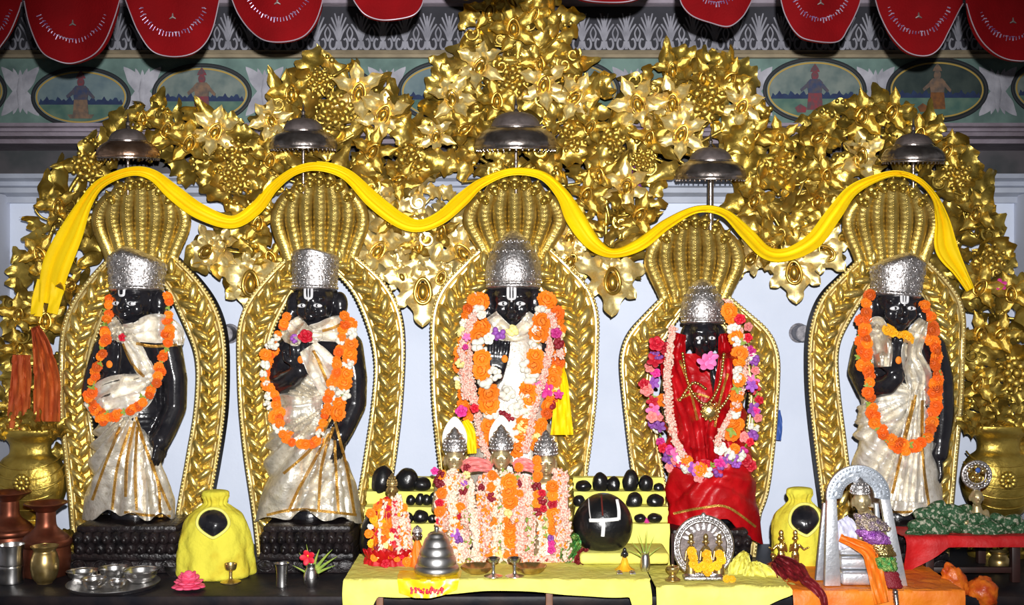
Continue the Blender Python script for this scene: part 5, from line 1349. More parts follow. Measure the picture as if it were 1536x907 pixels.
# pink bloom lying on the platform
c = W(283, 884, yb(884)); c.z = ZP
t = thing('pink_bloom', 'big pink many petalled bloom lying on the platform edge', 'flower', c); k = SZ(1, c.y); m = MB(); rr = random.Random(2)
for ring, (n, r, h, tl) in enumerate(((9, 17, 5, .1), (8, 14, 11, .35), (7, 10, 16, .6), (5, 6, 20, .95))):
    for i in range(n):
        a = 2 * PI * (i + .5 * ring) / n
        m.ell((0, 0, 0), (8.5 * k, 8 * k, 2.4 * k), Matrix.Translation(c + Vector((r * k * math.cos(a), r * k * math.sin(a), h * k))) @ Matrix.Rotation(a, 4, 'Z') @ Matrix.Rotation(-tl + rr.uniform(-.15, .15), 4, 'Y'), 12, 7)
m.ell(tuple(c + Vector((0, 0, 8 * k))), (12 * k, 12 * k, 8 * k))
part(t, 'petals', m, 'pink_bloom', smooth=70)
vessel('oil_lamp', 'tiny brass oil lamp on a stem before the yellow wrapped stone', 'lamp', 346, 873, sm([(15, 0), (15, 1.5), (9, 3), (3.2, 6), (2.6, 12), (3.2, 17), (8, 20), (9.5, 27), (8.8, 28), (7, 22), (.1, 21)], 40), 'brass')
vessel('steel_tumbler', 'slim steel tumbler before the second pedestal', 'tumbler', 423, 880, hollow(sm([(8.5, 0), (9, 2), (8.6, 12), (8.8, 24), (10, 33), (11.2, 36)], 30)), 'steel', group='steel tumblers')
t, c, k = vessel('flower_vase', 'small steel vase holding a red flower and green blades', 'vase', 467, 880, hollow(sm([(7, 0), (8, 1.5), (11, 8), (12, 15), (10, 24), (7.4, 30), (8.6, 35), (9.5, 36)], 30)), 'steel')
t = thing('red_hibiscus', 'red flower standing in the small steel vase', 'flower', c + Vector((0, 0, 30 * k)))
m = MB()
for i in range(5): m.ell((0, 6.5 * k, 0), (4.6 * k, 6.5 * k, 1.2 * k), Matrix.Translation(c + Vector((-4 * k, -6 * k, 46 * k))) @ FRONT @ Matrix.Rotation(i * 2 * PI / 5 + .3, 4, 'Z') @ Matrix.Rotation(.4, 4, 'X'), 12, 8)
part(t, 'petals', m, 'red_flower', smooth=70)
part(t, 'stalk', MB().tube([c + Vector((0, 0, 12 * k)), c + Vector((-2 * k, -3 * k, 32 * k)), c + Vector((-4 * k, -5 * k, 46 * k))], 1 * k, 6), 'leaf_green')
part(t, 'stamen', MB().tube([c + Vector((-4 * k, -6 * k, 46 * k)), c + Vector((-3 * k, -14 * k, 50 * k))], 1.1 * k, 6), 'marigold_yellow')
def blades(name, label, c, k, specs, mt='leaf_green'):
    m = MB()
    for a, L, w, bend in specs:
        pts = [c + Vector((math.sin(a) * L * u * k + bend * u * u * k, -3 * k * u, L * math.cos(a) * u * k - abs(bend) * .4 * u * u * k)) for u in [i / 9 for i in range(10)]]
        m.tube(pts, [w * k * (1 - (i / 9) ** 2 * .93) for i in range(10)], 6, flat=.35)
    return solo(name, m, mt, label, 'leaves', c, kind=None, smooth=70)
blades('grass_blades', 'green blades standing behind the red flower in the small vase', c + Vector((0, 0, 16 * k)), k, [(.2, 44, 2.6, 4), (.5, 50, 2.8, 8), (.75, 46, 2.6, 8), (-.3, 40, 2.0, -6), (1.0, 36, 2.4, 6), (-.1, 50, 1.8, -2), (-.9, 30, 1.8, -4)])

# yellow wrapped round stones
def wrapped(px, top, pb, half, face, label, rot=0.0, high=False):
    y = yb(pb); k = SZ(1, y); c = W(px, pb, y); c.z = ZP; h = pb - top
    t = thing('wrapped_stone', label, 'shrine stone', c, 'yellow wrapped stones')
    prof = [(.92, 0), (.98, .03), (1.0, .12), (.98, .28), (.90, .45), (.80, .60), (.68, .71), (.46, .79), (.30, .835), (.29, .87), (.33, .91), (.35, .95), (.30, .985), (.12, 1.0), (.001, 1.0)]
    if high: prof = [(.84, 0), (.90, .03), (.93, .12), (.97, .30), (1.0, .48), (.97, .60), (.82, .71), (.55, .79), (.40, .835), (.37, .87), (.43, .91), (.46, .95), (.40, .985), (.15, 1.0), (.001, 1.0)]
    m = MB(); pr = spline(prof, 70); seg = 96; vs = []; fs = []
    for i, (r, z) in enumerate(pr):
        for j in range(seg):
            a = 2 * PI * j / seg
            n_ = noise.noise((math.cos(a) * 1.6, math.sin(a) * 1.6, z * 3 + px)) * .09 + noise.noise((math.cos(a) * 4, math.sin(a) * 4, z * 7 + px)) * .05 + .03 * abs(noise.noise((a * 5 + z * 6, z * 9, px)))
            f = .035 * math.sin(a * 9 + 3 * z) * clamp((.7 - z) / .5) + (.06 * math.sin(a * 14) * (1 if .80 < z < .93 else 0))
            R_ = max(r, .001) * half * k * (1 + n_ + f)
            vs.append(c + Vector((R_ * math.cos(a), .78 * R_ * math.sin(a), z * h * k)))
    n = len(pr)
    for i in range(n - 1):
        for j in range(seg): j2 = (j + 1) % seg; fs.append((i * seg + j, i * seg + j2, (i + 1) * seg + j2, (i + 1) * seg + j))
    fs.append(tuple(range(seg))); fs.append(tuple((n - 1) * seg + j for j in range(seg)))
    m.add(vs, fs)
    cl = part(t, 'cloth_wrap', m, 'yellow_stain', smooth=70); tr = tree_of(cl)
    fx, fy, frx, fry = face
    # the dark stone face showing through the opening, its chin pointed
    out = []
    for i in range(48):
        a = 2 * PI * i / 48; x, z = math.sin(a), math.cos(a)
        if z < 0: x *= (1 - .55 * z * z); z *= 1.0
        out.append((x * frx, z * fry))
    q = Matrix.Rotation(rot, 2); out = [tuple(q @ Vector(p)) for p in out]
    st = MB(); rim = MB(); rings = []
    for s in (1.0, .9, .7, .45, .2):
        ring = []
        for (x, z) in out:
            hpt = hit(fx + x * s, fy - z * s, [tr], y - .1)
            ring.append(hpt + Vector((0, -.003 - .016 * (1 - s * s), 0)))
        rings.append(ring)
    vs = [p for r in rings for p in r] + [sum(rings[-1], Vector()) / 48]; fs = []
    for i in range(4):
        for j in range(48): j2 = (j + 1) % 48; fs.append((i * 48 + j, i * 48 + j2, (i + 1) * 48 + j2, (i + 1) * 48 + j))
    for j in range(48): fs.append((4 * 48 + j, 4 * 48 + (j + 1) % 48, 5 * 48))
    o = len(vs)
    vs += [p + Vector((0, .03, 0)) for p in rings[0]]
    fs += [(j, o + j, o + (j + 1) % 48, (j + 1) % 48) for j in range(48)] + [tuple(range(o, o + 48))]
    st.add(vs, fs)
    part(t, 'stone_face', st, 'black_stone', 'round black stone face', smooth=70)
    rim.tube([p + Vector((0, -.002, 0)) for p in rings[0]], SZ(2.4, y), 8, closed=True)
    part(t, 'cloth_edge', rim, 'yellow_cotton', smooth=70)
    return t
wrapped(324, 734, 862, 57, (320, 784, 24, 22), 'yellow cloth wrapped stone with a black face between the two left statues')
wrapped(1200, 730, 864, 43, (1207, 779, 23, 24), 'yellow cloth wrapped stone with a black face left of the aluminium throne', .12, True)

# ------------------------------------------------------------------ low wooden tables under their cloths
def low_table(label, px0, px1, y0, y1, z, wood='wood'):
    x0, x1 = W(px0, 0, y0).x, W(px1, 0, y0).x
    t = thing('low_table', label, 'table', ((x0 + x1) / 2, (y0 + y1) / 2, .44), 'low wooden offering tables')
    part(t, 'table_top', MB().box((x0, y0, z - .026), (x1, y1, z - .004), .003), wood)
    for xx in (lerp(x0, x1, .10), lerp(x0, x1, .67), lerp(x0, x1, .965)):
        part(t, 'leg', MB().box((xx - .011, y0 + .012, .44), (xx + .011, y0 + .034, z - .026), .002), wood)
    for xx in (lerp(x0, x1, .05), lerp(x0, x1, .95)):
        part(t, 'leg', MB().box((xx - .011, y1 - .04, ZP), (xx + .011, y1 - .018, z - .026), .002), wood)
    return t
def tablecloth(label, px0, px1, y0, y1, z, drop, mt, dropf=None, wr=.004, seed=1, n=150, name='tablecloth', side=.05, group='cloths on the offering tables'):
    """sheet that lies on the table and falls over its front edge; dropf(u) changes the fall along the front"""
    x0, x1 = W(px0, 0, y0).x, W(px1, 0, y0).x; dpt = y1 - y0
    def fn(u, v):
        x = lerp(x0, x1, u); d = drop * (dropf(u) if dropf else 1); s = v * (dpt + d)
        nz_ = noise.noise((x * 9 + seed, s * 10, seed)) * wr + noise.noise((x * 30, s * 25, seed + 5)) * wr * .4
        if s < dpt: return Vector((x, y1 - s, z + .004 + abs(nz_)))
        f = s - dpt
        return Vector((x + noise.noise((x * 6, f * 12, seed)) * .01, y0 - .004 - .010 * math.sin(x * 40 + seed) * f / max(drop, .01) * (1 if drop > .05 else .4) - .006 * clamp(f / .02) + nz_, z + .004 - f))
    m = MB(); nu, nv = n, 60
    P = [[fn(i / (nu - 1), (j / (nv - 1)) ** 1.0) for j in range(nv)] for i in range(nu)]
    sheet(m, lambda u, v: P[int(round(u * (nu - 1)))][int(round(v * (nv - 1)))] , nu, nv, -.0025)
    return solo(name, m, mt, label, 'tablecloth', Vector(((x0 + x1) / 2, (y0 + y1) / 2, z)), group, smooth=70)
ZT = .69
low_table('wide low wooden table under the yellow cloth in the middle', 524, 972, -.775, -.42, ZT)
tablecloth('wide pale yellow cloth over the middle table under the garlanded figures', 516, 976, -.79, -.415, ZT, .042, 'yellow_cotton',
           lambda u: 1 + 2.2 * clamp((.11 - u) / .05) + 1.6 * clamp((u - .925) / .03) * (1 - .6 * clamp((u - .95) / .05)) + .25 * math.sin(u * 9), seed=2)
ZQ = .662
low_table('small low table under the spread yellow cloth beneath the round silver plaque', 996, 1150, -.76, -.48, ZQ, 'dark_wood')
tablecloth('spread pale yellow cloth with a pointed right end under the round silver plaque', 984, 1196, -.775, -.46, ZQ, .085, 'yellow_cotton', lambda u: 1.0 - .88 * clamp((u - .62) / .38), .008, 3)
low_table('low table under the orange cloth beneath the aluminium throne', 1212, 1420, -.80, -.44, ZQ, 'dark_wood')
tablecloth('bright orange cloth over the table beneath the aluminium throne', 1190, 1446, -.815, -.43, ZQ, .10, 'orange_cloth', lambda u: 1, .006, 4)
# rucked yellow folds behind the plaque
for pts, lab in (([(1106, 868, 30, -.60), (1112, 850, 34, -.585), (1116, 836, 20, -.575), (1120, 828, 8, -.57)], 'upright rucked fold of yellow cloth right of the silver plaque'), ([(1140, 880, 66, -.64), (1136, 862, 50, -.62), (1132, 850, 26, -.60), (1130, 842, 10, -.59)], 'low rucked fold of yellow cloth behind the pointed cloth end')):
    hung('rucked_cloth', lab, pts, 'yellow_cotton', 3, .012, n=24, nv=24, group='rucked yellow folds')

# ------------------------------------------------------------------ stepped yellow stands of black stones
def stand(px0, px1, label, seed):
    yy = (-.21, -.25, -.25, -.31, -.31, -.37, -.37, -.40, -.415)
    zz = (.930, .930, .892, .890, .848, .846, .796, .794, ZP + .004)
    x0, x1 = W(px0, 0, -.35).x, W(px1, 0, -.35).x
    t = thing('stepped_stand', label, 'stand', ((x0 + x1) / 2, -.31, ZP), 'stepped yellow stands')
    prof = []
    for i in range(8):
        for q in range(6): prof.append((lerp(yy[i], yy[i + 1], q / 6), lerp(zz[i], zz[i + 1], q / 6)))
    prof.append((yy[8], zz[8])); n = len(prof); m = MB(); nx = 50
    def P(i, j):
        x = lerp(x0, x1, i / (nx - 1)); y, z = prof[j]
        w_ = noise.noise((x * 14 + seed, j * .35, seed)) * .006 + noise.noise((x * 40, j * .8, seed)) * .002
        return Vector((x + (w_ if i in (0, nx - 1) else 0), y - abs(w_), z + w_ * .4))
    vs = [P(i, j) for i in range(nx) for j in range(n)]
    fs = [(i * n + j, (i + 1) * n + j, (i + 1) * n + j + 1, i * n + j + 1) for i in range(nx - 1) for j in range(n - 1)]
    o = len(vs)      # closed body
    vs += [Vector((x0, -.21, ZP + .004)), Vector((x1, -.21, ZP + .004))]
    fs += [tuple([o] + list(range(0, n))), tuple([o + 1] + [(nx - 1) * n + j for j in range(n - 1, -1, -1)]), tuple([o, o + 1] + [i * n for i in range(nx - 1, -1, -1)]), tuple([o + 1, o] + [i * n + n - 1 for i in range(nx)])]
    m.add(vs, fs)
    part(t, 'cloth_cover', m, 'yellow_cotton', smooth=35)
    return t
stand(548, 668, 'stepped stand under yellow cloth behind the red dressed figure', 1)
stand(862, 1000, 'stepped stand under yellow cloth behind the big marked black stone', 2)
def pebble(px, pb, w, h, y, label, group, tilt=0.0, seed=1):
    k = SZ(1, y); c = W(px, pb, y); rr = random.Random(seed); m = MB()
    nu, nv = 26, 16; vs = []; e = MB().ell((0, 0, 0), (1, 1, 1), None, nu, nv)
    for v in e.v:
        d = 1 + .10 * noise.noise(v * 1.3 + Vector((seed, 0, 0))) + .04 * noise.noise(v * 3 + Vector((0, seed, 0)))
        p = v * d; p.z = max(p.z, -.82)
        vs.append(Vector((p.x * w * .5 * k, p.y * w * .42 * k, (p.z + .82) / 1.82 * h * k)))
    m.add(vs, e.f, Matrix.Translation(c) @ Matrix.Rotation(tilt, 4, 'Y'))
    solo('black_stone', m, 'black_pebble', label, 'stone', c, group, smooth=80)
GL, GR = 'black stones on the left stand', 'black stones on the right stand'
y1, y2, y3 = -.285, -.343, -.39
for i, (px, pb, w, h, y, lab, tl) in enumerate((
    (572, 742, 34, 44, y1, 'tall black stone at the left end of the top step of the left stand', .1), (606, 736, 34, 36, y1, 'upright oval black stone, second from the left on the top step of the left stand', .25), (633, 735, 28, 20, y1, 'low domed black stone, third on the top step of the left stand', 0),
    (616, 757, 14, 15, y2, 'leftmost small black stone on the second step of the left stand', 0), (628, 757, 13, 18, y2, 'small pointed black stone, second along the second step of the left stand', .2), (640, 757, 14, 16, y2, 'small black stone, third along the second step of the left stand', 0), (651, 757, 12, 19, y2, 'small black stone, fourth along the second step of the left stand', -.1),
    (612, 784, 16, 16, y3, 'small black stone at the left of the lowest step of the left stand', 0), (631, 784, 24, 20, y3, 'round black stone on the lowest step of the left stand', 0), (648, 784, 12, 13, y3, 'tiny black stone right of the round one on the lowest step', 0))):
    pebble(px, pb, w, h, y, lab, GL, tl, i + 1)
for i, (px, pb, w, h, y, lab, tl) in enumerate((
    (875, 737, 24, 17, y1, 'flat domed black stone at the left end of the top step of the right stand', 0), (899, 738, 24, 30, y1, 'rounded black stone, second on the top step of the right stand', .1), (920, 738, 21, 24, y1, 'black stone, third on the top step of the right stand', 0), (945, 738, 24, 34, y1, 'tallest black stone on the top step of the right stand', .05), (969, 738, 22, 26, y1, 'black stone, fifth on the top step of the right stand', 0), (988, 738, 16, 14, y1, 'smallest black stone at the right end of the top step of the right stand', 0),
    (869, 760, 18, 18, y2, 'small black stone at the left of the second step beside the big marked one', 0), (948, 763, 24, 26, y2, 'pointed black stone on the second step right of the big marked one', .3), (983, 762, 26, 22, y2, 'round black stone at the right end of the second step of the right stand', 0),
    (960, 783, 18, 13, y3, 'low black stone on the lowest step of the right stand', 0), (982, 783, 22, 14, y3, 'flat black stone at the right end of the lowest step', 0))):
    pebble(px, pb, w, h, y, lab, GR, tl, i + 20)
m = MB().ell((0, 0, 0), (SZ(10, -.4), SZ(2, -.4), SZ(4, -.4)), Matrix.Translation(Vector((W(966, 772, -.385).x, -.385, .808))) @ Matrix.Rotation(.7, 4, 'Y'))
solo('purple_petal', m, 'magenta_flower', 'purple petal lying on the right stand', 'petal')
# big stones
yy = -.52; zl_ = W(0, 822, yy).z
m = MB().box((W(868, 0, yy).x, -.60, ZT + .008), (W(1000, 0, yy).x, -.425, zl_), .012, seg=3)
solo('yellow_ledge', m, 'yellow_cotton', 'low yellow covered ledge under the big marked black stone', 'ledge')
k = SZ(1, yy); c = W(905, 822, yy); m = MB(); e = MB().ell((0, 0, 0), (1, 1, 1), None, 40, 28); vs = []
for v in e.v:
    p = v.copy(); p.z = max(p.z, -.80); s = 1 + .03 * noise.noise(v * 1.5)
    w_ = 1 - .10 * max(p.z, 0) ** 1.5
    vs.append(Vector((p.x * 45 * k * s * w_, p.y * 40 * k * s, (p.z + .80) / 1.8 * 83 * k)))
m.add(vs, e.f, Matrix.Translation(c))
t = thing('marked_stone', 'big round black stone painted with a white forked mark and a red stripe', 'stone', c)
b = part(t, 'stone', m, 'black_pebble', smooth=80); tr = tree_of(b)
def paint(root, name, pts, w, mt, trees, off=.0015):
    m = MB(); S = spline(pts, 30); m.tube([hit(x, y, trees) + Vector((0, -off, 0)) for x, y in S if hit(x, y, trees) is not None], SZ(w, -.5), 8, flat=.35); return part(root, name, m, mt, smooth=70)
paint(t, 'white_mark', [(883, 749), (884, 765), (886, 779)], 2.6, 'chalk', [tr]); paint(t, 'white_mark', [(884, 780), (905, 780), (928, 778)], 2.6, 'chalk', [tr])
paint(t, 'white_mark', [(928, 779), (928, 765), (925, 749)], 2.6, 'chalk', [tr]); paint(t, 'white_mark', [(905, 781), (905, 792), (904, 804)], 2.6, 'chalk', [tr])
paint(t, 'red_stripe', [(902, 744), (903, 758), (904, 773)], 3.6, 'vermilion', [tr])
pebble(566, 838, 52, 72, -.47, 'large black stone half hidden behind the red dressed figure', 'large black stones', 0, 50)
# ------------------------------------------------------------------ small metal idols on the middle table
def small_head(mb, c, r):
    """metal face with nose, brow, eyes and ears; r half height"""
    M = Matrix.Translation(c) @ Matrix.Scale(r, 4)
    mb.ell((0, 0, .1), (.78, .8, .9), M, 18, 12); mb.ell((0, -.12, -.4), (.56, .6, .55), M, 14, 10); mb.ell((0, -.45, -.74), (.2, .2, .16), M, 10, 7)
    mb.tube([M @ Vector(p) for p in ((0, -.76, .2), (0, -.9, -.1), (0, -.94, -.2))], [.07 * r, .1 * r, .13 * r], 8)
    mb.ell((0, -.70, -.46), (.22, .12, .07), M, 10, 6)
    for s in (-1, 1):
        mb.ell((s * .33, -.68, .26), (.26, .1, .05), M, 10, 6); mb.ell((s * .32, -.68, .10), (.17, .1, .08), M, 10, 6)
        mb.ell((s * .82, .1, -.1), (.14, .22, .42), M, 10, 7)
def tiered_crown(t, c, w, h, mt='silver'):
    m = MB().lathe([(w * .9, 0), (w * 1.02, h * .06), (w * .98, h * .16), (w * 1.0, h * .2), (w * .96, h * .34), (w * .86, h * .38), (w * .84, h * .52), (w * .66, h * .58), (w * .60, h * .70), (w * .38, h * .78), (w * .30, h * .88), (w * .12, h * .95), (.0008, h)], Matrix.Translation(c), 36)
    cr = part(t, 'crown', m, mt, 'chased silver crown', smooth=50)
    e = MB()
    for zz, rr_, n, s in ((.1, 1.0, 22, .07), (.24, .97, 16, .10), (.34, .95, 12, .08), (.46, .86, 12, .10), (.64, .64, 9, .09)):
        for i in range(n):
            a = 2 * PI * i / n; e.ell(tuple(c + Vector((w * rr_ * math.cos(a), w * rr_ * math.sin(a), h * zz))), (w * s, w * s * .7, w * s * 1.3), None, 8, 6)
    part(cr, 'chasing', e, mt, smooth=70)
YI = -.50
def idol(key, px, face_y, label, crown_top, halo=True, wd=30):
    k = SZ(1, YI); base = W(px, 0, YI); base.z = ZT + .006
    t = thing('metal_idol', label, 'idol', base, 'crowned metal idols on the middle table')
    P = lambda x, y, dy=0: W(x, y, YI + dy)
    mb = MB(); small_head(mb, P(px, face_y, -.03), 18 * k)
    capsule(mb, P(px, face_y + 12, -.01), 7 * k, P(px, face_y + 24, 0), 9 * k)
    zb_ = base.z
    H = P(px, face_y + 18, 0).z - zb_
    pr = sm([(wd * .80 * k, 0), (wd * .86 * k, .02 * H), (wd * .72 * k, .1 * H), (wd * .62 * k, .3 * H), (wd * .62 * k, .5 * H), (wd * .70 * k, .72 * H), (wd * .84 * k, .86 * H), (wd * .72 * k, .95 * H), (wd * .25 * k, H)], 40)
    mb.lathe(pr, Matrix.Translation(base) @ Matrix.Diagonal((1, .62, 1, 1)), 32)
    for s in (-1, 1):
        capsule(mb, P(px + s * wd * .72, face_y + 34, 0), 8 * k, P(px + s * wd * .95, face_y + 72, -.02), 6 * k); capsule(mb, P(px + s * wd * .95, face_y + 72, -.02), 6 * k, P(px + s * wd * .5, face_y + 90, -.07), 5 * k)
    b = fuse(t, 'body', mb, 'idol_brass', .0019, 1)
    tiered_crown(t, P(px, face_y - 13, -.025), 17.5 * k, (face_y - 13 - crown_top) * k)
    em = MB()
    for s in (-1, 1): em.ell(tuple(P(px + s * 6, face_y - 2, -.03 - 12.3 * k)), (3.0 * k, 1.2 * k, 1.5 * k), None, 10, 6)
    part(t, 'eyes', em, 'black_stone')
    if halo:
        out = [(19 * math.sin(a) * (1 if math.cos(a) < 0 else 1 - .35 * math.cos(a) ** 2), 12 + 34 * math.cos(a)) for a in [2 * PI * i / 40 for i in range(40)]]
        m = MB().prism(out, -2, 2, Matrix.Translation(P(px, face_y - 20, .03)) @ FRONT @ Matrix.Scale(k, 4), .6)
        part(t, 'backplate', m, 'white_flower', 'white pointed halo behind the crown')
    STAT[key] = dict(root=t, body=b, trees=[tree_of(b)], k=k)
idol('i1', 682, 690, 'left one of the three crowned metal idols behind the tiered steel box', 640)
idol('i2', 752, 688, 'middle one of the three crowned metal idols, head highest', 636, True, 34)
idol('i3', 819, 696, 'right one of the three crowned metal idols, without a white halo', 644, False, 32)
def dress(key, name, label, px, top, cols, pats, seed, cross=None):
    """garland curtain over a small idol: bud strands and columns of flowers down the front"""
    t = thing(name, label, 'garland', W(px, top, YI - .08), 'garlands on the three metal idols')
    rr = random.Random(seed)
    for i, (x0, x1, w, mt, c2, y0, y1) in enumerate(cols):
        buds(t, 'bud_strand', [(x0, y0), (lerp(x0, x1, .3) + rr.uniform(-2, 2), lerp(y0, y1, .35)), (x1, lerp(y0, y1, .7)), (x1 + rr.uniform(-2, 2), y1)], key, w, mt, seed * 10 + i, 1.3, .02, 4.6, YI - .07, 'strand of small pale buds', c2)
    for (x0, y0, x1, y1, step, size, pat) in pats:
        for j, (x, y, d) in enumerate(path3([(x0, y0), ((x0 + x1) / 2, (y0 + y1) / 2), (x1, y1)], key, step, .036, 8, YI - .07)):
            ch = pat[j % len(pat)]
            if ch == '.': continue
            kd, mt = BK[ch]
            inst(t, NAMES[ch], blossom(kd, mt, rr.randrange(2)), face_cam(W(x + rr.uniform(-2, 2), y + rr.uniform(-1, 1), d), SZ(size * .5 * rr.uniform(.85, 1.15), YI), rr, .4))
    return t
TB, TC = 'tuberose', 'tuberose_cream'
dress('i1', 'bud_garland', 'curtain of pale bud strands and orange flowers on the left metal idol', 682, 706,
      [(668, 664, 15, TB, 'marigold', 712, 842), (680, 682, 16, TC, 'marigold', 706, 842), (694, 700, 15, TB, 'leaf_green', 712, 842), (704, 714, 12, TC, None, 720, 842), (656, 660, 10, TC, 'marigold', 740, 838), (672, 690, 12, TC, None, 716, 845)],
      [(662, 712, 660, 790, 14, 17, 'mkmrmr'), (658, 720, 652, 720, 10, 18, 'k'), (690, 760, 692, 800, 14, 15, 'mrm'), (700, 700, 696, 740, 12, 14, 'kcU'), (684, 800, 690, 815, 10, 16, 'uU'), (654, 706, 662, 712, 9, 15, 'gk')], 41)
dress('i2', 'bud_garland', 'curtain of pink bud strands and marigolds on the middle metal idol', 752, 706,
      [(732, 728, 14, TB, 'marigold', 710, 842), (742, 742, 14, TC, 'marigold', 706, 842), (756, 756, 15, TC, 'leaf_green', 706, 842), (770, 772, 13, TB, 'marigold', 712, 842), (782, 780, 12, TB, None, 712, 845), (720, 720, 10, TB, 'marigold', 716, 840), (730, 786, 18, TB, 'marigold', 828, 832)],
      [(764, 722, 766, 812, 15, 24, 'mmmcmm'), (738, 712, 740, 780, 17, 15, 'mmk.m'), (722, 730, 728, 800, 18, 13, 'k.mr'), (776, 700, 778, 740, 13, 15, 'mlk'), (735, 830, 780, 832, 12, 15, 'mcm')], 42)
dress('i3', 'bud_garland', 'curtain of pink bud strands with red and orange flowers on the right metal idol', 819, 712,
      [(800, 796, 13, TB, 'leaf_green', 716, 842), (790, 788, 12, TB, 'marigold', 716, 842), (836, 840, 18, TB, 'marigold', 704, 842), (846, 850, 14, TB, None, 708, 840), (812, 812, 12, TC, 'marigold', 740, 842), (800, 866, 16, TB, 'dark_red_flower', 838, 840)],
      [(806, 718, 808, 770, 12, 15, 'mkm'), (812, 740, 814, 770, 11, 15, 'rk'), (830, 730, 832, 800, 13, 19, 'mmrm'), (816, 765, 820, 805, 13, 13, 'lll'), (828, 806, 828, 828, 9, 17, 'Ugg'), (804, 690, 808, 715, 12, 15, 'mm')], 43)
for pts, lab in (([(692, 704, 16, -.53), (708, 696, 20, -.54), (724, 697, 20, -.54), (738, 702, 14, -.53)], 'coral pink cloth between the left and middle metal idols'), ([(770, 700, 14, -.53), (786, 696, 20, -.54), (802, 702, 14, -.53)], 'coral pink cloth between the middle and right metal idols')):
    hung('coral_cloth', lab, pts, 'rose_flower', 2, .006, group='coral shoulder cloths')
m = MB(); ribbon(m, [(846, 842, 14, -.56), (856, 826, 26, -.57), (864, 810, 16, -.56), (858, 802, 6, -.55)], .004, 3, .012, 24, 20)
solo('green_cloth', m, 'green_tinsel', 'crumpled shiny green cloth at the foot of the right metal idol', 'cloth', W(852, 842, -.56))
m = MB(); ribbon(m, [(866, 846, 12, -.58), (874, 834, 18, -.58), (878, 822, 10, -.57)], .004, 2, .008, 20, 14)
solo('maroon_cloth', m, 'maroon_cloth', 'small maroon cloth end right of the green cloth', 'cloth', W(868, 846, -.58))

# red dressed figure on the left of the table
yd = -.56; k = SZ(1, yd); base = W(586, 0, yd); base.z = ZT + .006
t = thing('dressed_idol', 'small idol wrapped in red and orange cloth with flower strings, left on the middle table', 'idol', base)
mb = MB(); small_head(mb, W(588, 735, yd), 10 * k); capsule(mb, W(588, 745, yd), 7 * k, W(587, 800, yd), 20 * k); capsule(mb, W(587, 800, yd), 20 * k, base + Vector((0, 0, 16 * k)), 20 * k)
fuse(t, 'body', mb, 'brass', .0035, 1)
tiered_crown(t, W(588, 729, yd), 8 * k, 20 * k, 'brass')
m = MB(); zt_ = W(0, 744, yd).z; hh_ = zt_ - base.z; prof = sm([(40 * k, 0), (35 * k, .10 * hh_), (29 * k, .3 * hh_), (27 * k, .55 * hh_), (21 * k, .8 * hh_), (12 * k, .95 * hh_), (6 * k, hh_)], 50)
m.lathe(prof, Matrix.Translation(base) @ Matrix.Diagonal((1, .7, 1, 1)), 96, lambda a, z: .16 * noise.noise((math.cos(a) * 3, math.sin(a) * 3, z * 14)) + .05 * math.sin(a * 17 + z * 60) + .05 * noise.noise((math.cos(a) * 9, math.sin(a) * 9, z * 50)))
rb = part(t, 'robe', m, 'red_cloth', smooth=70); STAT['d'] = dict(root=t, trees=[tree_of(rb)], k=k)
m = MB(); rr = random.Random(6)
for i in range(11):      # pleated hem fanned out like petals
    a = lerp(-1.5, 1.5, i / 10); q = base + Vector((34 * k * math.sin(a), -26 * k * math.cos(a), 12 * k))
    m.ell((0, 0, 0), (8 * k, 3.5 * k, 17 * k), Matrix.Translation(q) @ Matrix.Rotation(a, 4, 'Z') @ Matrix.Rotation(.55, 4, 'X') @ Matrix.Rotation(-a * .5, 4, 'Y'), 12, 8)
part(t, 'pleated_hem', m, 'red_satin', 'dark red pleats', smooth=70)
m = MB()
for x0, x1, f in ((575, 560, 0), (583, 585, 1)):
    S = path3([(x0, 748), (lerp(x0, x1, .5), 790), (x1, 838)], 'd', 3, .010)
    ribbon(m, [(x, y, 9, d) for x, y, d in S], .003, 2, .006, 40, 11)
part(t, 'sash', m, 'orange_cloth', 'orange sash', smooth=70)
g = thing('flower_string', 'mixed flower strings over the red dressed idol', 'garland', W(590, 748, yd - .08))
for i, (pts, mt, c2, w) in enumerate((([(598, 742), (604, 775), (604, 800), (612, 832)], TC, 'marigold', 10), ([(592, 748), (594, 790), (600, 830)], TB, 'red_flower', 9), ([(608, 770), (612, 800), (618, 838)], TB, 'marigold', 9), ([(578, 750), (570, 790), (572, 830)], TC, 'marigold', 6))):
    buds(g, 'bud_strand', pts, 'd', w, mt, 60 + i, 1.3, .016, 4.4, yd - .06, None, c2)
rr = random.Random(8)
for ch, x, y, s in (('m', 556, 770, 16), ('y', 560, 778, 14), ('m', 604, 762, 16), ('m', 602, 806, 16), ('y', 574, 786, 14), ('m', 553, 800, 14), ('y', 558, 815, 14), ('w', 556, 790, 12), ('w', 604, 780, 12), ('m', 598, 792, 14), ('r', 568, 800, 16), ('r', 578, 845, 18), ('m', 566, 760, 14), ('r', 560, 830, 16), ('w', 612, 790, 12), ('m', 610, 842, 16), ('r', 582, 762, 14)) + tuple((rr.choice('mydrrwmkrc'), 586 + (1 if q % 2 else -1) * rr.random() * lerp(20, 34, (yy_ - 748) / 95), yy_, rr.uniform(9, 14)) for q, yy_ in enumerate([752 + 1.5 * z_ for z_ in range(58)])):
    h = hit(x, y, STAT['d']['trees'], yd - .05); kd, mt = BK[ch]
    inst(g, NAMES[ch], blossom(kd, mt, 0), face_cam(W(x, y, h.y - .012), SZ(s * .5, yd), rr, .4))
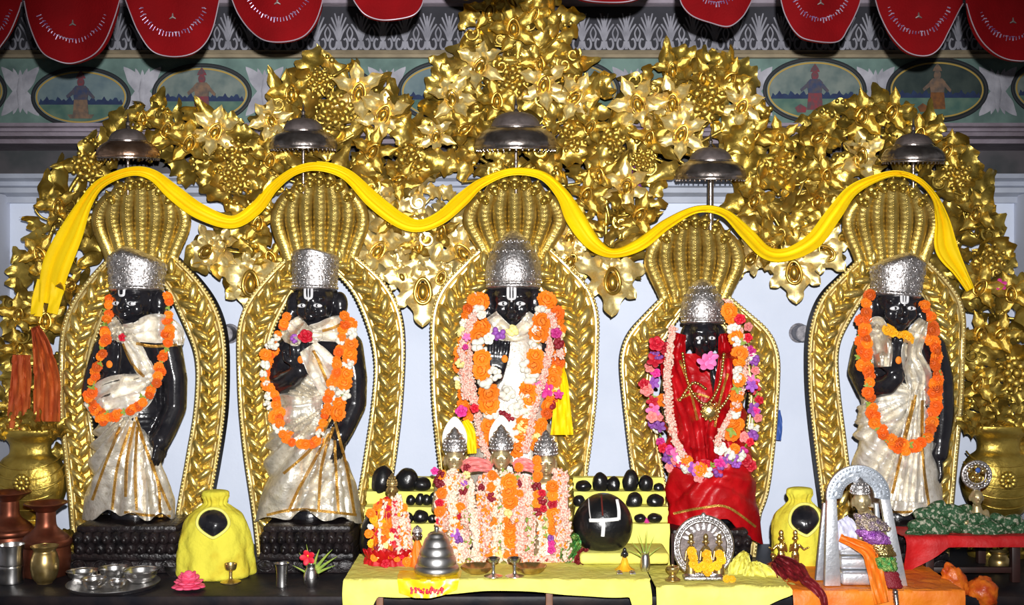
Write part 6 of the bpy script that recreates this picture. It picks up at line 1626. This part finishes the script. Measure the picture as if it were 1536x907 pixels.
# little silver idol in orange cloth behind the tiered box
yk = -.60; k = SZ(1, yk); base = W(626, 0, yk); base.z = ZT + .006
t = thing('tiny_idol', 'tiny grey idol in an orange cloth behind the tiered steel box', 'idol', base, 'tiny cloth wrapped idols')
zz = W(0, 808, yk).z - base.z
part(t, 'cloth', MB().lathe(sm([(14 * k, 0), (11 * k, .2 * zz), (9 * k, .5 * zz), (5.5 * k, .8 * zz), (2 * k, zz)], 24), Matrix.Translation(base), 40, lambda a, z: .06 * math.sin(a * 9 + z * 80) + .12 * noise.noise((math.cos(a) * 3, math.sin(a) * 3, z * 30))), 'orange_cloth', smooth=70)
mb = MB(); small_head(mb, base + Vector((0, 0, zz + 5 * k)), 8 * k); part(t, 'head', mb, 'silver_smooth', smooth=70)
tiered_crown(t, base + Vector((0, 0, zz + 10 * k)), 7 * k, 11 * k)
# tiered steel box on a printed yellow packet
yx = -.73; zx = ZT + .010
pk = [(645, 0, 0, 0)]
def packet(u, v):
    x = lerp(-47, 47, u) * (1 - .10 * clamp((v - .6) / .4)); s = v * 62
    k = SZ(1, yx); top = .095
    w_ = .003 * noise.noise((u * 6, v * 6, 2))
    if s * k < top: return Vector((W(645, 0, yx).x + x * k, -.79 + top - s * k + .0, zx + .001 + abs(w_)))
    f = s * k - top; f = f + .030 * clamp((s * k - top) / .05) * math.cos((u - .42) * 2.9)
    return Vector((W(645, 0, yx).x + x * k, -.806 - .012 * math.sin(u * 3.1) - .01 * f / .05 + w_ * 2, zx + .001 - f))
m = MB(); P = [[packet(i / 39, j / 39) for j in range(40)] for i in range(40)]
sheet(m, lambda u, v: P[int(round(u * 39))][int(round(v * 39))], 40, 40, -.002)
t = thing('printed_packet', 'shiny yellow packet with red print hanging over the table edge under the steel box', 'packet', Vector((W(645, 0, yx).x, -.79, zx)))
pp = part(t, 'wrapper', m, 'plastic_yellow', smooth=70); trp = tree_of(pp)
rr = random.Random(3); x = 616; m = MB()      # the red lettering is too blurred to read: a line of rounded strokes of the same size
while x < 662:
    w_ = rr.uniform(3, 6); y0 = 885
    for q in range(2):
        pts = [(x + rr.uniform(0, w_), y0 + rr.uniform(-5, 5)) for _ in range(3)]
        pp_ = [hit(a, b, [trp]) for a, b in spline(pts, 8)]
        pp_ = [p + Vector((0, -.0012, 0)) for p in pp_ if p is not None]
        if len(pp_) > 2: m.tube(pp_, SZ(1.7, -.8), 6, flat=.4)
    x += w_ + 1.2
if m.v: part(t, 'lettering', m, 'print_red', 'blurred line of red lettering', smooth=70)
vessel('tiered_box', 'tiered bell shaped steel box with a small knob on the yellow packet', 'box', 655, 860, [(31, 0), (33, 2), (34, 5), (33, 9), (31, 12), (29.5, 13), (30, 15), (28.5, 22), (26.5, 26), (25.5, 27), (26, 29), (24, 36), (21.5, 40), (20.5, 41), (20.5, 43), (18, 50), (15, 53), (14, 54), (13.5, 57), (10, 60), (5, 61.5), (3, 63), (4, 66), (2.5, 69), (.1, 70)], 'steel_dull', z=zx + .004, y=-.735)
for px, lab in ((740, 'left one of two little steel lamps on leaf plates at the table front'), (772, 'right one of two little steel lamps on leaf plates at the table front')):
    t, c, k = vessel('steel_lamp', lab, 'lamp', px, 868, sm([(14, 0), (14, 1), (8, 2.5), (3, 5), (2.6, 14), (3, 19), (8, 22), (10, 26), (10.5, 28), (9, 27), (6, 24), (.1, 23.5)], 40), 'steel', z=ZT + .006, group='little steel lamps', y=-.755)
    s = -1 if px < 756 else 1
    vessel('leaf_plate', 'brown leaf plate beside the %s little steel lamp' % ('left' if s < 0 else 'right'), 'plate', px + s * 24, 863, [(14, 0), (17, 2), (22, 7), (24, 11), (23, 11), (17, 4), (.1, 2)], 'brass', z=ZT + .006, group='leaf plates', y=-.705, flute=lambda a, z: .06 * math.sin(a * 8))
# tiny idol with black head, right end
yk = -.66; k = SZ(1, yk); base = W(937, 0, yk); base.z = ZT + .006
t = thing('tiny_idol', 'tiny black headed idol in orange and yellow cloth at the right end of the table', 'idol', base, 'tiny cloth wrapped idols')
part(t, 'cloth', MB().lathe(sm([(15 * k, 0), (10 * k, 3 * k), (6 * k, 8 * k), (4.5 * k, 14 * k), (2.5 * k, 19 * k)], 24), Matrix.Translation(base), 36, lambda a, z: .05 * math.sin(a * 9) + .12 * noise.noise((math.cos(a) * 3, math.sin(a) * 3, z * 60))), 'marigold_yellow', smooth=70)
mb = MB(); small_head(mb, base + Vector((0, 0, 23 * k)), 6 * k); mb.ell(tuple(base + Vector((0, 0, 29 * k))), (3 * k, 3 * k, 4 * k)); part(t, 'head', mb, 'black_stone', smooth=70)
for px, lab in ((929, 'small silver foot shaped token left of its pair'), (948, 'small silver foot shaped token right of its pair')):
    m = MB(); c = W(px, 0, -.715); c.z = ZT + .010; k = SZ(1, -.715)
    m.ell(tuple(c), (5 * k, 7 * k, 3 * k)); m.ell(tuple(c + Vector((0, -7 * k, 0))), (4 * k, 4 * k, 2.4 * k)); 
    for q in range(4): m.ell(tuple(c + Vector(((q - 1.5) * 2.3 * k, -11 * k, 0))), (1.3 * k, 1.6 * k, 1.4 * k))
    solo('silver_token', m, 'steel', lab, 'token', c - Vector((0, 0, 3 * k)), 'silver tokens')
t, c, k = vessel('flower_vase', 'narrow steel vase with thin grass at the right end of the table', 'vase', 968, 860, hollow(sm([(5, 0), (6, 1.5), (7.5, 8), (7, 18), (6, 26), (7, 29)], 26)), 'steel', z=ZT + .006, y=-.69)
blades('grass_blades', 'thin pale grass blades in the narrow steel vase', c + Vector((0, 0, 18 * k)), k, [(-.5, 36, 1.1, -6), (-.2, 44, 1.1, -2), (.25, 40, 1.1, 4), (-.9, 30, 1.0, -6), (.7, 30, 1.0, 5), (.05, 48, 1.0, 0)], 'leaf_green')
# brass lamp with a tall stick at the corner of the second cloth
t, c, k = vessel('stick_lamp', 'small brass lamp with a tall dark stick left of the round silver plaque', 'lamp', 1009, 872, sm([(11, 0), (11.5, 2), (7, 5), (5, 9), (8.5, 14), (10, 18), (9, 21), (3, 22), (2, 26)], 36), 'brass', z=ZQ + .008, y=-.70)
part(t, 'stick', MB().tube([c + Vector((0, 0, 22 * k)), c + Vector((0, 0, 70 * k))], [2.2 * k, 2.6 * k], 8), 'dark_wood')

# round silver plaque with three little figures
yp = -.685; k = SZ(1, yp); base = W(1055, 0, yp); base.z = ZQ + .008; cz = base.z + 49 * k
cc = Vector((base.x, yp, cz)); M = Matrix.Translation(cc) @ FRONT @ Matrix.Scale(k, 4)
t = thing('silver_plaque', 'round silver relief plaque with three little figures dabbed with marigolds', 'plaque', base)
m = MB()
for rr_, th in ((43, 3.4), (37, 2.6), (40, 4.2)): m.tube([M @ Vector((rr_ * math.cos(a), rr_ * math.sin(a) * 1.04, 0 if rr_ != 40 else -2)) for a in [2 * PI * i / 72 for i in range(72)]], th * k, 8, closed=True)
for i in range(44): a = 2 * PI * i / 44; m.ell((40 * math.cos(a), 41.6 * math.sin(a), 3), (2.5, 2.5, 2), M, 8, 6)
for s in (-1, 0, 1): m.ell((s * 6, 46 - abs(s) * 2, 1), (4, 6 - 2 * abs(s), 3), M, 10, 7)
m.box((-30, -49, -14), (30, -43, 10), 2, M)
part(t, 'frame_ring', m, 'silver', smooth=60)
part(t, 'back_disc', MB().prism([(37 * math.cos(2 * PI * i / 48), 38.5 * math.sin(2 * PI * i / 48)) for i in range(48)], -6, -3, M), 'silver_dark')
m = MB()
for i in range(9):      # relief rays and leaves
    a = PI * (i + .5) / 9; m.merge(leaf_mb(14, 3, 1, 1, .2, .8, 9, 5, .1), M @ Matrix.Translation((18 * math.cos(a), 10 + 14 * math.sin(a), -2)) @ Matrix.Rotation(a - PI / 2, 4, 'Z'))
part(t, 'relief', m, 'silver', smooth=60)
for x in (-19, 3, 23):
    mb = MB(); s = 1.0
    c2 = M @ Vector((x, 8, 4)); small_head(mb, c2, 5.5 * k); mb.ell(tuple(M @ Vector((x, 15, 4))), (4 * k, 4 * k, 6 * k)); 
    mb.lathe([(9 * k, 0), (8 * k, 10 * k), (6 * k, 22 * k), (8 * k, 34 * k), (4 * k, 40 * k), (.001, 41 * k)], Matrix.Translation(M @ Vector((x, -38, 3))), 20)
    for sg in (-1, 1): capsule(mb, M @ Vector((x + sg * 7, -6, 4)), 2.2 * k, M @ Vector((x + sg * 9, -18, 8)), 1.8 * k)
    part(t, 'figure', mb, 'brass', smooth=70)
g = thing('marigold_heap', 'heads of yellow orange marigold stuck on the round silver plaque', 'flowers', M @ Vector((0, -10, 14)))
rr = random.Random(4)
for x, y in ((-20, -4), (-18, -13), (-17, -22), (2, -8), (4, -17), (-2, -26), (8, -27), (22, -8), (24, -17), (18, -25), (-10, -28), (3, -34)): inst(g, 'marigold', blossom('marigold', 'marigold_yellow', rr.randrange(2)), face_cam(M @ Vector((x, y, 15)), 7.5 * k, rr))
g = thing('marigold_heap', 'two marigold heads lying on the yellow cloth right of the plaque', 'flowers', W(1094, 0, -.72)); 
for x in (1090, 1098): p = W(x, 0, -.72); p.z = ZQ + .018; inst(g, 'marigold', blossom('marigold', 'marigold_yellow', 0), face_cam(p, 6 * k, rr))
# twin brass figurines on a dark block, red cloth and a small bell
yt = -.49; k = SZ(1, yt); base = W(1182, 0, yt); base.z = ZP
solo('wooden_block', MB().box((base.x - 24 * k, yt - .03, ZP), (base.x + 26 * k, yt + .04, W(0, 856, yt).z), .004), 'dark_wood', 'dark wooden block under the twin brass figurines', 'block')
for px, lab, s in ((1172, 'left one of two slim brass figurines before the yellow wrapped stone', -1), (1193, 'right one of two slim brass figurines, its arm held out', 1)):
    b0 = W(px, 856, yt); t = thing('brass_figurine', lab, 'figurine', b0, 'twin brass figurines')
    mb = MB(); Q = lambda x, z, y=0: b0 + Vector((x * k, y * k, z * k))
    mb.lathe([(9 * k, 0), (9 * k, 3 * k), (6 * k, 5 * k)], Matrix.Translation(b0), 20)
    small_head(mb, Q(0, 49, -1), 5.5 * k); mb.ell(tuple(Q(0, 57)), (4 * k, 4 * k, 5 * k)); mb.ell(tuple(Q(0, 35)), (6 * k, 4 * k, 8 * k)); mb.ell(tuple(Q(0, 25)), (6 * k, 4.4 * k, 6 * k))
    capsule(mb, Q(0, 40), 2.6 * k, Q(0, 47), 2.6 * k)
    for sg in (-1, 1):
        capsule(mb, Q(sg * 2.5, 24), 3.6 * k, Q(sg * 3.6, 5), 2.2 * k)
        if sg == s: capsule(mb, Q(sg * 6, 39), 2.2 * k, Q(sg * 13, 32), 1.8 * k); capsule(mb, Q(sg * 13, 32), 1.8 * k, Q(sg * 19, 36, -3), 1.5 * k)
        else: capsule(mb, Q(sg * 6, 39), 2.2 * k, Q(sg * 8, 30), 1.8 * k); capsule(mb, Q(sg * 8, 30), 1.8 * k, Q(sg * 3, 44, -6), 1.5 * k)
    fuse(t, 'body', mb, 'brass_bright', .0022, 1)
hung('crumpled_cloth', 'crumpled dark red cloth lying left of the aluminium throne', [(1162, 838, 16, -.62), (1178, 852, 36, -.64), (1192, 866, 44, -.68), (1206, 880, 30, -.74)], 'maroon_cloth', 4, .014, n=30, nv=24, group='red cloths')
hung('crumpled_cloth', 'dark red cloth strip hanging over the front of the orange cloth', [(1206, 868, 14, -.80), (1222, 880, 13, -.825), (1234, 894, 12, -.84), (1238, 914, 10, -.845)], 'maroon_cloth', 2, .005, n=24, nv=10, group='red cloths')
t, c, k = vessel('hand_bell', 'small pale brass bell lying behind the dark red cloth', 'bell', 1160, 868, sm([(16, 0), (16.5, 2), (13, 8), (11, 16), (9, 22), (4, 25), (2.5, 27), (2.5, 30), (4.5, 32), (5, 35), (3, 38), (.1, 39)], 36), 'brass_bright')

# ------------------------------------------------------------------ aluminium arched throne with a reclining dressed idol
yt = -.765; k = SZ(1, yt); base = W(1298, 0, yt); base.z = ZQ + .008
pbx = CY + F * (HC - base.z) / (yt + D)
O = W(1298, pbx, yt); M = Matrix.Translation(O) @ FRONT @ Matrix.Scale(k, 4)
hB = pbx      # pixel row of the base
t = thing('aluminium_throne', 'aluminium throne with an embossed round arch on two splayed posts', 'throne', base)
tx = lambda px: px - 1298
ty = lambda py: hB - py
# arch: horseshoe band with beaded embossing
cx_, cy_ = 1287, 745
ring = []
outer = [(tx(cx_ + 48 * math.cos(a)), ty(cy_ - 48 * math.sin(a))) for a in [lerp(-.12, PI + .12, i / 40) for i in range(41)]]
inner = [(tx(cx_ + 24 * math.cos(a)), ty(cy_ - 24 * math.sin(a))) for a in [lerp(PI + .05, -.05, i / 40) for i in range(41)]]
part(t, 'arch_plate', MB().prism(outer + inner, -3, 3, M, .8), 'aluminium')
m = MB()
for i in range(26): a = PI * (i + .5) / 26; m.ell((tx(cx_ + 44 * math.cos(a)), ty(cy_ - 44 * math.sin(a)), 3), (1.8, 1.8, 1.4), M, 8, 6); m.ell((tx(cx_ + 28 * math.cos(a)), ty(cy_ - 28 * math.sin(a)), 3), (1.3, 1.3, 1.1), M, 8, 6)
for i in range(9):
    a = PI * (i + .5) / 9; m.merge(leaf_mb(11, 3, 1, .5, .2, .6, 9, 5, .1), M @ Matrix.Translation((tx(cx_ + 36 * math.cos(a)), ty(cy_ - 36 * math.sin(a)), 3)) @ Matrix.Rotation(a - PI / 2 + PI / 2 * (1 if i % 2 else -1), 4, 'Z') @ Matrix.Translation((0, -5, 0)))
part(t, 'embossing', m, 'aluminium', smooth=60)
for pts in ([(1240, 748), (1254, 748), (1260, hB), (1236, hB)], [(1320, 748), (1334, 748), (1360, hB), (1342, hB)]):
    part(t, 'post', MB().prism([(tx(a), ty(b)) for a, b in pts], -5, 5, M, 1.2), 'aluminium_bright')
part(t, 'post', MB().prism([(tx(1232), ty(hB)), (tx(1244), ty(hB)), (tx(1250), ty(760)), (tx(1244), ty(760))], -40, -32, M, 1.0), 'aluminium')
part(t, 'post', MB().prism([(tx(1330), ty(hB)), (tx(1340), ty(hB)), (tx(1328), ty(760)), (tx(1322), ty(760))], -40, -32, M, 1.0), 'aluminium')
for i, (z0, z1, f0) in enumerate(((0, 20, 2), (22, 40, -6), (42, 58, -14))):      # three rounded seat steps
    part(t, 'seat_step', MB().box((tx(1262), z0, -34), (tx(1338) - i * 4, z1, f0), 5, M, 3), 'aluminium_bright')
hung('white_cloth', 'folded white cloth on the throne beside the left post', [(1262, 778, 20, -.745), (1268, 790, 30, -.755), (1272, 806, 36, -.76), (1276, 820, 34, -.765)], 'white_cloth', 2, .008)
t = thing('dressed_idol', 'small silvery idol in gold, purple and green tinsel clothes leaning in the throne', 'idol', W(1310, 870, -.77))
ki = SZ(1, -.765); mb = MB(); small_head(mb, W(1292, 752, -.775), 16 * ki); capsule(mb, W(1294, 764, -.77), 8 * ki, W(1304, 785, -.775), 15 * ki); capsule(mb, W(1304, 785, -.775), 16 * ki, W(1334, 866, -.785), 12 * ki)
for sg in (-1, 1): capsule(mb, W(1304 + sg * 14, 784, -.775), 6 * ki, W(1308 + sg * 17, 806, -.79), 5 * ki)
fuse(t, 'body', mb, 'idol_brass', .003, 1)
tiered_crown(t, W(1290, 741, -.775), 14 * ki, 26 * ki, 'silver')
def tins(nm, pts, mt, seed, lab=None):
    m = MB(); rr = random.Random(seed); S = spline(pts, 60)
    for x, y, w_, d in S:
        for _ in range(5):
            a = rr.uniform(-1, 1); m.ell((0, 0, 0), (SZ(3.4, d), SZ(1.6, d), SZ(2.2, d)), Matrix.Translation(W(x + a * w_ * .5, y, d - SZ(w_ * .36, d) * math.sqrt(1 - a * a))) @ Matrix.Rotation(rr.uniform(-2, 2), 4, 'Y') @ Matrix.Rotation(rr.uniform(-.8, .8), 4, 'X'), 7, 5)
    part(t, nm, m, mt, lab, smooth=70, kind='stuff')
tins('tinsel_bodice', [(1294, 772, 26, -.79), (1306, 784, 40, -.795), (1312, 794, 46, -.795)], 'tinsel', 1)
tins('tinsel_skirt', [(1300, 796, 30, -.80), (1312, 806, 38, -.80), (1320, 814, 32, -.80)], 'purple_tinsel', 2, 'purple tinsel')
tins('tinsel_skirt', [(1322, 818, 28, -.80), (1328, 832, 28, -.80)], 'brass_bright', 3, 'gold tinsel')
tins('tinsel_skirt', [(1328, 838, 28, -.805), (1332, 854, 26, -.805)], 'green_tinsel', 4, 'green tinsel')
tins('tinsel_skirt', [(1334, 860, 24, -.805), (1340, 880, 24, -.815)], 'dark_red_flower', 5, 'dark red tinsel')
hung('orange_ribbon', 'bright orange cloth strip hanging down the front of the throne', [(1260, 806, 10, -.79), (1284, 816, 13, -.80), (1304, 828, 20, -.81), (1312, 850, 24, -.815), (1318, 878, 24, -.83), (1324, 904, 22, -.845)], 'orange_cloth', 2, .005)
m = MB().tube([W(1342, 884, -.83), W(1344, 896, -.845), W(1346, 914, -.85)], [SZ(3, -.83), SZ(4, -.83), SZ(3, -.83)], 10)
for i in range(5): m.ell(tuple(W(1343 + .5 * i, 888 + 5 * i, -.84)), SZ(4.5, -.83), None, 10, 7)
solo('bead_tassel', m, 'silver_smooth', 'short silver bead tassel below the dark red tinsel', 'tassel')

# ------------------------------------------------------------------ red covered stand at the right with a small ornate idol
yr0, yr1 = -.52, -.17; zr = W(0, 806, yr0).z
x0, x1 = W(1384, 0, yr0).x, 1.80
t = thing('side_stand', 'dark wooden stand under the red cloth at the right edge', 'stand', ((x0 + x1) / 2, (yr0 + yr1) / 2, ZP))
part(t, 'stand_top', MB().box((x0, yr0, zr - .03), (x1, yr1, zr - .004), .004), 'dark_wood')
for xx in (x0 + .03, x1 - .12):
    for y_ in (yr0 + .03, yr1 - .03): part(t, 'leg', MB().box((xx - .014, y_ - .014, ZP), (xx + .014, y_ + .014, zr - .03), .003), 'dark_wood')
part(t, 'rail', MB().box((x0 + .03, yr0 + .025, ZP + .03), (x1 - .12, yr0 + .04, ZP + .05), .003), 'dark_wood')
tablecloth('bright red cloth over the side stand, its corner hanging at the left', 1356, 1548, yr0 - .008, yr1, zr, .032, 'red_cloth', lambda u: 1 + 3.0 * clamp((.34 - u) / .34), .004, 8, n=90, name='tablecloth')
def heap(name, label, poly, mt, y, seed, space=9, r=(8, 13)):
    """crumpled cloth: overlapping soft folds filling a shape"""
    rr = random.Random(seed); m = MB(); xs = [p[0] for p in poly]; ys_ = [p[1] for p in poly]; pts = []; n = 0
    while n < 4000:
        n += 1; p = (rr.uniform(min(xs), max(xs)), rr.uniform(min(ys_), max(ys_)))
        if inside(p, poly) and all((p[0] - q[0]) ** 2 + (p[1] - q[1]) ** 2 > space ** 2 for q in pts): pts.append(p)
    for x, y_ in pts:
        s = rr.uniform(*r); d = y - .03 * rr.random() - (y_ - min(ys_)) / (max(ys_) - min(ys_)) * .08
        m.ell((0, 0, 0), (SZ(s * 1.5, y), SZ(s * .8, y), SZ(s * .75, y)), Matrix.Translation(W(x, y_, d)) @ Matrix.Rotation(rr.uniform(-.7, .7), 4, 'Y') @ Matrix.Rotation(rr.uniform(-.5, .5), 4, 'X'), 12, 8)
    o = solo(name, m, mt, label, 'cloth', W(sum(xs) / len(xs), max(ys_), y), smooth=80)
    q = o.modifiers.new('r', 'REMESH'); q.mode = 'VOXEL'; q.voxel_size = .0045; q.use_smooth_shade = True
    q = o.modifiers.new('s', 'SMOOTH'); q.iterations = 3
    bake(o); return o
heap('brocade_cloth', 'crumpled green and silver brocade cloth round the small ornate idol on the red stand', [(1370, 792), (1382, 772), (1405, 760), (1425, 762), (1440, 764), (1470, 776), (1500, 776), (1536, 786), (1538, 796), (1490, 800), (1440, 796), (1412, 800), (1412, 812), (1390, 815), (1376, 805)], 'green_brocade', -.40, 5)
ys_ = -.43; k = SZ(1, ys_); b0 = W(1466, 790, ys_); b0.z = zr + .008
t = thing('ornate_idol', 'small ornate metal idol with a beaded ring halo on the red stand', 'idol', b0)
mb = MB(); small_head(mb, W(1465, 746, ys_ - .01), 12 * k); capsule(mb, W(1465, 758, ys_), 6 * k, W(1466, 775, ys_), 11 * k); capsule(mb, W(1466, 775, ys_), 11 * k, b0 + Vector((0, 0, 10 * k)), 12 * k)
for sg in (-1, 1): capsule(mb, W(1466 + sg * 13, 768, ys_), 4.5 * k, W(1466 + sg * 17, 784, ys_ - .03), 4 * k)
fuse(t, 'body', mb, 'idol_brass', .003, 1)
m = MB(); hc = W(1465, 712, ys_)
for rr_, th in ((21, 2.4), (14, 1.6)): m.tube([hc + Vector((rr_ * k * math.cos(a), 0, rr_ * k * math.sin(a) * .95)) for a in [2 * PI * i / 48 for i in range(48)]], th * k, 8, closed=True)
for i in range(22): a = 2 * PI * i / 22; m.ell(tuple(hc + Vector((18 * k * math.cos(a), -2 * k, 17 * k * math.sin(a)))), (2.6 * k, 2 * k, 2.6 * k), None, 8, 6)
m.box((hc.x - 5 * k, ys_ - .004, hc.z - 24 * k), (hc.x + 5 * k, ys_ + .004, hc.z - 18 * k), .001)
part(t, 'ring_halo', m, 'silver', smooth=70)
m = MB()
for i, (x, y_) in enumerate(((1455, 705), (1465, 700), (1475, 706), (1460, 716), (1470, 717), (1465, 709))): m.ell(tuple(W(x, y_, ys_ - .006)), (4.4 * k, 3 * k, 4.4 * k), None, 10, 7)
part(t, 'jewels', m, 'brass_bright', smooth=70)
part(t, 'jewel', MB().ell(tuple(W(1467, 705, ys_ - .016)), (4 * k, 2 * k, 4 * k)), 'blue_cord', 'blue jewel')
vessel('brass_pot', 'small brass pot in the dark under the red stand', 'pot', 1499, 866, hollow(sm([(9, 0), (10, 2), (15, 9), (15, 17), (11, 23), (10, 26), (14, 30)], 30)), 'brass', y=-.33)
def bundle(label, px, py, w, h, tilt, seed):
    y = -.66; c = W(px, py, y); k = SZ(1, y); m = MB(); e = MB().ell((0, 0, 0), (1, 1, 1), None, 36, 24); vs = []
    for v in e.v:
        d = 1 + .22 * noise.noise(v * 2.2 + Vector((seed, 0, 0))) + .10 * noise.noise(v * 5 + Vector((0, seed, 0)))
        vs.append(Vector((v.x * w * .5 * k * d, v.y * w * .45 * k * d, v.z * h * .5 * k * d)))
    m.add(vs, e.f, Matrix.Translation(c) @ Matrix.Rotation(tilt, 4, 'Y'))
    solo('plastic_bundle', m, 'orange_plastic', label, 'bundle', W(px, py + h / 2, y), 'orange plastic bundles', smooth=80)
bundle('upright orange plastic bundle below the red stand', 1432, 872, 34, 56, -.45, 1)
bundle('crumpled orange plastic bundle at the lower right below the red stand', 1474, 888, 46, 44, .5, 2)
vessel('brass_cup', 'tiny brass cup beside the orange plastic bundles', 'cup', 1426, 904, hollow(sm([(6, 0), (7, 1), (9, 8), (10, 14), (11, 15)], 16)), 'brass_bright', z=ZQ - .03, y=-.78)
# ------------------------------------------------------------------ light and camera
cam = bpy.data.cameras.new('camera'); co = bpy.data.objects.new('camera', cam); C.objects.link(co)
co.location = CAM; co.rotation_euler = (PI / 2, 0, 0); cam.sensor_width = 36; cam.lens = F / 1536 * 36
cam.clip_start = .05
bpy.context.scene.camera = co
fl = bpy.data.lights.new('flash', 'SPOT'); fo = bpy.data.objects.new('flash', fl); C.objects.link(fo)
fo.location = (0.05, -D - .05, HC + .17); fl.energy = 1080; fl.shadow_soft_size = .02; fl.spot_size = math.radians(62); fl.spot_blend = .75
fl.color = (1, .985, .97)
fo.rotation_euler = ((W(768, 520, 0) - fo.location).to_track_quat('-Z', 'Y')).to_euler()
for i, (x, y, z, e, s) in enumerate(((-1.3, -3.2, 2.75, 1.2, .5), (1.5, -3.6, 2.75, 1.2, .5))):
    l = bpy.data.lights.new('fill_light', 'AREA'); o = bpy.data.objects.new('fill_light', l); C.objects.link(o)  # unseen soft lights added as a weak ambient fill
    o.location = (x, y, z); l.energy = e; l.size = s; l.color = (1, .95, .88)
    o.rotation_euler = ((Vector((0, 0, 1.2)) - o.location).to_track_quat('-Z', 'Y')).to_euler()
w = bpy.data.worlds.new('world'); bpy.context.scene.world = w; w.use_nodes = True
nt = w.node_tree; bg = nt.nodes['Background']
tc = nt.nodes.new('ShaderNodeTexCoord'); n = nt.nodes.new('ShaderNodeTexNoise'); n.inputs['Scale'].default_value = 2.2; n.inputs['Detail'].default_value = 2
nt.links.new(tc.outputs['Generated'], n.inputs['Vector'])
r = nt.nodes.new('ShaderNodeValToRGB')
e = r.color_ramp.elements; e[0].position = .42; e[0].color = (.03, .03, .04, 1); e[1].position = .66; e[1].color = (.75, .74, .76, 1)
nt.links.new(n.outputs['Fac'], r.inputs['Fac']); nt.links.new(r.outputs['Color'], bg.inputs['Color'])
bg.inputs['Strength'].default_value = .27
vs = bpy.context.scene.view_settings
vs.view_transform = 'Standard'; vs.look = 'None'; vs.gamma = 1; vs.exposure = 0; vs.use_curve_mapping = False
